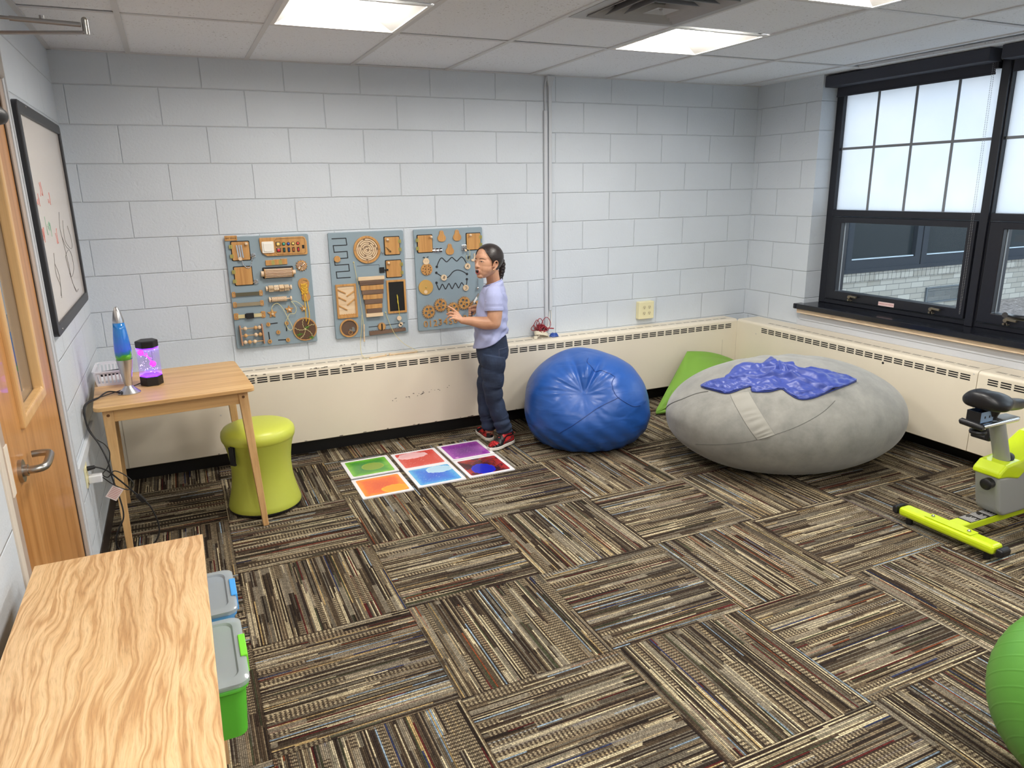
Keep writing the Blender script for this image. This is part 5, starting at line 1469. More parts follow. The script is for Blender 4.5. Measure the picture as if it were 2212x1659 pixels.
# hanging cords with drum sticks
g = MB()
g.ball(b.P(151, 192, 0.003), 0.005, 8, 5)
g.tube(spline([b.P(151, 192, 0.004), b.P(162, 290, 0.006), b.P(174, 430, 0.008), b.P(182, 535, 0.009), b.P(185, 602, 0.012)], 8), 0.0016, 6)
g.build('drumstick_cord', M_cordy, b.root, smooth=True)
MB().cyl(b.P(187, 600, 0.013), b.P(182, 706, 0.011), 0.0045, 12).ball(b.P(182, 711, 0.011), 0.0062, 10, 7).build('drumstick', M_bwl, b.root, smooth=True)
MB().tube(spline([b.P(178, 535, 0.011), b.P(170, 620, 0.014), b.P(155, 720, 0.014), b.P(148, 790, 0.06), b.P(165, 811, 0.12), b.P(195, 811, 0.13)], 10), 0.0017, 6).build('long_cord', M_cordy, b.root, smooth=True)
# ends of this cord and its sticks lie on the heater top
zt_ = HZ1 + 0.006
def onheater(x, y, dz=0.0): return (x, y, zt_ + dz)
MB().cyl(onheater(1.272, -0.140), onheater(1.385, -0.115), 0.0048, 12).ball(onheater(1.390, -0.114, 0.001), 0.0075, 10, 7).build('drumstick', M_bwl, b.root, smooth=True)
g = MB(); g.ball(b.P(340, 535, 0.003), 0.005, 8, 5)
g.tube(spline([b.P(340, 535, 0.004), b.P(358, 600, 0.008), b.P(376, 650, 0.010), b.P(402, 700, 0.014), b.P(445, 752, 0.03), b.P(492, 785, 0.045), onheater(1.615, -0.095), onheater(1.612, -0.107)], 8), 0.0017, 6)
g.build('long_cord', M_cordy, b.root, smooth=True)
MB().cyl(onheater(1.425, -0.108), onheater(1.608, -0.108), 0.0048, 12).ball(onheater(1.420, -0.108, 0.002), 0.009, 10, 7).build('drumstick', M_bwl, b.root, smooth=True)

# ------------------------------------------------ board 3
b = Board(1.654, 'grey-blue activity board with gears, ladybird and wavy letter tracks, beside the child')
b.slab()
b.door((23, 40), (124, 151), 'L', (70, 124), (115, 53)); b.door((373, 41), (473, 150), 'R', (67, 119), (397, 52))
g = MB(); g.prism(rrect(130, 128, 192, 156, 2), b.F(), (0.001, 0.003)).cyl(b.P(122, 142, 0.009), b.P(190, 142, 0.009), 0.0045, 12).cyl(b.P(160, 142, 0.01), b.P(160, 156, 0.014), 0.003, 8)
for uu in (142, 168): g.prism([(uu, 130), (uu + 8, 130), (uu + 8, 154), (uu, 154)], b.F(), (0.003, 0.014))
g.build('barrel_bolt', M_chr, b.root, bevel=0.001)
for uu, vv in ((193, 55), (304, 54), (248, 145)):
    prof = [(0, -42), (8, -41), (14, -32), (15, -22), (20, -12), (28, 0), (29, 12), (24, 24), (12, 31), (0, 32)]
    poly = [(uu + p.x, vv + p.y) for p in spline([(x, y, 0) for x, y in prof], 3)] + [(uu - p.x, vv + p.y) for p in list(spline([(x, y, 0) for x, y in prof], 3))[::-1][1:-1]]
    o = b.plate(poly, 'wooden_pear', M_bw, 0.0, 0.008, bevel=0.001)
    MB().ball(b.P(uu, vv - 34, 0.008), 0.003, 8, 5).build('pear_pin', M_chr, o)
# bell latch
g = MB(); g.prism(rrect(334, 116, 372, 152, 4), b.F(), (0.001, 0.004)).cyl(b.P(340, 134, 0.012), b.P(366, 138, 0.012), 0.009, 16).cyl(b.P(352, 118, 0.01), b.P(356, 150, 0.018), 0.006, 12)
g.build('latch', M_chr, b.root, bevel=0.001)
MB().ball(b.P(358, 153, 0.02), 0.0085, 14, 8).build('latch_bead', M_bwp, b.root, smooth=True)
MB().tube(spline([b.P(366, 140, 0.02), b.P(384, 150, 0.022), b.P(388, 172, 0.022), b.P(384, 200, 0.02), b.P(382, 222, 0.018)], 6), 0.0015, 6).tube(spline([b.P(370, 186, 0.006), b.P(364, 198, 0.008), b.P(368, 215, 0.008), b.P(378, 222, 0.008)], 6), 0.0018, 6).build('latch_cord', M_cordy, b.root, smooth=True)
MB().prism([(381, 193), (393, 189), (389, 209), (378, 211)], b.F(), (0.006, 0.018)).build('cord_stop', M_blk, b.root, bevel=0.001)
# ladybird
o = b.plate(circ(77, 266, 40, 44), 'ladybird_body', M_bw, 0.0, 0.008, bevel=0.001)
b.plate(circ(75, 212, 22, 30), 'ladybird_head', M_bwl, 0.0, 0.009, bevel=0.001)
g = MB().prism([(76.3, 228), (77.7, 228), (77.7, 305), (76.3, 305)], b.F(), (0.008, 0.0085))
for du, dv in ((-14, -20), (-26, -6), (-10, -2), (-28, 12), (-12, 18), (-6, 32), (14, -22), (26, -10), (12, 0), (28, 6), (16, 18), (12, 32)): g.prism(circ(77 + du, 266 + dv, 3.6, 12), b.F(), (0.008, 0.0086))
g.build('ladybird_spots', M_blk, o, kind='stuff')
MB().tube(spline([b.P(68, 193, 0.004), b.P(64, 184, 0.004), b.P(54, 186, 0.004)], 5), 0.0022, 6).tube(spline([b.P(82, 193, 0.004), b.P(86, 184, 0.004), b.P(95, 183, 0.004)], 5), 0.0022, 6).build('ladybird_antennae', M_gap, b.root, smooth=True)
g = MB()
for du in (-8, 8): g.ringface(circ(75 + du, 212, 5, 14), circ(75 + du, 212, 4, 14), b.F(), (0.009, 0.0094))
g.build('ladybird_face', plain('face_line', (170, 140, 100), 0.6), b.root)
o = MB().cyl(b.P(65, 386, 0.001), b.P(65, 386, 0.008), 0.0505, 48).build('spin_disc', plain('disc_gold', (196, 156, 86), 0.4), b.root, smooth=True)
MB().ball(b.P(65, 387, 0.009), 0.005, 12, 6).build('disc_pin', M_brs, o, smooth=True)
b.plate(circ(62, 417, 12, 24), 'disc_window', M_bwp, 0.008, 0.009, o)
# wavy tracks with letter discs
def hole(u, v): b.plate(circ(u, v, 9, 20), 'track_hole', M_gap, -0.001, 0.0007)
A_ = [(151, 252), (165, 222), (180, 200), (193, 197), (208, 212), (223, 224), (242, 211), (262, 196), (280, 210), (297, 223), (314, 210), (332, 197), (348, 208), (360, 228), (371, 249)]
B_ = [(146, 295), (170, 311), (197, 328), (225, 330), (245, 316), (262, 298), (285, 286), (310, 286), (338, 296), (368, 316)]
C_ = [(143, 368), (152, 392), (161, 410), (173, 394), (185, 374), (196, 390), (207, 409), (220, 392), (233, 373), (244, 390), (255, 410), (268, 392), (281, 373), (292, 389), (303, 408), (315, 392), (327, 373), (338, 386), (352, 402), (364, 384), (367, 354)]
for tr_ in (A_, B_, C_): b.groove(tr_, 6.5, n=4)
for h_ in ((151, 254), (146, 294), (369, 316), (144, 362), (367, 352)): hole(*h_)
for s_, uu, vv, rot in (('A', 373, 262, -0.25), ('B', 197, 329, -0.45), ('C', 355, 410, PI)):
    o = MB().cyl(b.P(uu, vv, 0.001), b.P(uu, vv, 0.010), 0.0205, 30).build('letter_disc', M_bwl, b.root, smooth=True)
    b.text(s_, uu, vv, 0.028, 0.0105, M_blk, parent=o, rot=rot, ext=0.0008)
# gears
for k, (uu, vv) in enumerate(((78, 555), (165, 516), (256, 550), (339, 515), (421, 549))):
    g = MB(); poly = gearpoly(uu, vv, 48, 20, 0.17, 0.08 * k)
    n_ = len(poly)
    # gear with five round holes: rim ring, hub disc and spokes between the holes
    inner = [(uu + 34 * math.cos(2 * PI * i / n_ + 0.08 * k), vv + 34 * math.sin(2 * PI * i / n_ + 0.08 * k)) for i in range(n_)]
    pts2 = [(p[0], p[1]) for p in poly]
    verts = [Vector((x, y)) for x, y in pts2]; ed = [(i, (i + 1) % n_) for i in range(n_)]
    base = n_
    for h_ in range(5):
        a = 2 * PI * h_ / 5 + 0.3 + 0.5 * k
        hc = [(uu + 23 * math.cos(a) + 9.2 * math.cos(-2 * PI * i / 16), vv + 23 * math.sin(a) + 9.2 * math.sin(-2 * PI * i / 16)) for i in range(16)]
        verts += [Vector(p) for p in hc]; ed += [(base + i, base + (i + 1) % 16) for i in range(16)]; base += 16
    vo, eo, fo, *_ = geometry.delaunay_2d_cdt(verts, ed, [], 2, 1e-4)
    # drop triangles lying inside the holes
    keep = []
    for f_ in fo:
        c = sum((vo[i] for i in f_), Vector((0, 0))) / len(f_)
        bad = False
        for h_ in range(5):
            a = 2 * PI * h_ / 5 + 0.3 + 0.5 * k
            if (c - Vector((uu + 23 * math.cos(a), vv + 23 * math.sin(a)))).length < 9.0: bad = True
        if not bad: keep.append(f_)
    w0_, w1_ = (0.002, 0.009) if k % 2 == 0 else (0.0025, 0.0095)
    N_ = len(vo)
    g.add([b.P(p.x, p.y, w1_) for p in vo] + [b.P(p.x, p.y, w0_) for p in vo], [tuple(f_) for f_ in keep] + [tuple(i + N_ for i in reversed(f_)) for f_ in keep])
    cnt = {}
    for f_ in keep:
        for i in range(len(f_)):
            e_ = (f_[i], f_[(i + 1) % len(f_)]); cnt[tuple(sorted(e_))] = cnt.get(tuple(sorted(e_)), 0) + 1
    g.add([b.P(p.x, p.y, w1_) for p in vo] + [b.P(p.x, p.y, w0_) for p in vo], [(a, c, c + N_, a + N_) for (a, c), n3 in cnt.items() if n3 == 1])
    o = g.build('wooden_gear', M_bw, b.root)
    MB().ball(b.P(uu, vv, 0.010), 0.004, 10, 6).build('gear_pin', M_brs, o, smooth=True)
for k in range(10):
    uu = (53, 87, 123, 158, 198, 236, 270, 306, 342, 382)[k]; vv = (641, 641, 640, 636, 635, 637, 632, 629, 625, 627)[k]
    b.text(str(k), uu, vv, 0.062, 0.0035, M_bw, name='wooden_number', ext=0.0035)
# chain with a bell at the right, white key shape behind the child's face
g = MB()
for k in range(12): g.ball(b.P(443 + math.sin(k) * 1.0, 350 + k * 5, 0.010), 0.003, 6, 4)
g.ball(b.P(442, 418, 0.014), 0.011, 14, 9).build('bell_chain', M_chr, b.root, smooth=True)
MB().prism([(404, 216), (424, 214), (430, 222), (424, 232), (404, 228)], b.F(), (0.001, 0.006)).prism([(422, 180), (434, 176), (430, 196), (434, 214), (420, 216), (424, 196)], b.F(), (0.001, 0.006)).build('pale_key', M_bwp, b.root, bevel=0.001)
# patterned strap with blue band hanging at the board edge, held by the child
ps = MB(); pc = [(2.103, -0.030, 0.962), (2.068, -0.08, 0.945), (2.020, -0.14, 0.920), (1.985, -0.195, 0.888), (1.978, -0.20, 0.862), (1.974, -0.20, 0.815)]
for k, (p, q) in enumerate(zip(pc[:-1], pc[1:])): ps.bar(p, q, 0.013, 0.003, up=(0, 1, 0), mi=(0, 1, 0, 2, 0)[k])
ps.build('woven_strap', [plain('strap_mix', (120, 112, 104), 0.8, var=0.6, nscale=120), plain('strap_white', (220, 218, 214), 0.7), plain('strap_blue', (50, 90, 170), 0.7)], b.root)
# ================================================================== WALL BITS, BAGS, BALL, BIKE
M_rwy = plain('raceway_painted', (196, 200, 205), 0.5)
r1_ = MB().box((2.633, -0.020, HZ1), (2.660, 0, 2.190))
tag(r1_.build('cable_raceway', M_rwy, bevel=0.003), 'painted vertical cable raceway ending at the heater top, left one of the pair', 'cable raceway', 'painted cable raceways')
MB()
wire = MB().tube(spline([(2.646, -0.010, 2.19), (2.643, -0.010, 2.28), (2.646, -0.010, 2.36), (2.662, -0.012, 2.412)], 6), 0.006, 8)
tag(wire.build('wall_wire', M_rwy, smooth=True), 'painted wire above the left raceway running into the ceiling', 'wire')
rr2 = thing('cable_raceway', 'painted vertical cable raceway with flared top, right one of the pair', 'cable raceway', (2.679, 0, 0.79), group='painted cable raceways')
MB().box((2.668, -0.020, 0.795), (2.693, 0, 2.365)).build('raceway_cover', M_rwy, rr2, bevel=0.003)
MB().add([(2.666, -0.022, 2.345), (2.695, -0.022, 2.345), (2.712, -0.030, 2.412), (2.652, -0.030, 2.412), (2.666, 0, 2.345), (2.695, 0, 2.345), (2.712, 0, 2.412), (2.652, 0, 2.412)], [(0, 1, 2, 3), (4, 7, 6, 5), (0, 4, 5, 1), (1, 5, 6, 2), (2, 6, 7, 3), (3, 7, 4, 0)]).build('flared_end', M_rwy, rr2, bevel=0.003)
g = MB()
g.tube(spline([(2.676, -0.012, 0.80), (2.670, -0.014, 0.76), (2.655, -0.03, 0.70), (2.625, -0.06, 0.66), (2.60, -0.07, 0.64)], 8), 0.0026, 7).tube(spline([(2.684, -0.012, 0.80), (2.688, -0.014, 0.74), (2.672, -0.03, 0.69), (2.63, -0.05, 0.665)], 8), 0.0026, 7)
g.build('hanging_wire', plain('wire_white', (232, 228, 216), 0.5), rr2, smooth=True)
# cable tangles on the heater
def tangle(c, r, n, seed, th, flat=0.5, loops=10):
    random.seed(seed); pts = []
    for k in range(n):
        a = k * 2 * PI * loops / n
        rr_ = r * (0.55 + 0.45 * math.sin(k * 1.7 + seed)) ; tilt = math.sin(k * 0.61 + seed)
        pts.append((c[0] + rr_ * math.cos(a), c[1] + rr_ * 0.35 * math.sin(a * 1.1 + 1), c[2] + r * flat * (0.5 + 0.5 * math.sin(a + tilt)) * (0.5 + 0.5 * abs(tilt)) + 0.004))
    return pts
tl_ = MB(); random.seed(12)
M_red = plain('cable_red', (150, 30, 44), 0.4)

pts = []
rs = random.Random(21)
for k in range(46):
    a = k * 1.9; pts.append((2.582 + 0.052 * math.cos(a) * rs.uniform(0.2, 1), -0.055 + 0.030 * math.sin(a * 0.7), 0.672 + 0.036 * math.sin(a) * rs.uniform(0.3, 1)))
tl_.tube(spline(pts, 5), 0.0027, 7)
for cx_, cz, rx_, rz_ in ((2.520, 0.682, 0.018, 0.020), (2.548, 0.705, 0.024, 0.034), (2.572, 0.715, 0.026, 0.034), (2.625, 0.710, 0.036, 0.042)):
    tl_.tube([(cx_ + rx_ * math.cos(a * PI / 8), -0.050 + 0.01 * math.sin(a * PI / 4), cz + rz_ * math.sin(a * PI / 8)) for a in range(16)], 0.0027, 7, closed=True)
tl_.tube(spline([(2.61, -0.06, 0.675), (2.64, -0.07, 0.672), (2.675, -0.075, 0.668)], 5), 0.0045, 8)
tag(tl_.build('network_cable', M_red, smooth=True, angle=180), 'tangled dark red cable heaped at the foot of the wall raceways', 'cable')
g = MB()
for k in range(9):
    o_ = k * 0.0032
    g.tube([(2.575 + 0.055 * math.cos(a * PI / 10), -0.072 + 0.020 * math.sin(a * PI / 10) + o_ * 0.4, 0.622 + o_ * 0.9 + 0.016 * math.cos(a * PI / 10 + 2.4)) for a in range(20)], 0.0019, 6, closed=True)
g.box((2.502, -0.098, HZ1 + 0.001), (2.528, -0.085, HZ1 + 0.020)).tube(spline([(2.528, -0.09, HZ1 + 0.01), (2.545, -0.09, 0.625), (2.55, -0.08, 0.63)], 5), 0.0019, 6)
tag(g.build('phone_cable', plain('cable_cream', (230, 222, 200), 0.5), smooth=True, angle=50), 'coiled cream cable with white plug under the red cable', 'cable')
g = MB()
for k in range(7):
    g.tube([(2.672 + (0.034 - 0.002 * k) * math.cos(a * PI / 10 + k), -0.082 + (0.026 - 0.0015 * k) * math.sin(a * PI / 10 + k), HZ1 + 0.005 + 0.003 * k + 0.003 * math.sin(a * 1.3 + k)) for a in range(20)], 0.0024, 6, closed=True)
tag(g.build('network_cable', plain('cable_blue', (44, 86, 176), 0.45), smooth=True), 'small coiled blue cable on the heater top right of the red cable', 'cable')
# quad outlet
qo = thing('power_outlet', 'ivory four-socket outlet box on the back wall above the heater', 'outlet', (3.52, 0, 0.66))
MB().box((3.448, -0.045, 0.660), (3.590, 0, 0.798)).build('outlet_box', M_ivory, qo, bevel=0.006, bseg=3)
for x in (3.497, 3.545):
    for z in (0.752, 0.706):
        o = MB().prism(circ(x, z, 0.0165, 24), lambda u, v, w: (u, w, v), (-0.0462, -0.0448)).build('socket', plain('socket_ivory', (216, 206, 164), 0.4), qo)
        MB().box((x - 0.007, -0.0468, z - 0.002), (x - 0.0045, -0.0460, z + 0.008)).box((x + 0.0045, -0.0468, z - 0.002), (x + 0.007, -0.0460, z + 0.008)).prism(circ(x, z - 0.008, 0.003, 10), lambda u, v, w: (u, w, v), (-0.0468, -0.0460)).build('socket_slots', M_blk, o, kind='stuff')

# ---- bags: one closed surface over directions
def fbm(x, y, z, s=0):
    return (math.sin(x * 1.0 + s) * math.cos(y * 1.3 + s * 2) + 0.5 * math.sin(2.1 * y + 1.7 * z + s) + 0.35 * math.sin(3.7 * x - 2.9 * z + 2 * s)) / 1.85
class Bag:
    def __init__(self, c, ax, yaw, disp, pw=2.0):
        self.c = Vector(c); self.ax = ax; self.R = Matrix.Rotation(yaw, 3, 'Z'); self.disp = disp; self.pw = pw
    def pt(self, d, off=0.0):
        d = Vector(d).normalized()
        r = (abs(d.x) ** self.pw + abs(d.y) ** self.pw + abs(d.z) ** self.pw) ** (-1.0 / self.pw)
        k = r * (1 + self.disp(d)) 
        p = Vector((d.x * self.ax[0] * k, d.y * self.ax[1] * k, d.z * self.ax[2] * k))
        n = Vector((d.x / self.ax[0], d.y / self.ax[1], d.z / self.ax[2])).normalized()
        p += n * off
        q = self.c + self.R @ p
        if q.z < 0.02: q.z = 0.003 + max(0, (q.z + 0.06)) * 0.2
        return q
    def mesh(self, nu=220, nv=120):
        vs = []; fs = []
        for j in range(nv + 1):
            th = PI * j / nv
            for i in range(nu):
                ph = 2 * PI * i / nu
                vs.append(self.pt((math.sin(th) * math.cos(ph) + 1e-9, math.sin(th) * math.sin(ph), math.cos(th))))
        for j in range(nv):
            for i in range(nu):
                l = (i + 1) % nu
                fs.append((j * nu + i, (j + 1) * nu + i, (j + 1) * nu + l, j * nu + l))
        return MB().add(vs, fs)
    def seam(self, dirs, r, off=0.0, n=10):
        ds = spline(dirs, n)
        return [self.pt(d, off) for d in ds]

# blue leather-like beanbag
DIM = Vector((-0.19, -0.86, 0.48)).normalized()
_u = DIM.cross(Vector((0, 0, 1))).normalized(); _v = _u.cross(DIM)
def blue_disp(d):
    a = math.acos(max(-1, min(1, d.dot(DIM))))
    ang = math.atan2(d.dot(_v), d.dot(_u))
    x = -0.20 * math.exp(-(a / 0.40) ** 2)
    rad = math.exp(-((a - 0.45) / 0.30) ** 2)
    upw = 0.22 + 0.78 * max(0.0, math.sin(ang + 0.1)) ** 0.5
    x += 0.017 * rad * upw * (math.sin(ang * 15 + 1.8 * math.sin(ang * 3) + a * 5) * 0.6 + math.sin(ang * 29 + 2) * 0.28)
    # two deep folds running up from the dimple
    for a0, amp, wd in ((1.93, 0.085, 0.10), (1.30, 0.07, 0.09), (1.62, -0.045, 0.09)):
        da = (ang - a0 + PI) % (2 * PI) - PI
        x -= amp * math.exp(-(da / wd) ** 2) * math.exp(-((a - 0.55) / 0.34) ** 2)
    low = max(0, -d.z + 0.15)
    x += 0.012 * low * math.sin(math.atan2(d.y, d.x) * 17 + d.z * 20) + 0.010 * fbm(d.x * 5, d.y * 5, d.z * 5, 2)
    x += 0.07 * math.exp(-((d - Vector((-0.10, 0.25, 0.96)).normalized()).length / 0.35) ** 2)        # lifted top
    x += 0.05 * max(0, -d.z) + 0.07 * math.exp(-((d - Vector((0.8, -0.5, -0.3)).normalized()).length / 0.5) ** 2) + 0.05 * math.exp(-((d - Vector((-0.85, -0.4, -0.3)).normalized()).length / 0.5) ** 2)
    return x
bb = Bag((2.608, -0.655, 0.275), (0.405, 0.425, 0.325), -0.348, blue_disp, 2.25)
def vinyl():
    t = NT('blue_vinyl'); p = t.obj(); s = t.sep(p)
    t.b.inputs['Base Color'].default_value = (*L((34, 82, 158)), 1); t.b.inputs['Roughness'].default_value = 0.36
    v = t.comb(t.math('MULTIPLY', s[0], 5), t.math('MULTIPLY', s[1], 5), t.math('MULTIPLY', s[2], 13))
    w1 = t.noise(v, 1.0, 2, 0.45, 0.6)
    t.l(t.bump(t.noise(p, 260, 2), 0.08, 0.001, t.bump(w1, 0.45, 0.02)), t.b.inputs['Normal'])
    return t.m
M_bl = vinyl()
bbo = thing('beanbag', 'glossy blue beanbag chair with a dented seat, against the back wall heater', 'beanbag', (2.608, -0.655, 0))
bb.mesh(260, 150).build('bag_body', M_bl, bbo, smooth=True, angle=180)
for dl in ([(-0.02, -0.30, 0.95), (-0.056, -0.428, 0.902), (0.05, -0.53, 0.84), (0.165, -0.579, 0.798), (0.331, -0.641, 0.692)], [(0.331, -0.641, 0.692), (0.269, -0.758, 0.595), (0.335, -0.866, 0.371), (0.546, -0.82, 0.172), (0.68, -0.72, 0.142)],
           [(0.354, -0.86, 0.367), (0.049, -0.975, 0.218), (-0.294, -0.954, -0.058), (-0.53, -0.798, -0.286)]):
    MB().tube(bb.seam([Vector(x).normalized() for x in dl], 0.002, 0.0005), 0.0026, 6).build('seam', plain('blue_seam', (22, 58, 126), 0.4), bbo, smooth=True)

# grey giant beanbag
def grey_disp(d):
    x = 0.006 * fbm(d.x * 3, d.y * 3, d.z * 3, 1)
    top = math.exp(-((d - Vector((0.05, 0.35, 0.93)).normalized()).length / 0.35) ** 2)
    x += 0.012 * top * math.sin(d.x * 26 + d.y * 9 + 2 * math.sin(d.y * 8))
    x += 0.03 * max(0, -d.z - 0.1)
    x -= 0.035 * math.exp(-((d - Vector((-0.8, -0.1, 0.6)).normalized()).length / 0.35) ** 2)
    x += 0.025 * math.exp(-((d - Vector((0.4, 0.3, 0.85)).normalized()).length / 0.4) ** 2)
    return x
gb = Bag((3.529, -1.529, 0.298), (0.739, 0.567, 0.339), -0.304, grey_disp)
def suede():
    t = NT('grey_suede'); p = t.obj()
    n_ = t.noise(p, 9, 5, 0.65)
    t.l(t.ramp(n_, [(0.3, L((124, 124, 119))), (0.55, L((140, 139, 133))), (0.75, L((152, 150, 143)))]), t.b.inputs['Base Color'])
    t.b.inputs['Roughness'].default_value = 0.9; t.b.inputs['Sheen Weight'].default_value = 0.35; t.b.inputs['Specular IOR Level'].default_value = 0.15
    t.l(t.bump(t.noise(p, 300, 2), 0.2, 0.001, t.bump(t.noise(p, 7, 4), 0.15, 0.02)), t.b.inputs['Normal'])
    return t.m
M_sue = suede()
gbo = thing('giant_beanbag', 'huge grey suede beanbag lying in the back right corner', 'beanbag', (3.529, -1.529, 0))
gb.mesh(220, 120).build('bag_body', M_sue, gbo, smooth=True, angle=180)
M_gse = plain('grey_seam', (92, 92, 88), 0.8)
SA = [(-0.961, 0.277, 0.025), (-0.95, 0.12, 0.2), (-0.932, -0.021, 0.361), (-0.848, -0.123, 0.516), (-0.773, -0.217, 0.596)]
SB = [(-0.649, -0.441, 0.619), (-0.642, -0.647, 0.412), (-0.6, -0.776, 0.193), (-0.547, -0.837, 0.025)]
SC_ = [(-0.522, -0.512, 0.682), (-0.509, -0.718, 0.475), (-0.475, -0.83, 0.293), (-0.433, -0.892, 0.128)]
SD = [(-0.883, -0.377, -0.279), (-0.676, -0.732, -0.085), (-0.547, -0.837, 0.025), (-0.433, -0.892, 0.128), (-0.265, -0.924, 0.275), (-0.08, -0.891, 0.447), (0.064, -0.799, 0.598)]
for dl, r_ in ((SA, 0.0034), (SB, 0.0018), (SC_, 0.0014), (SD, 0.0016)):
    MB().tube(gb.seam([Vector(x).normalized() for x in dl], r_, 0.0), r_, 6).build('seam', M_gse, gbo, smooth=True)
# gathered strip between two of the seams
a_s = spline([Vector(x).normalized() for x in SB], 12); b_s = spline([Vector(x).normalized() for x in SC_], 12)
vs = []; fs = []; m_ = 10
for i in range(len(a_s)):
    for j in range(m_ + 1):
        d = Vector(a_s[i]).lerp(Vector(b_s[i]), j / m_)
        w_ = math.sin(PI * j / m_)
        vs.append(gb.pt(d, 0.0015 + 0.0055 * w_ * (0.5 + 0.5 * math.sin(i * 1.35 + j * 0.35 + 1.5 * math.sin(i * 0.4)))))
for i in range(len(a_s) - 1):
    for j in range(m_): fs.append((i * (m_ + 1) + j, i * (m_ + 1) + j + 1, (i + 1) * (m_ + 1) + j + 1, (i + 1) * (m_ + 1) + j))
MB().add(vs, fs).build('gathered_strip', plain('grey_strip', (150, 148, 140), 0.85, nb=0.2, nscale=120), gbo, smooth=True, angle=180)

# blue quilted lap blanket on top
CL = [(-0.787, -0.072, 0.612), (-0.746, -0.056, 0.663), (-0.61, -0.153, 0.777), (-0.46, -0.015, 0.888), (-0.364, -0.043, 0.931), (-0.285, -0.107, 0.952), (-0.142, 0.047, 0.989), (-0.171, -0.17, 0.971), (-0.095, -0.209, 0.973), (-0.055, -0.348, 0.936), (0.052, -0.319, 0.946), (0.146, -0.376, 0.915), (0.334, -0.508, 0.794), (0.309, -0.564, 0.766), (0.06, -0.706, 0.705), (-0.114, -0.765, 0.634), (-0.208, -0.75, 0.628), (-0.266, -0.662, 0.701), (-0.294, -0.603, 0.742), (-0.391, -0.596, 0.701), (-0.498, -0.529, 0.687), (-0.494, -0.455, 0.741), (-0.653, -0.422, 0.629), (-0.719, -0.309, 0.622)]
poly = []
for x, y, z in CL:
    # lift of about 25 mm moves the outline towards the viewer; stay on the plane z=1 of direction space
    poly.append((x / z, y / z))
vv_ = [Vector(p) for p in [(p.x, p.y) for p in spline([(x, y, 0) for x, y in poly], 3, closed=True)]]
ed = [(i, (i + 1) % len(vv_)) for i in range(len(vv_))]
grid = []
xs_ = [p.x for p in vv_]; ys_ = [p.y for p in vv_]
st = 0.014
x = min(xs_)
while x < max(xs_):
    y = min(ys_)
    while y < max(ys_):
        grid.append(Vector((x + (0.5 * st if int(y / st) % 2 else 0), y))); y += st
    x += st
vo, eo, fo, *_ = geometry.delaunay_2d_cdt(vv_ + grid, ed, [], 1, 1e-5)
def cloth_h(x, y):
    # quilting puffs, folds gathered at the knot, rolled front edge
    q = abs(math.sin(PI * (x * 0.9 + y * 0.5) / 0.17)) ** 0.5 * abs(math.sin(PI * (y * 0.9 - x * 0.35) / 0.17)) ** 0.5
    h_ = 0.007 + 0.008 * q
    kx, ky = -0.22, -0.33
    r_ = math.hypot(x - kx, (y - ky) * 0.8); an = math.atan2(y - ky, x - kx)
    h_ += 0.034 * math.exp(-(r_ / 0.16) ** 2) * (0.75 + 0.5 * math.sin(an * 5 + 1.3 * r_ * 30))
    h_ += 0.012 * math.exp(-((r_ - 0.25) / 0.2) ** 2) * math.sin(an * 7 + 4 * x)
    h_ += 0.020 * math.exp(-(((x - 0.0) * 0.8 + (y + 0.85) * 0.6) / 0.035) ** 2) * math.exp(-((x - 0.02) / 0.3) ** 2)
    h_ += 0.016 * math.exp(-((y + 0.42 + 0.45 * (x + 0.5)) / 0.03) ** 2) * (1 if -0.75 < x < -0.2 else 0)
    h_ += 0.006 * fbm(x * 22, y * 22, 0, 3)
    return max(0.004, h_)
M_bk = plain('blanket_blue', (52, 70, 150), 0.38, nb=0.25, nscale=30, sheen=0.2)
cvs = [tuple(gb.pt((p.x, p.y, 1.0), cloth_h(p.x, p.y))) for p in vo]
bk_ = MB().add(cvs, [tuple(f_) for f_ in fo]).build('blanket', M_bk, smooth=True, angle=180, solid=0.006)
tag(bk_, 'crumpled royal blue quilted lap blanket lying on the grey beanbag', 'blanket')
pip = MB().tube([tuple(gb.pt((p.x, p.y, 1.0), 0.006)) for p in vv_], 0.0045, 7, closed=True).build('blanket_piping', plain('blanket_edge', (44, 60, 136), 0.4), bk_, smooth=True)

# green bag leaning in the corner behind the grey one
M_gr = plain('green_canvas', (118, 164, 56), 0.7, nb=0.15, nscale=40, sheen=0.1)
gvs = []; gfs = []
nu, nv = 70, 60
P00 = Vector((3.36, -0.43, 0.03)); P10 = Vector((4.25, -0.62, 0.05)); P11 = Vector((4.32, -0.205, 0.26)); P01 = Vector((3.80, -0.215, 0.40))
def gpt(u, v, side):
    base = P00.lerp(P10, u).lerp(P01.lerp(P11, u), v)
    nrm = Vector((-0.35, -0.75, 0.62)).normalized()
    e = (math.sin(PI * min(1, max(0, u))) ** 0.55) * (math.sin(PI * min(1, max(0, v))) ** 0.55)
    th = 0.13 * e
    wr = 0.008 * math.sin(u * 24 + v * 9) * math.exp(-((u) / 0.18) ** 2) + 0.006 * fbm(u * 9, v * 7, 1, 1)
    p = base + nrm * (th if side else -th * 0.35) + nrm * wr * (1 if side else 0)
    if v > 0.9: p += Vector((0, 0, 0.03 * math.sin((u) * PI) * (v - 0.9) * 10))
    p.z = max(p.z, 0.004); p.y = min(p.y, -DB - 0.008)
    return p
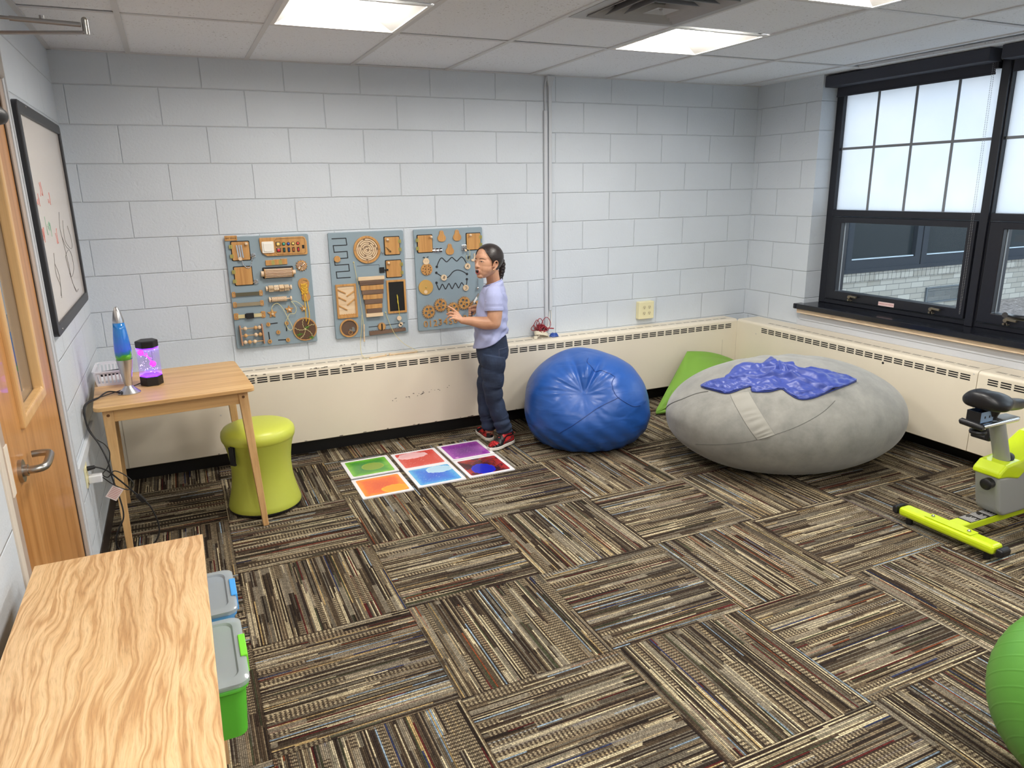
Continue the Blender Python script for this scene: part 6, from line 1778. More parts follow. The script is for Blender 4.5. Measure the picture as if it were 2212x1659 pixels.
for side in (1, 0):
    k0 = len(gvs)
    for j in range(nv + 1):
        for i in range(nu + 1): gvs.append(tuple(gpt(i / nu, j / nv, side)))
    for j in range(nv):
        for i in range(nu):
            q = (k0 + j * (nu + 1) + i, k0 + j * (nu + 1) + i + 1, k0 + (j + 1) * (nu + 1) + i + 1, k0 + (j + 1) * (nu + 1) + i)
            gfs.append(q if side else q[::-1])
gbag = thing('floor_pillow', 'large lime green canvas beanbag pillow slumped in the corner behind the grey beanbag', 'beanbag', (3.8, -0.35, 0))
MB().add(gvs, gfs).build('pillow_body', M_gr, gbag, smooth=True, angle=180)
# gathered corner at the left end
g = MB()
for k in range(7):
    a = k / 6
    p0 = Vector((3.355 + 0.04 * a, -0.44 - 0.02 * a, 0.015 + 0.03 * a)); p1 = Vector((3.47 + 0.05 * a, -0.47 + 0.03 * a, 0.05 + 0.11 * a))
    g.tube(spline([p0, (p0 + p1) / 2 + Vector((0, -0.02, 0.02 * math.sin(a * 9))), p1], 6), [0.012 + 0.010 * t_ / 12 for t_ in range(13)], 8)
g.build('gathered_corner', M_gr, gbag, smooth=True)

# ---- green exercise ball
M_ball = plain('ball_green', (96, 160, 66), 0.36, nb=0.02)
ex, ey, er = 2.36, -3.88, 0.275
eb = thing('exercise_ball', 'green ribbed exercise ball cut by the right edge of the view', 'exercise ball', (ex, ey, 0))
# ribs are rings round a tilted axis
axv = Vector((0.75, 0.25, 0.6)).normalized(); RQ = Vector((0, 0, 1)).rotation_difference(axv).to_matrix()
prof = []
N_ = 360
for i in range(N_ + 1):
    th = PI * i / N_; z = -math.cos(th)
    rib = 0.0016 * max(0.0, 1 - abs(((th * er) / 0.042) % 1.0 - 0.5) / 0.045) if 0.25 < th < PI - 0.25 else 0
    r_ = er + rib - 0.0005
    prof.append((max(1e-5, math.sin(th) * r_), z * r_))
MB().lathe(prof, 96, (ex, ey, er + 0.001), R=RQ, cap=False).build('ball_skin', M_ball, eb, smooth=True, angle=180)
MB().cyl(Vector((ex, ey, er)) + axv * (er - 0.002), Vector((ex, ey, er)) + axv * (er + 0.003), 0.012, 20).build('valve_plug', M_wpl, eb)

# ---- exercise bike, facing the window
M_bly = plain('bike_lime', (196, 218, 26), 0.28, coat=0.4)
M_bgr = plain('bike_grey', (150, 152, 150), 0.35, coat=0.2)
M_bbk = plain('bike_black', (24, 24, 27), 0.38)
BY = -2.735
bi = thing('exercise_bike', 'lime and grey upright exercise bike with black saddle at the right edge', 'exercise bike', (3.8, BY, 0))
def octbar(p, q, w, h_, up, name, mat, parent, bev=0.01):
    return MB().bar(p, q, w, h_, up=up).build(name, mat, parent, bevel=bev, bseg=3)
rs_ = octbar((3.405, -2.485, 0.062), (3.405, -2.965, 0.062), 0.078, 0.046, (0, 0, 1), 'rear_stabiliser', M_bly, bi, 0.016)
for y, s_ in ((-2.478, 1), (-2.972, -1)):
    MB().bar((3.405, y, 0.060), (3.405, y + s_ * 0.032, 0.058), 0.080, 0.050, w2=0.066, d2=0.038).build('end_cap', M_bbk, bi, bevel=0.012, bseg=3)
    MB().cyl((3.405, y - s_ * 0.05, 0.0), (3.405, y - s_ * 0.05, 0.04), 0.016, 18).build('levelling_foot', M_bbk, bi)
MB().bar((3.408, -2.62, 0.0875), (3.408, -2.85, 0.0875), 0.060, 0.003).build('mount_plate', M_bly, bi, bevel=0.001)
for y in (-2.645, -2.825): MB().cyl((3.405, y, 0.088), (3.405, y, 0.094), 0.010, 6).ball((3.405, y, 0.094), 0.007, 10, 6).build('hex_bolt', M_chr, bi, smooth=True, angle=30)
beam = octbar((3.435, BY, 0.068), (4.20, BY, 0.068), 0.072, 0.040, (0, 0, 1), 'floor_beam', M_bly, bi, 0.008)
MB().box((3.50, BY - 0.034, 0.0883), (3.74, BY + 0.034, 0.0890)).build('warning_label', plain('label_black', (30, 30, 30), 0.4), beam)
g = MB(); random.seed(13)
for k in range(11):
    y = BY - 0.030 + k * 0.0058; 
    for (a, c) in ((3.51, 3.575), (3.585, 3.645), (3.655, 3.715)):
        g.box((a, y, 0.0889), (c - random.uniform(0, 0.03), y + 0.0022, 0.0892))
g.build('label_print', plain('label_white', (210, 210, 206), 0.5), beam, kind='stuff')
MB().box((3.722, BY - 0.032, 0.0889), (3.736, BY + 0.032, 0.0893)).build('label_stripe', plain('label_orange', (190, 96, 50), 0.5), beam)
# body shell: profile in x-z, extruded across
def shell(poly, y0, y1, name, mat, bev=0.012):
    return MB().prism(poly, lambda u, v, w: (u, w, v), (y0, y1)).build(name, mat, bi, bevel=bev, bseg=4)
body = [(3.615, 0.310), (3.640, 0.20), (3.665, 0.115), (3.70, 0.088), (4.05, 0.088), (4.16, 0.14), (4.20, 0.26), (4.16, 0.38), (4.02, 0.44), (3.86, 0.36), (3.76, 0.30)]
shell(body, BY - 0.062, BY + 0.062, 'body_shell', M_bgr, 0.018)
shr = [(3.608, 0.302), (3.612, 0.330), (3.655, 0.362), (3.76, 0.372), (3.82, 0.405), (3.93, 0.465), (4.03, 0.480), (4.15, 0.43), (4.225, 0.28), (4.20, 0.27), (4.13, 0.37), (4.02, 0.425), (3.90, 0.385), (3.82, 0.315), (3.765, 0.275), (3.68, 0.296)]
shell(shr, BY - 0.068, BY + 0.068, 'top_shroud', M_bly, 0.012)
pc_ = Vector((3.722, BY, 0.362))
pt_ = Vector((3.630, BY, 0.572))
pd = (pt_ - pc_).normalized()
g = MB(); g.lathe([(0.052, -0.004), (0.055, 0.002), (0.046, 0.010), (0.04, 0.012)], 32, tuple(pc_), sx=1.15, sy=0.85, R=Vector((0, 0, 1)).rotation_difference(pd).to_matrix()).build('post_collar', M_bbk, bi, smooth=True)
MB().tube([pc_ - pd * 0.05, pt_], [0.040, 0.040], 28, flat=0.62).build('seat_post', M_bgr, bi, smooth=True, angle=60)
MB().cyl(pc_ + pd * 0.035 + Vector((0, -0.0262, 0)), pc_ + pd * 0.035 + Vector((0, -0.024, 0)), 0.006, 12).build('post_hole', M_blk, bi)
MB().box((3.50, BY - 0.026, 0.566), (3.76, BY + 0.026, 0.576)).build('seat_rail_bed', M_bbk, bi, bevel=0.002)
for dy in (-0.030, 0.030):
    MB().cyl((3.475, BY + dy, 0.574), (3.735, BY + dy, 0.574), 0.011, 18).ball((3.735, BY + dy, 0.574), 0.011, 14, 8).build('chrome_rail', M_chr, bi, smooth=True)
MB().box((3.64, BY - 0.035, 0.580), (3.75, BY + 0.035, 0.585)).build('slider_plate', M_bgr, bi, bevel=0.003)
MB().tube([(3.462, BY - 0.047, 0.575), (3.462, BY - 0.040, 0.575), (3.462, BY + 0.06, 0.582), (3.462, BY + 0.068, 0.582)], [0.010, 0.0155, 0.0155, 0.008], 18).build('rear_grip', M_bbk, bi, smooth=True)
g = MB(); x0, x1, y0, y1, z0, z1 = 3.472, 3.566, BY - 0.020, BY + 0.046, 0.588, 0.640
g.box((x0, y0, z0), (x1, y1, z0 + 0.002)).box((x0, y0, z0), (x1, y0 + 0.002, z1)).box((x0, y1 - 0.002, z0), (x1, y1, z1)).box((x1 - 0.002, y0, z0), (x1, y1, z1)).box((x0, y0, z0), (x0 + 0.002, y1, z1))
bo = g.build('metal_box', plain('box_steel', (120, 150, 190), 0.3, metal=0.6), bi)
for x in (3.505, 3.537): MB().box((x - 0.004, y0 - 0.0006, 0.608), (x + 0.004, y0 + 0.001, 0.619)).build('box_slot', M_blk, bo)
MB().box((x0 + 0.002, y0 + 0.002, z0 + 0.002), (x1 - 0.002, y1 - 0.002, z0 + 0.03)).box((x0 - 0.001, y0, z0), (x0 + 0.0, y1, z1)).build('box_lining', M_bbk, bo)
MB().lathe([(0.020, 0.530), (0.034, 0.532), (0.037, 0.540), (0.034, 0.548), (0.018, 0.552), (0.010, 0.566)], 28, (3.50, BY - 0.0, 0)).build('slider_knob', M_bbk, bi, smooth=True)
MB().tube([(3.650, BY - 0.02, 0.268), (3.632, BY - 0.02, 0.268), (3.628, BY - 0.02, 0.268), (3.588, BY - 0.022, 0.266), (3.582, BY - 0.022, 0.266)], [0.016, 0.018, 0.026, 0.028, 0.020], 22).build('post_lock_knob', M_bbk, bi, smooth=True)
# saddle
sd = MB(); secs = [(3.452, 0.705, 0.020, 0.020), (3.462, 0.706, 0.062, 0.036), (3.480, 0.708, 0.088, 0.044), (3.52, 0.710, 0.104, 0.048), (3.56, 0.704, 0.102, 0.046), (3.60, 0.690, 0.084, 0.042), (3.65, 0.668, 0.056, 0.036), (3.70, 0.652, 0.036, 0.031), (3.75, 0.645, 0.030, 0.029), (3.79, 0.641, 0.026, 0.027), (3.815, 0.638, 0.020, 0.022), (3.825, 0.636, 0.006, 0.008)]
nn = 28; vs = []; fs = []
for x, z, hw, hh in secs:
    for k in range(nn):
        a = 2 * PI * k / nn
        cy_ = math.copysign(abs(math.cos(a)) ** 0.8, math.cos(a)) * hw
        sz = math.sin(a) * hh * (0.75 if math.sin(a) > 0 else 1.25)
        dent = -0.010 * math.exp(-(cy_ / 0.02) ** 2) if math.sin(a) > 0 and 3.48 < x < 3.66 else 0
        vs.append((x, BY + cy_, z + sz + dent - 0.028 * (abs(cy_) / 0.10) ** 2 * (1 if x < 3.6 else 0)))
for j in range(len(secs) - 1):
    for k in range(nn): fs.append((j * nn + k, j * nn + (k + 1) % nn, (j + 1) * nn + (k + 1) % nn, (j + 1) * nn + k))
fs += [tuple(range(nn))[::-1], tuple((len(secs) - 1) * nn + k for k in range(nn))]
sd.add(vs, fs).build('saddle', M_bbk, bi, smooth=True, angle=180, sub=1)
MB().cyl((3.60, BY, 0.585), (3.60, BY, 0.655), 0.016, 18).lathe([(0.03, 0.61), (0.042, 0.64), (0.05, 0.665)], 24, (3.575, BY, 0)).build('saddle_clamp', M_bbk, bi, smooth=True)
# crank, pedal and console column beyond the view
MB().cyl((3.98, BY - 0.075, 0.28), (3.98, BY + 0.075, 0.28), 0.05, 28).build('crank_hub', M_bgr, bi, smooth=True)
MB().bar((3.98, BY + 0.085, 0.28), (3.85, BY + 0.095, 0.405), 0.014, 0.026, up=(0, 1, 0)).build('crank_arm', M_chr, bi, bevel=0.003)
MB().bar((3.98, BY - 0.085, 0.28), (4.11, BY - 0.095, 0.155), 0.014, 0.026, up=(0, 1, 0)).build('crank_arm', M_chr, bi, bevel=0.003)
pe = MB(); pe.box((3.785, BY + 0.11, 0.405), (3.885, BY + 0.21, 0.430)).build('pedal', M_bbk, bi, bevel=0.008)
MB().tube(spline([(3.77, BY + 0.115, 0.42), (3.775, BY + 0.12, 0.475), (3.80, BY + 0.16, 0.495), (3.83, BY + 0.205, 0.475), (3.85, BY + 0.21, 0.42)], 6), 0.012, 8, flat=0.4).build('pedal_strap', M_bbk, bi, smooth=True)
MB().box((4.06, BY - 0.21, 0.125), (4.16, BY - 0.11, 0.150)).build('pedal', M_bbk, bi, bevel=0.008)
MB().tube([(4.03, BY, 0.45), (4.10, BY, 1.02)], 0.026, 20).build('console_column', M_bgr, bi, smooth=True)
MB().tube(spline([(3.93, BY - 0.22, 1.02), (4.02, BY - 0.22, 1.00), (4.10, BY - 0.10, 0.99), (4.10, BY + 0.10, 0.99), (4.02, BY + 0.22, 1.00), (3.93, BY + 0.22, 1.02)], 6), 0.014, 12).build('handlebar', M_bbk, bi, smooth=True)
MB().box((4.06, BY - 0.08, 1.02), (4.12, BY + 0.08, 1.14)).build('console', M_bbk, bi, bevel=0.015, bseg=3)
MB().bar((4.20, BY - 0.20, 0.062), (4.20, BY + 0.20, 0.062), 0.078, 0.046).build('front_stabiliser', M_bly, bi, bevel=0.014, bseg=3)
# ================================================================== THE CHILD
M_skin = None
def skin_mat():
    t = NT('skin'); p = t.obj()
    n_ = t.noise(p, 14, 3)
    c = t.ramp(n_, [(0.3, L((190, 140, 110))), (0.7, L((208, 160, 130)))])
    t.l(c, t.b.inputs['Base Color']); t.b.inputs['Roughness'].default_value = 0.48
    t.b.inputs['Subsurface Weight'].default_value = 0.12; t.b.inputs['Subsurface Radius'].default_value = (0.012, 0.005, 0.003); t.b.inputs['Subsurface Scale'].default_value = 0.6
    t.l(t.bump(t.noise(p, 400, 2), 0.08, 0.0008), t.b.inputs['Normal'])
    return t.m
M_skin = skin_mat()
M_lip = plain('lip', (176, 96, 92), 0.35)
M_mouth = plain('mouth_inside', (44, 18, 18), 0.6)
M_brow = plain('brow_hair', (52, 36, 30), 0.8)
M_eyew = plain('eye_white', (214, 206, 200), 0.25)
M_iris = plain('iris_dark', (34, 22, 18), 0.15)
M_tee = plain('tee_periwinkle', (164, 170, 208), 0.85, nb=0.12, nscale=90, var=0.03, sheen=0.15)
def denim():
    t = NT('denim'); p = t.obj(); s = t.sep(p)
    big = t.noise(p, 9, 3); fine = t.noise(t.comb(t.math('MULTIPLY', s[0], 500), t.math('MULTIPLY', s[1], 500), t.math('MULTIPLY', s[2], 90)), 1.0, 2)
    c = t.ramp(big, [(0.35, L((28, 38, 58))), (0.65, L((42, 56, 82)))])
    t.l(t.mix(0.4, c, t.ramp(fine, [(0.3, (0.7, 0.7, 0.7)), (0.7, (1.2, 1.2, 1.2))]), 'MULTIPLY'), t.b.inputs['Base Color'])
    t.b.inputs['Roughness'].default_value = 0.85
    v = t.comb(t.math('MULTIPLY', s[0], 14), t.math('MULTIPLY', s[1], 14), t.math('MULTIPLY', s[2], 45))
    t.l(t.bump(fine, 0.2, 0.001, t.bump(t.noise(v, 1.0, 3, 0.5, 0.8), 0.35, 0.008)), t.b.inputs['Normal'])
    return t.m
M_jean = denim()
def hair_mat():
    t = NT('hair_dark'); p = t.obj(); s = t.sep(p)
    
    def dp(v): return t.math('ADD', t.math('ADD', t.math('MULTIPLY', s[0], v[0]), t.math('MULTIPLY', s[1], v[1])), t.math('MULTIPLY', s[2], v[2]))
    n_ = t.noise(t.comb(dp((-18, -7, 2)), dp((80, -205, 0)), dp((40, 15, 215))), 1.0, 3, 0.6, 0.3)
    t.l(t.ramp(n_, [(0.3, L((24, 18, 17))), (0.6, L((44, 33, 29))), (0.8, L((72, 54, 46)))]), t.b.inputs['Base Color'])
    t.b.inputs['Roughness'].default_value = 0.38
    t.l(t.bump(n_, 0.4, 0.002), t.b.inputs['Normal'])
    return t.m
M_hair = hair_mat()

def organic(mb, name, mat, parent, voxel, it=6, fac=0.5):
    o = mb.build(name, mat, parent, smooth=True, angle=180)
    r_ = o.modifiers.new('remesh', 'REMESH'); r_.mode = 'VOXEL'; r_.voxel_size = voxel; r_.use_smooth_shade = True
    s_ = o.modifiers.new('smooth', 'SMOOTH'); s_.iterations = it; s_.factor = fac
    return o
def chain(mb, pts, rad, n=16, k=5, flat=1.0):
    """smooth tapered limb"""
    P_ = spline([(*p, 0) if len(p) == 2 else p for p in pts], k)
    R_ = [v.x for v in spline([(r, 0, 0) for r in rad], k)]
    mb.tube(P_, R_, n, flat=flat)
    mb.ball(P_[0], R_[0], 14, 10); mb.ball(P_[-1], R_[-1], 14, 10)
    return mb

FB = Vector((-0.89, 0.45, 0)).normalized(); LB = Vector((-FB.y, FB.x, 0))     # body forward and left
# ---- head frame
FH = Vector((-0.925, -0.36, 0.07)).normalized(); LH = Vector((0, 0, 1)).cross(FH).normalized(); UH = FH.cross(LH).normalized()
HC = Vector((1.998, -0.462, 1.228))
RHm = Matrix((FH, LH, UH)).transposed()
def hp(x, y, z): return HC + FH * x + LH * y + UH * z

body = MB()
def hball(x, y, z, a, b, c): body.ball(hp(x, y, z), 1.0, 28, 18, s=(a, b, c), R=RHm)
hball(-0.012, 0, 0.026, 0.094, 0.073, 0.080)        # skull
hball(0.030, 0, -0.010, 0.062, 0.062, 0.066)        # upper face
hball(0.024, 0, -0.036, 0.068, 0.061, 0.058)        # cheeks and lower face
hball(0.036, 0, -0.060, 0.050, 0.048, 0.042)
hball(0.004, 0, -0.040, 0.056, 0.060, 0.048)        # jaw
hball(0.064, 0, -0.090, 0.022, 0.023, 0.017)        # chin
hball(0.040, 0, -0.082, 0.036, 0.036, 0.022)        # under chin
hball(0.052, 0, 0.022, 0.036, 0.052, 0.036)         # brow
body.tube([hp(0.083, 0, 0.004), hp(0.0905, 0, -0.012), hp(0.098, 0, -0.025)], [0.0085, 0.0090, 0.0105], 12)
hball(0.0965, 0, -0.029, 0.0125, 0.0130, 0.0100); hball(0.090, 0.0115, -0.032, 0.009, 0.0075, 0.0075); hball(0.090, -0.0115, -0.032, 0.009, 0.0075, 0.0075)
hball(0.074, 0, -0.058, 0.020, 0.028, 0.026)        # muzzle
for s_ in (1, -1):                                   # ears
    E0 = 0.023
    ec = [hp(E0 - 0.002, s_ * 0.067, -0.034), hp(E0 - 0.004, s_ * 0.072, -0.014), hp(E0 - 0.010, s_ * 0.077, 0.002), hp(E0 - 0.022, s_ * 0.081, 0.006), hp(E0 - 0.032, s_ * 0.081, -0.006), hp(E0 - 0.030, s_ * 0.079, -0.024), hp(E0 - 0.019, s_ * 0.074, -0.040), hp(E0 - 0.008, s_ * 0.069, -0.048)]
    body.tube(spline(ec, 4), 0.0042, 8)
    body.ball(hp(E0 - 0.007, s_ * 0.069, -0.048), 1.0, 12, 8, s=(0.0065, 0.005, 0.008), R=RHm)
    body.ball(hp(E0 - 0.017, s_ * 0.070, -0.018), 1.0, 12, 8, s=(0.015, 0.005, 0.021), R=RHm)
# neck
chain(body, [hp(-0.026, 0, -0.03), (2.034, -0.446, 1.130), (2.045, -0.436, 1.085), (2.045, -0.432, 1.04)], [0.046, 0.043, 0.046, 0.062], 20)
# trunk under the shirt
def ring_loft(mb, secs, n=40, F_=FB, L_=LB, cap=True):
    vs = []; fs = []
    for (c, a, b_, dz) in secs:
        for k in range(n):
            an = 2 * PI * k / n
            p = Vector(c) + F_ * (math.cos(an) * a) + L_ * (math.sin(an) * b_) + Vector((0, 0, dz(an) if dz else 0))
            vs.append(p)
    for j in range(len(secs) - 1):
        for k in range(n): fs.append((j * n + k, j * n + (k + 1) % n, (j + 1) * n + (k + 1) % n, (j + 1) * n + k))
    if cap: fs += [tuple(range(n))[::-1], tuple((len(secs) - 1) * n + k for k in range(n))]
    return mb.add(vs, fs)
ring_loft(body, [((2.045, -0.432, 1.07), 0.050, 0.070, None), ((2.042, -0.432, 1.03), 0.062, 0.106, None), ((2.035, -0.43, 0.96), 0.080, 0.118, None), ((2.025, -0.43, 0.86), 0.088, 0.118, None), ((2.02, -0.43, 0.74), 0.084, 0.112, None), ((2.025, -0.43, 0.62), 0.084, 0.112, None), ((2.02, -0.43, 0.56), 0.06, 0.09, None)])
# left arm (near side): shoulder, elbow, wrist
SHL = Vector((1.996, -0.546, 1.022)); ELL = Vector((1.984, -0.575, 0.852)); WRL = Vector((1.806, -0.470, 0.866))
chain(body, [SHL - LB * 0.014 + Vector((0, 0, -0.020)), SHL.lerp(ELL, 0.5) + Vector((0.004, -0.004, 0)), ELL], [0.034, 0.049, 0.042], 20)
chain(body, [ELL, ELL.lerp(WRL, 0.3) + Vector((0, 0, -0.006)), ELL.lerp(WRL, 0.7), WRL], [0.042, 0.041, 0.030, 0.0215], 20)
# left hand
K = [Vector(p) for p in ((1.782, -0.457, 0.914), (1.768, -0.462, 0.908), (1.760, -0.469, 0.896), (1.757, -0.477, 0.883))]
for k in K:
    chain(body, [WRL + (k - WRL) * 0.1, WRL.lerp(k, 0.6), k], [0.0150, 0.0115, 0.0092], 12)
chain(body, [WRL, WRL.lerp(K[1], 0.5), K[1]], [0.019, 0.014, 0.009], 12); chain(body, [WRL, WRL.lerp(K[2], 0.5), K[2]], [0.019, 0.014, 0.009], 12)
fing = [[K[0], (1.760, -0.446, 0.935), (1.744, -0.438, 0.948), (1.730, -0.431, 0.957)], [K[1], (1.746, -0.454, 0.919), (1.732, -0.450, 0.921), (1.721, -0.448, 0.914)],
        [K[2], (1.737, -0.468, 0.903), (1.724, -0.463, 0.901), (1.714, -0.457, 0.891)], [K[3], (1.740, -0.479, 0.887), (1.728, -0.476, 0.885), (1.719, -0.470, 0.875)]]
for f_, r_ in zip(fing, (0.0080, 0.0082, 0.0078, 0.0070)): chain(body, f_, [r_, r_ * 0.97, r_ * 0.9, r_ * 0.74], 12, 4)
chain(body, [WRL + Vector((-0.012, 0.012, 0.016)), (1.768, -0.440, 0.893), (1.744, -0.431, 0.902), (1.722, -0.427, 0.908)], [0.0135, 0.0105, 0.0085, 0.0068], 12, 4)
# right arm (far side) and hand holding the woven strap
SHR = Vector((2.094, -0.318, 1.022)); ELR = Vector((2.100, -0.245, 0.862)); WRR = Vector((2.022, -0.205, 0.880))
chain(body, [SHR + LB * 0.014 + Vector((0, 0, -0.020)), SHR.lerp(ELR, 0.5), ELR], [0.034, 0.047, 0.040], 20)
chain(body, [ELR, ELR.lerp(WRR, 0.5), WRR], [0.040, 0.031, 0.0215], 20)
chain(body, [WRR, WRR + Vector((-0.020, 0.0, 0.004)), WRR + Vector((-0.034, -0.002, 0.002))], [0.020, 0.021, 0.016], 14)
for k in range(4):
    z = 0.897 - k * 0.0155
    chain(body, [(1.994, -0.196, z), (1.976, -0.188, z + 0.001), (1.962, -0.197, z), (1.968, -0.211, z - 0.001)], [0.0082, 0.0080, 0.0074, 0.0062], 10, 4)
chain(body, [(2.006, -0.215, 0.900), (1.990, -0.222, 0.908), (1.972, -0.220, 0.908)], [0.0105, 0.0090, 0.0068], 10, 4)
# legs inside the jeans, joined to the trunk
LL = [(2.000, -0.492, 0.60), (1.998, -0.500, 0.50), (1.992, -0.503, 0.39), (2.022, -0.508, 0.25), (2.066, -0.516, 0.10), (2.072, -0.518, 0.05)]
RL = [(2.050, -0.375, 0.60), (2.026, -0.373, 0.50), (2.000, -0.368, 0.38), (2.002, -0.369, 0.25), (2.016, -0.372, 0.10), (2.016, -0.368, 0.05)]
for P_ in (LL, RL): chain(body, P_, [0.062, 0.056, 0.044, 0.042, 0.032, 0.030], 16)
per = organic(body, 'person', M_skin, None, 0.0026, 5, 0.5)
tag(per, 'child in pale blue tee, dark jeans and red-black shoes pointing at the gear board', 'person')

# ---- face details, laid on the skin surface
from mathutils.bvhtree import BVHTree
_dg = bpy.context.evaluated_depsgraph_get(); _ev = per.evaluated_get(_dg); _me = _ev.to_mesh()
_bv = BVHTree.FromPolygons([v.co.copy() for v in _me.vertices], [tuple(p.vertices) for p in _me.polygons])
_ev.to_mesh_clear()
def onface(y, z, o_=0.0):
    st_ = hp(0.25, y, z)
    h_ = _bv.ray_cast(st_, -FH, 0.4)
    if h_[0] is None: return hp(0.08 + o_, y, z)
    return h_[0] + FH * o_
mz = -0.0605
def mth(a, k): return (0.0135 * k * math.cos(a), mz + 0.0128 * k * math.sin(a) - 0.001)
vs = [onface(0, mz, 0.0012)]; fs = []
for j in range(1, 5):
    for k in range(24):
        y, z = mth(2 * PI * k / 24, j / 4); vs.append(onface(y, z, 0.0016))
for k in range(24): fs.append((0, 1 + k, 1 + (k + 1) % 24))
for j in range(3):
    for k in range(24): fs.append((1 + j * 24 + k, 1 + (j + 1) * 24 + k, 1 + (j + 1) * 24 + (k + 1) % 24, 1 + j * 24 + (k + 1) % 24))
MB().add(vs, fs).build('mouth', M_mouth, per, smooth=True, angle=180)
g = MB(); pts = []; rad = []
for k in range(28):
    a = 2 * PI * k / 28; lo_ = max(0, -math.sin(a))
    y, z = mth(a, 1.08 + 0.10 * lo_)
    pts.append(onface(y, z, 0.0012)); rad.append(0.0014 + 0.0034 * lo_ ** 0.8)
g.tube(pts, rad, 10, closed=True).build('lips', M_lip, per, smooth=True, angle=180)
MB().ball(onface(0, mz + 0.0085, 0.0015), 1.0, 14, 8, s=(0.0012, 0.0085, 0.0022), R=RHm).build('teeth', M_eyew, per, smooth=True)
for s_ in (1, -1):
    sy_ = s_ * 0.0290
    c_ = onface(sy_, 0.0005); nrm_ = (FH + LH * s_ * 0.35).normalized(); ec = c_ - nrm_ * 0.0098
    eo = MB().ball(ec, 0.0108, 24, 16).build('eye', M_eyew, per, smooth=True, angle=180)
    look = (FH * 0.9 + LH * (0.10) + UH * -0.30).normalized()
    MB().ball(ec + look * 0.0060, 0.0066, 16, 10).build('iris', M_iris, eo, smooth=True, angle=180)
    g = MB(); up_ = []; dn_ = []
    for k in range(11):
        t_ = -1 + 2 * k / 10; y = sy_ + t_ * 0.0148; bow = 1 - t_ * t_
        zu = 0.0005 + 0.0040 * bow - 0.0012 * t_ * s_; zl = 0.0005 - 0.0048 * bow - 0.0012 * t_ * s_
        up_.append(onface(y, zu) + nrm_ * (0.0014 * bow)); dn_.append(onface(y, zl) + nrm_ * (0.0008 * bow))
    # upper lid: patch from the crease down to the lash line
    vs = []; fs = []
    for j in range(5):
        for k in range(11):
            t_ = -1 + 2 * k / 10; bow = 1 - t_ * t_
            p = up_[k] + UH * (0.0016 * j * (0.5 + 0.5 * bow)); q_ = onface(sy_ + t_ * 0.0148, 0.0005 + 0.0034 * bow + 0.0016 * j)
            vs.append(p.lerp(q_, j / 4) + nrm_ * 0.0012 * (1 - j / 4))
    for j in range(4):
        for k in range(10): fs.append((j * 11 + k, j * 11 + k + 1, (j + 1) * 11 + k + 1, (j + 1) * 11 + k))
    g.add(vs, fs)
    g.tube(dn_, [0.0008] + [0.0020] * 9 + [0.0008], 8).tube(up_, [0.0008] + [0.0018] * 9 + [0.0008], 8)
    g.build('eyelid', M_skin, per, smooth=True, angle=180)
    MB().tube([p + nrm_ * 0.0016 - UH * 0.0004 for p in up_], [0.0005, 0.0010, 0.0012, 0.0013, 0.0013, 0.0013, 0.0013, 0.0013, 0.0012, 0.0010, 0.0006], 6).build('lashes', M_brow, per, smooth=True)
    bw_ = spline([(s_ * 0.0115, 0.0150, 0), (s_ * 0.0200, 0.0185, 0), (s_ * 0.0310, 0.0195, 0), (s_ * 0.0420, 0.0160, 0), (s_ * 0.0485, 0.0110, 0)], 4)
    MB().tube([onface(p.x, p.y, 0.0002) for p in bw_], [0.0012, 0.0018, 0.0022, 0.0024, 0.0024, 0.0023, 0.0022, 0.0021, 0.0020, 0.0018, 0.0017, 0.0015, 0.0013, 0.0011, 0.0009, 0.0007, 0.0005][:len(bw_)], 8, flat=0.8).build('eyebrow', M_brow, per, smooth=True)
for s_ in (1, -1):
    MB().ball(hp(0.0965, s_ * 0.0062, -0.0375), 1.0, 10, 6, s=(0.0034, 0.0026, 0.0014), R=RHm).build('nostril', M_mouth, per)
MB().ball(hp(0.017, 0.0745, -0.0510), 0.0022, 10, 7).build('earring', M_brs, per, smooth=True)

# ---- hair: pulled-back cap with hairline, and a braid
def hairkeep(x, y, z):
    if z > 0.088: return x < 0.064
    b_ = [(0.088, 0.062), (0.078, 0.060), (0.058, 0.060), (0.040, 0.055), (0.024, 0.044), (0.010, 0.034), (-0.004, 0.026), (-0.014, 0.018), (-0.022, -0.012), (-0.040, -0.020), (-0.060, -0.030), (-0.090, -0.050)]
    if z < -0.082: return False
    # sides recede faster than the middle of the forehead
    for (z0, x0), (z1, x1) in zip(b_[:-1], b_[1:]):
        if z1 <= z <= z0:
            return x < x1 + (x0 - x1) * (z - z1) / (z0 - z1)
    return x < -0.05
vs = []; fs = []; nu, nv = 120, 84; nrm = []
for j in range(nv + 1):
    th = PI * j / nv
    for i in range(nu):
        ph = 2 * PI * i / nu
        d = (math.sin(th) * math.cos(ph), math.sin(th) * math.sin(ph), math.cos(th))
        st_ = 0.0
        x, y, z = -0.014 + d[0] * (0.0985 + st_), d[1] * (0.0775 + st_), 0.026 + d[2] * (0.0845 + st_)
        if z < 0.0: x = -0.014 + (x + 0.014) * (1 - 0.35 * min(1, -z / 0.08) * 0.3); z = z * 1.22
        nrm.append((x, y, z)); vs.append(hp(x, y, z))
for j in range(nv):
    for i in range(nu):
        l = (i + 1) % nu
        q = (j * nu + i, (j + 1) * nu + i, (j + 1) * nu + l, j * nu + l)
        c = [sum(nrm[k][m] for k in q) / 4 for m in range(3)]
        if hairkeep(*c): fs.append(q)
hr = MB().add(vs, fs).build('hair', M_hair, per, smooth=True, angle=180, solid=0.004)
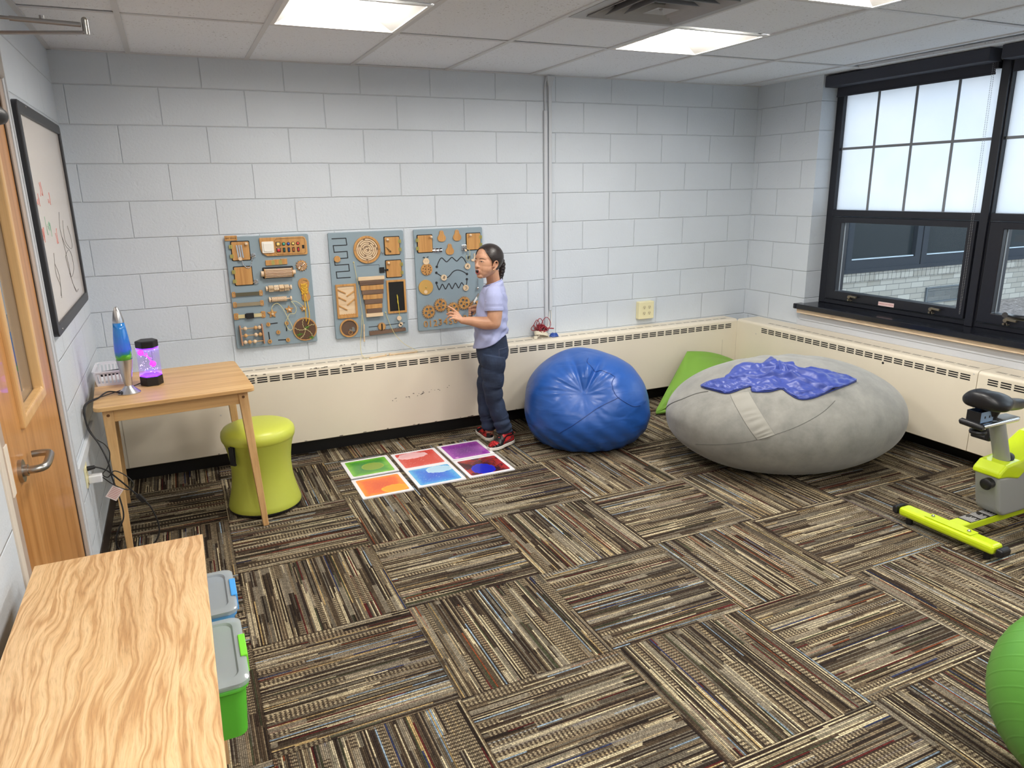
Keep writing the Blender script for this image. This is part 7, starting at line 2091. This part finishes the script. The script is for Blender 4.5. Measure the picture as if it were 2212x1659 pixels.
me = hr.data; bm = bmesh.new(); bm.from_mesh(me); bmesh.ops.delete(bm, geom=[v for v in bm.verts if not v.link_faces], context='VERTS'); bmesh.ops.smooth_vert(bm, verts=[v for v in bm.verts if v.is_boundary], factor=0.5, use_axis_x=True, use_axis_y=True, use_axis_z=True); bm.to_mesh(me); bm.free()
g = MB(); br_ = []
bp_ = spline([hp(-0.100, 0.0, 0.010), (2.112, -0.418, 1.205), (2.116, -0.412, 1.165), (2.108, -0.410, 1.125), (2.100, -0.410, 1.085), (2.106, -0.402, 1.045)], 10)
N_ = len(bp_)
g.tube(bp_, [0.026 * (1 - 0.55 * i / (N_ - 1)) * (1 + 0.13 * math.sin(i * 1.15)) for i in range(N_)], 16)
for s_ in (0, PI / 2 * 1.33, PI * 1.33):
    g.tube([p + Vector((math.cos(i * 0.6 + s_) * 0.010, math.sin(i * 0.6 + s_) * 0.010, 0)) * (1 - 0.5 * i / N_) for i, p in enumerate(bp_)], [0.017 * (1 - 0.55 * i / (N_ - 1)) for i in range(N_)], 10)
g.ball(bp_[0], 0.028, 16, 10)
random.seed(17)
for k in range(9):
    a = random.uniform(-0.02, 0.02)
    g.tube(spline([hp(-0.095, a, 0.03 + k * 0.004), hp(-0.118 - random.uniform(0, 0.012), a, 0.005 - k * 0.004), hp(-0.112 - random.uniform(0, 0.01), a * 0.5, -0.035 - k * 0.003)], 5), 0.0006, 4)
g.build('braid', M_hair, hr, smooth=True, angle=180)

# ---- t-shirt
ts = MB()
wr = lambda an, z, a: a * math.sin(an * 5 + z * 40)
def tz(k):
    return lambda an: k * (-math.cos(an)) * 1.0
secs = []
tab = [(1.088, 2.047, 0.052, 0.068), (1.078, 2.047, 0.060, 0.088), (1.060, 2.046, 0.070, 0.116), (1.035, 2.044, 0.080, 0.136), (0.995, 2.041, 0.090, 0.146), (0.94, 2.035, 0.099, 0.143), (0.88, 2.026, 0.106, 0.139), (0.82, 2.021, 0.110, 0.138), (0.77, 2.019, 0.110, 0.139), (0.735, 2.018, 0.108, 0.141)]
vs = []; fs = []; n = 72
zs = []
for z, cx_, a, b_ in tab: zs.append((z, cx_, a, b_))
fine_ = spline([(z, cx_, a) for z, cx_, a, b_ in zs], 5); fineb = spline([(b_, 0, 0) for z, cx_, a, b_ in zs], 5)
rows = [(p.x, p.y, p.z, q.x) for p, q in zip(fine_, fineb)]
rows += [(0.725, 2.018, 0.109, 0.142), (0.712, 2.018, 0.110, 0.143), (0.702, 2.018, 0.1105, 0.1435), (0.697, 2.018, 0.108, 0.141)]
for z, cx_, a, b_ in rows:
    low = max(0.0, min(1.0, (0.92 - z) / 0.22))
    for k in range(n):
        an = 2 * PI * k / n
        w = 0.0065 * low * (math.sin(an * 4 + z * 44 + 1) + 0.7 * math.sin(an * 7 - z * 70)) + 0.0030 * math.sin(an * 5 + z * 75) * (1 if z < 1.03 else 0)
        dz_ = -0.048 * low * math.cos(an) + 0.006 * low + 0.006 * low * math.sin(an * 3)
        col = 0.018 * math.cos(an) if z > 1.07 else 0
        vs.append(Vector((cx_, -0.431, z + dz_ - col)) + FB * math.cos(an) * (a + w) + LB * math.sin(an) * (b_ + w))
m_ = len(rows)
for j in range(m_ - 1):
    for k in range(n): fs.append((j * n + k, j * n + (k + 1) % n, (j + 1) * n + (k + 1) % n, (j + 1) * n + k))
ts.add(vs, fs)
ts.f.append(tuple(range(n))[::-1]); ts.mi.append(0)
ts.f.append(tuple((m_ - 1) * n + k for k in range(n))); ts.mi.append(0)
for S_, E_, sg in ((SHL, ELL, 1), (SHR, ELR, -1)):
    d = (E_ - S_).normalized(); o_ = LB * sg
    P_ = [S_ - o_ * 0.075 + Vector((0.004, 0, 0.030)), S_ - o_ * 0.040 + Vector((0.002, 0, 0.018)), S_ - o_ * 0.012 + Vector((0, 0, 0.002)), S_ + d * 0.030, S_ + d * 0.060, S_ + d * 0.088, S_ + d * 0.098]
    R_ = [0.040, 0.048, 0.056, 0.0595, 0.0605, 0.0605, 0.0600]
    pp = spline(P_, 6); rr_ = [v.x for v in spline([(r, 0, 0) for r in R_], 6)]
    for i in range(len(pp)): rr_[i] += 0.0010 * math.sin(i * 0.9)
    ts.tube(pp, rr_, 32)
    # folds fanning from the armpit
    for k in range(4):
        q0 = S_ + FB * 0.045 + d * (0.03 + 0.012 * k); q1 = S_ + FB * (0.052 - 0.016 * k) + o_ * 0.034 + d * (0.030 - 0.012 * k)
        ts.tube(spline([q0, q0.lerp(q1, 0.5) + o_ * 0.014, q1], 5), [0.003, 0.004, 0.005, 0.006, 0.006, 0.006, 0.005, 0.004, 0.003, 0.003, 0.002], 8)
tso = organic(ts, 't_shirt', M_tee, per, 0.0030, 4, 0.5)
for S_, E_ in ((SHL, ELL), (SHR, ELR)):
    d = (E_ - S_).normalized(); s1_ = d.orthogonal().normalized(); u1_ = d.cross(s1_)
    for off_, r_ in ((0.096, 0.0024), (0.082, 0.0012)):
        MB().tube([S_ + d * off_ + s1_ * math.cos(2 * PI * k / 36) * 0.0592 + u1_ * math.sin(2 * PI * k / 36) * 0.0592 for k in range(36)], r_, 6, closed=True).build('sleeve_hem', M_tee, tso, smooth=True)
cl_ = [Vector((2.047, -0.431, 1.089 - 0.018 * math.cos(2 * PI * k / 40))) + FB * math.cos(2 * PI * k / 40) * 0.0525 + LB * math.sin(2 * PI * k / 40) * 0.0685 for k in range(40)]
MB().tube(cl_, 0.0048, 8, closed=True, flat=0.8).build('neck_rib', M_tee, per, smooth=True)

# ---- jeans
jn = MB()
ring_loft(jn, [((2.022, -0.43, 0.735), 0.100, 0.130, None), ((2.022, -0.43, 0.715), 0.102, 0.132, None), ((2.024, -0.43, 0.68), 0.106, 0.134, None), ((2.028, -0.43, 0.64), 0.108, 0.136, None), ((2.028, -0.43, 0.60), 0.103, 0.132, None), ((2.020, -0.43, 0.56), 0.086, 0.115, None), ((2.015, -0.43, 0.535), 0.06, 0.08, None)])
def leg(P_, rad, wr_):
    pp = spline(P_, 12); rr_ = [v.x for v in spline([(r, 0, 0) for r in rad], 12)]
    N_ = len(pp)
    for i in range(N_):
        z = pp[i].z
        amt = 0.0010 + 0.0030 * max(0, min(1, (0.24 - z) / 0.08)) + 0.0012 * math.exp(-((z - 0.40) / 0.06) ** 2)
        rr_[i] += amt * math.sin(z * (165 if z < 0.20 else 90) + wr_)
        pp[i] = pp[i] + Vector((0.003 * math.sin(z * 70 + wr_), 0.003 * math.cos(z * 60 + wr_), 0))
    jn.tube(pp, rr_, 28)
leg([(2.002, -0.497, 0.62), (1.998, -0.502, 0.54), (1.996, -0.505, 0.46), (1.992, -0.506, 0.385), (2.004, -0.508, 0.31), (2.024, -0.511, 0.24), (2.045, -0.515, 0.17), (2.064, -0.518, 0.105), (2.070, -0.519, 0.088)], [0.084, 0.078, 0.070, 0.062, 0.058, 0.056, 0.055, 0.053, 0.051], 0.5)
leg([(2.048, -0.372, 0.62), (2.038, -0.374, 0.54), (2.016, -0.372, 0.46), (2.000, -0.368, 0.385), (1.999, -0.368, 0.31), (1.998, -0.370, 0.24), (2.008, -0.373, 0.17), (2.016, -0.374, 0.105), (2.018, -0.373, 0.088)], [0.082, 0.078, 0.070, 0.061, 0.059, 0.058, 0.056, 0.053, 0.050], 2.1)
jo = organic(jn, 'jeans', M_jean, per, 0.0035, 4, 0.5)
# back pocket seams and a rivet
def onjean(an, z, o_=0.0):
    a, b_ = 0.108 + o_, 0.136 + o_
    return Vector((2.027, -0.43, z)) + FB * math.cos(an) * a + LB * math.sin(an) * b_
a0, a1 = math.radians(118), math.radians(160)
g = MB().tube([onjean(a0, 0.672), onjean((a0 + a1) / 2, 0.672), onjean(a1, 0.672), onjean(a1, 0.60), onjean((a0 + a1) / 2, 0.585), onjean(a0, 0.60), onjean(a0, 0.672)], 0.0014, 6)
g.build('pocket_stitching', plain('stitch_tan', (92, 96, 116), 0.8), jo, smooth=True)
MB().ball(onjean(math.radians(62), 0.688, 0.001), 0.004, 10, 6).build('rivet', M_brs, jo, smooth=True)

# ---- shoes
M_red = plain('shoe_red', (190, 44, 46), 0.45)
M_sbk = plain('shoe_black', (26, 25, 28), 0.45)
M_sol = plain('shoe_sole_white', (228, 222, 212), 0.5)
def interp(tab_, s):
    for (s0, v0), (s1, v1) in zip(tab_[:-1], tab_[1:]):
        if s0 <= s <= s1:
            t_ = (s - s0) / (s1 - s0); t_ = t_ * t_ * (3 - 2 * t_)
            return v0 + (v1 - v0) * t_
    return tab_[-1][1]
def shoe(heel, dirv, label, side, lift=0.0):
    X = Vector((*dirv, 0)).normalized(); Y = Vector((-X.y, X.x, 0)); O = Vector((heel[0], heel[1], lift)); Ls = 0.236
    def q(x, y, z): return O + X * x + Y * y + Vector((0, 0, z))
    Wd = [(0, 0.0), (0.03, 0.019), (0.10, 0.029), (0.25, 0.033), (0.45, 0.034), (0.68, 0.042), (0.82, 0.040), (0.93, 0.028), (0.98, 0.014), (1.0, 0.0)]
    Hh = [(0, 0.080), (0.08, 0.088), (0.22, 0.090), (0.36, 0.096), (0.46, 0.088), (0.60, 0.064), (0.74, 0.046), (0.88, 0.036), (1.0, 0.022)]
    root = thing('shoe', label, 'shoe', tuple(O), group=None)
    root.parent = per; root.matrix_local = Matrix.Translation(O); MW[root.name] = Matrix.Translation(O)
    for k_ in ('label', 'category'):
        if k_ in root: del root[k_]
    ol_ = [(Ls * s, interp(Wd, s) + 0.004) for s in [i / 30 for i in range(31)]]
    ol_[0] = (-0.004, 0.012); ol_[-1] = (Ls + 0.004, 0.012)
    outline = ol_ + [(x, -y) for x, y in ol_[::-1]]
    MB().prism(outline, lambda u, v, w: q(u, v, w), (0.0, 0.021)).build('sole', M_sol, root, smooth=True, angle=40, bevel=0.003)
    ns, nt = 60, 56; grid = {}
    for i in range(ns + 1):
        s = i / ns; w_ = max(0.0008, interp(Wd, s)); h_ = interp(Hh, s) - 0.018
        tf = 0.60 if s < 0.45 else 0.60 + 0.15 * min(1, (s - 0.45) / 0.3)
        for j in range(nt + 1):
            a = PI * j / nt
            cy_ = math.cos(a); sz = math.sin(a)
            y = w_ * math.copysign(abs(cy_) ** (0.55 if s < 0.5 else 0.8), cy_) * (1 - 0.22 * sz * (1 if s < 0.5 else 0.4)); z = 0.018 + h_ * sz ** 0.75
            x = Ls * s + (0.006 * sz if s < 0.1 else 0)
            grid[i, j] = (x, y, z, s, sz)
    parts = {'upper': ([], []), 'red': ([], []), 'toe': ([], []), 'strap': ([], [])}
    for i in range(ns):
        for j in range(nt):
            c = [grid[a_, b_] for a_, b_ in ((i, j), (i + 1, j), (i + 1, j + 1), (i, j + 1))]
            s = sum(p[3] for p in c) / 4; z = sum(p[2] for p in c) / 4; y = sum(p[1] for p in c) / 4
            zr = (z - 0.018) / max(0.01, interp(Hh, s) - 0.018)
            key = 'upper'
            if s > 0.72 and abs(y) < interp(Wd, s) * 0.74 and s < 0.965 and zr > 0.52: key = 'toe'
            elif 0.06 < s < 0.58 and 0.12 < zr < 0.60 - 0.30 * max(0, s - 0.4) / 0.18 and abs(y) > 0.012: key = 'red'
            elif 0.16 < s < 0.52 and 0.70 < zr < 0.98: key = 'strap'
            off = 0.0 if key == 'upper' else 0.0020
            V, F_ = parts[key]; k0 = len(V)
            for p in c:
                sg = 1 if p[1] > 0 else -1
                V.append(q(p[0], p[1] + sg * off * 0.8, p[2] + off * 0.6))
            F_.append((k0, k0 + 1, k0 + 2, k0 + 3))
            if key != 'upper':
                V, F_ = parts['upper']; k0 = len(V)
                for p in c: V.append(q(p[0], p[1] * 0.94, 0.018 + (p[2] - 0.018) * 0.955))
                F_.append((k0, k0 + 1, k0 + 2, k0 + 3))
    for key, nm, mt in (('upper', 'upper', M_sbk), ('red', 'quarter_panel', M_red), ('toe', 'toe_box', M_red), ('strap', 'ankle_strap', M_red)):
        V, F_ = parts[key]
        o = MB().add(V, F_).build(nm, mt, root, smooth=True, angle=180)
        bm = bmesh.new(); bm.from_mesh(o.data); bmesh.ops.remove_doubles(bm, verts=bm.verts, dist=0.0004); bm.to_mesh(o.data); bm.free()
        o.data.polygons.foreach_set('use_smooth', [True] * len(o.data.polygons))
    # curved tick on both sides
    for sg in (1, -1):
        pts = []; rad = []
        for k in range(16):
            t_ = k / 15
            s = 0.60 - 0.52 * t_ ; 
            zc = 0.036 - 0.010 * math.sin(t_ * 2.2) + 0.034 * t_ ** 1.6
            w_ = interp(Wd, s); h_ = interp(Hh, s) - 0.018
            sz = min(0.999, ((zc - 0.018) / h_) ** (1 / 0.75)); cy_ = math.sqrt(1 - sz * sz)
            y = w_ * cy_ ** 0.55 * (1 - 0.22 * sz)
            pts.append(q(Ls * s, sg * (y + 0.0022), zc)); rad.append(0.0012 + 0.0066 * math.sin(PI * min(1, (1 - t_) * 0.95 + 0.05)) ** 1.2 * (1 - t_ * 0.35))
        MB().tube(pts, rad, 8, flat=0.3).build('curved_tick', M_sbk, root, smooth=True)
    g = MB()
    for k in range(5):
        s = 0.50 + k * 0.052; h_ = interp(Hh, s)
        g.tube([q(Ls * s, -0.014, h_ - 0.003), q(Ls * s + 0.004, 0, h_ + 0.0015), q(Ls * s, 0.014, h_ - 0.003)], 0.0022, 7)
    g.build('laces', M_sbk, root, smooth=True)
    MB().ball(q(Ls * 0.60, side * 0.002, interp(Hh, 0.60) + 0.002), 1.0, 10, 8, s=(0.006, 0.005, 0.003)).build('lace_tab', M_red, root, smooth=True)
    MB().tube([q(-0.0015, -0.011, 0.045), q(-0.003, -0.004, 0.046), q(-0.003, 0.004, 0.049), q(-0.0015, 0.009, 0.054)], [0.0012, 0.0030, 0.0022, 0.0008], 7, flat=0.5).build('heel_mark', M_red, root, smooth=True)
    MB().tube([q(0.006, -0.024, 0.068), q(-0.0015, -0.012, 0.069), q(-0.0025, 0.0, 0.069), q(-0.0015, 0.012, 0.069), q(0.006, 0.024, 0.068)], 0.0030, 7, flat=0.5).build('heel_band', M_red, root, smooth=True)
    return root
shoe((2.136, -0.498), (-0.92, -0.39), 'near', 1, 0.0068)
shoe((2.010, -0.402), (0.06, 1.0), 'far', -1)
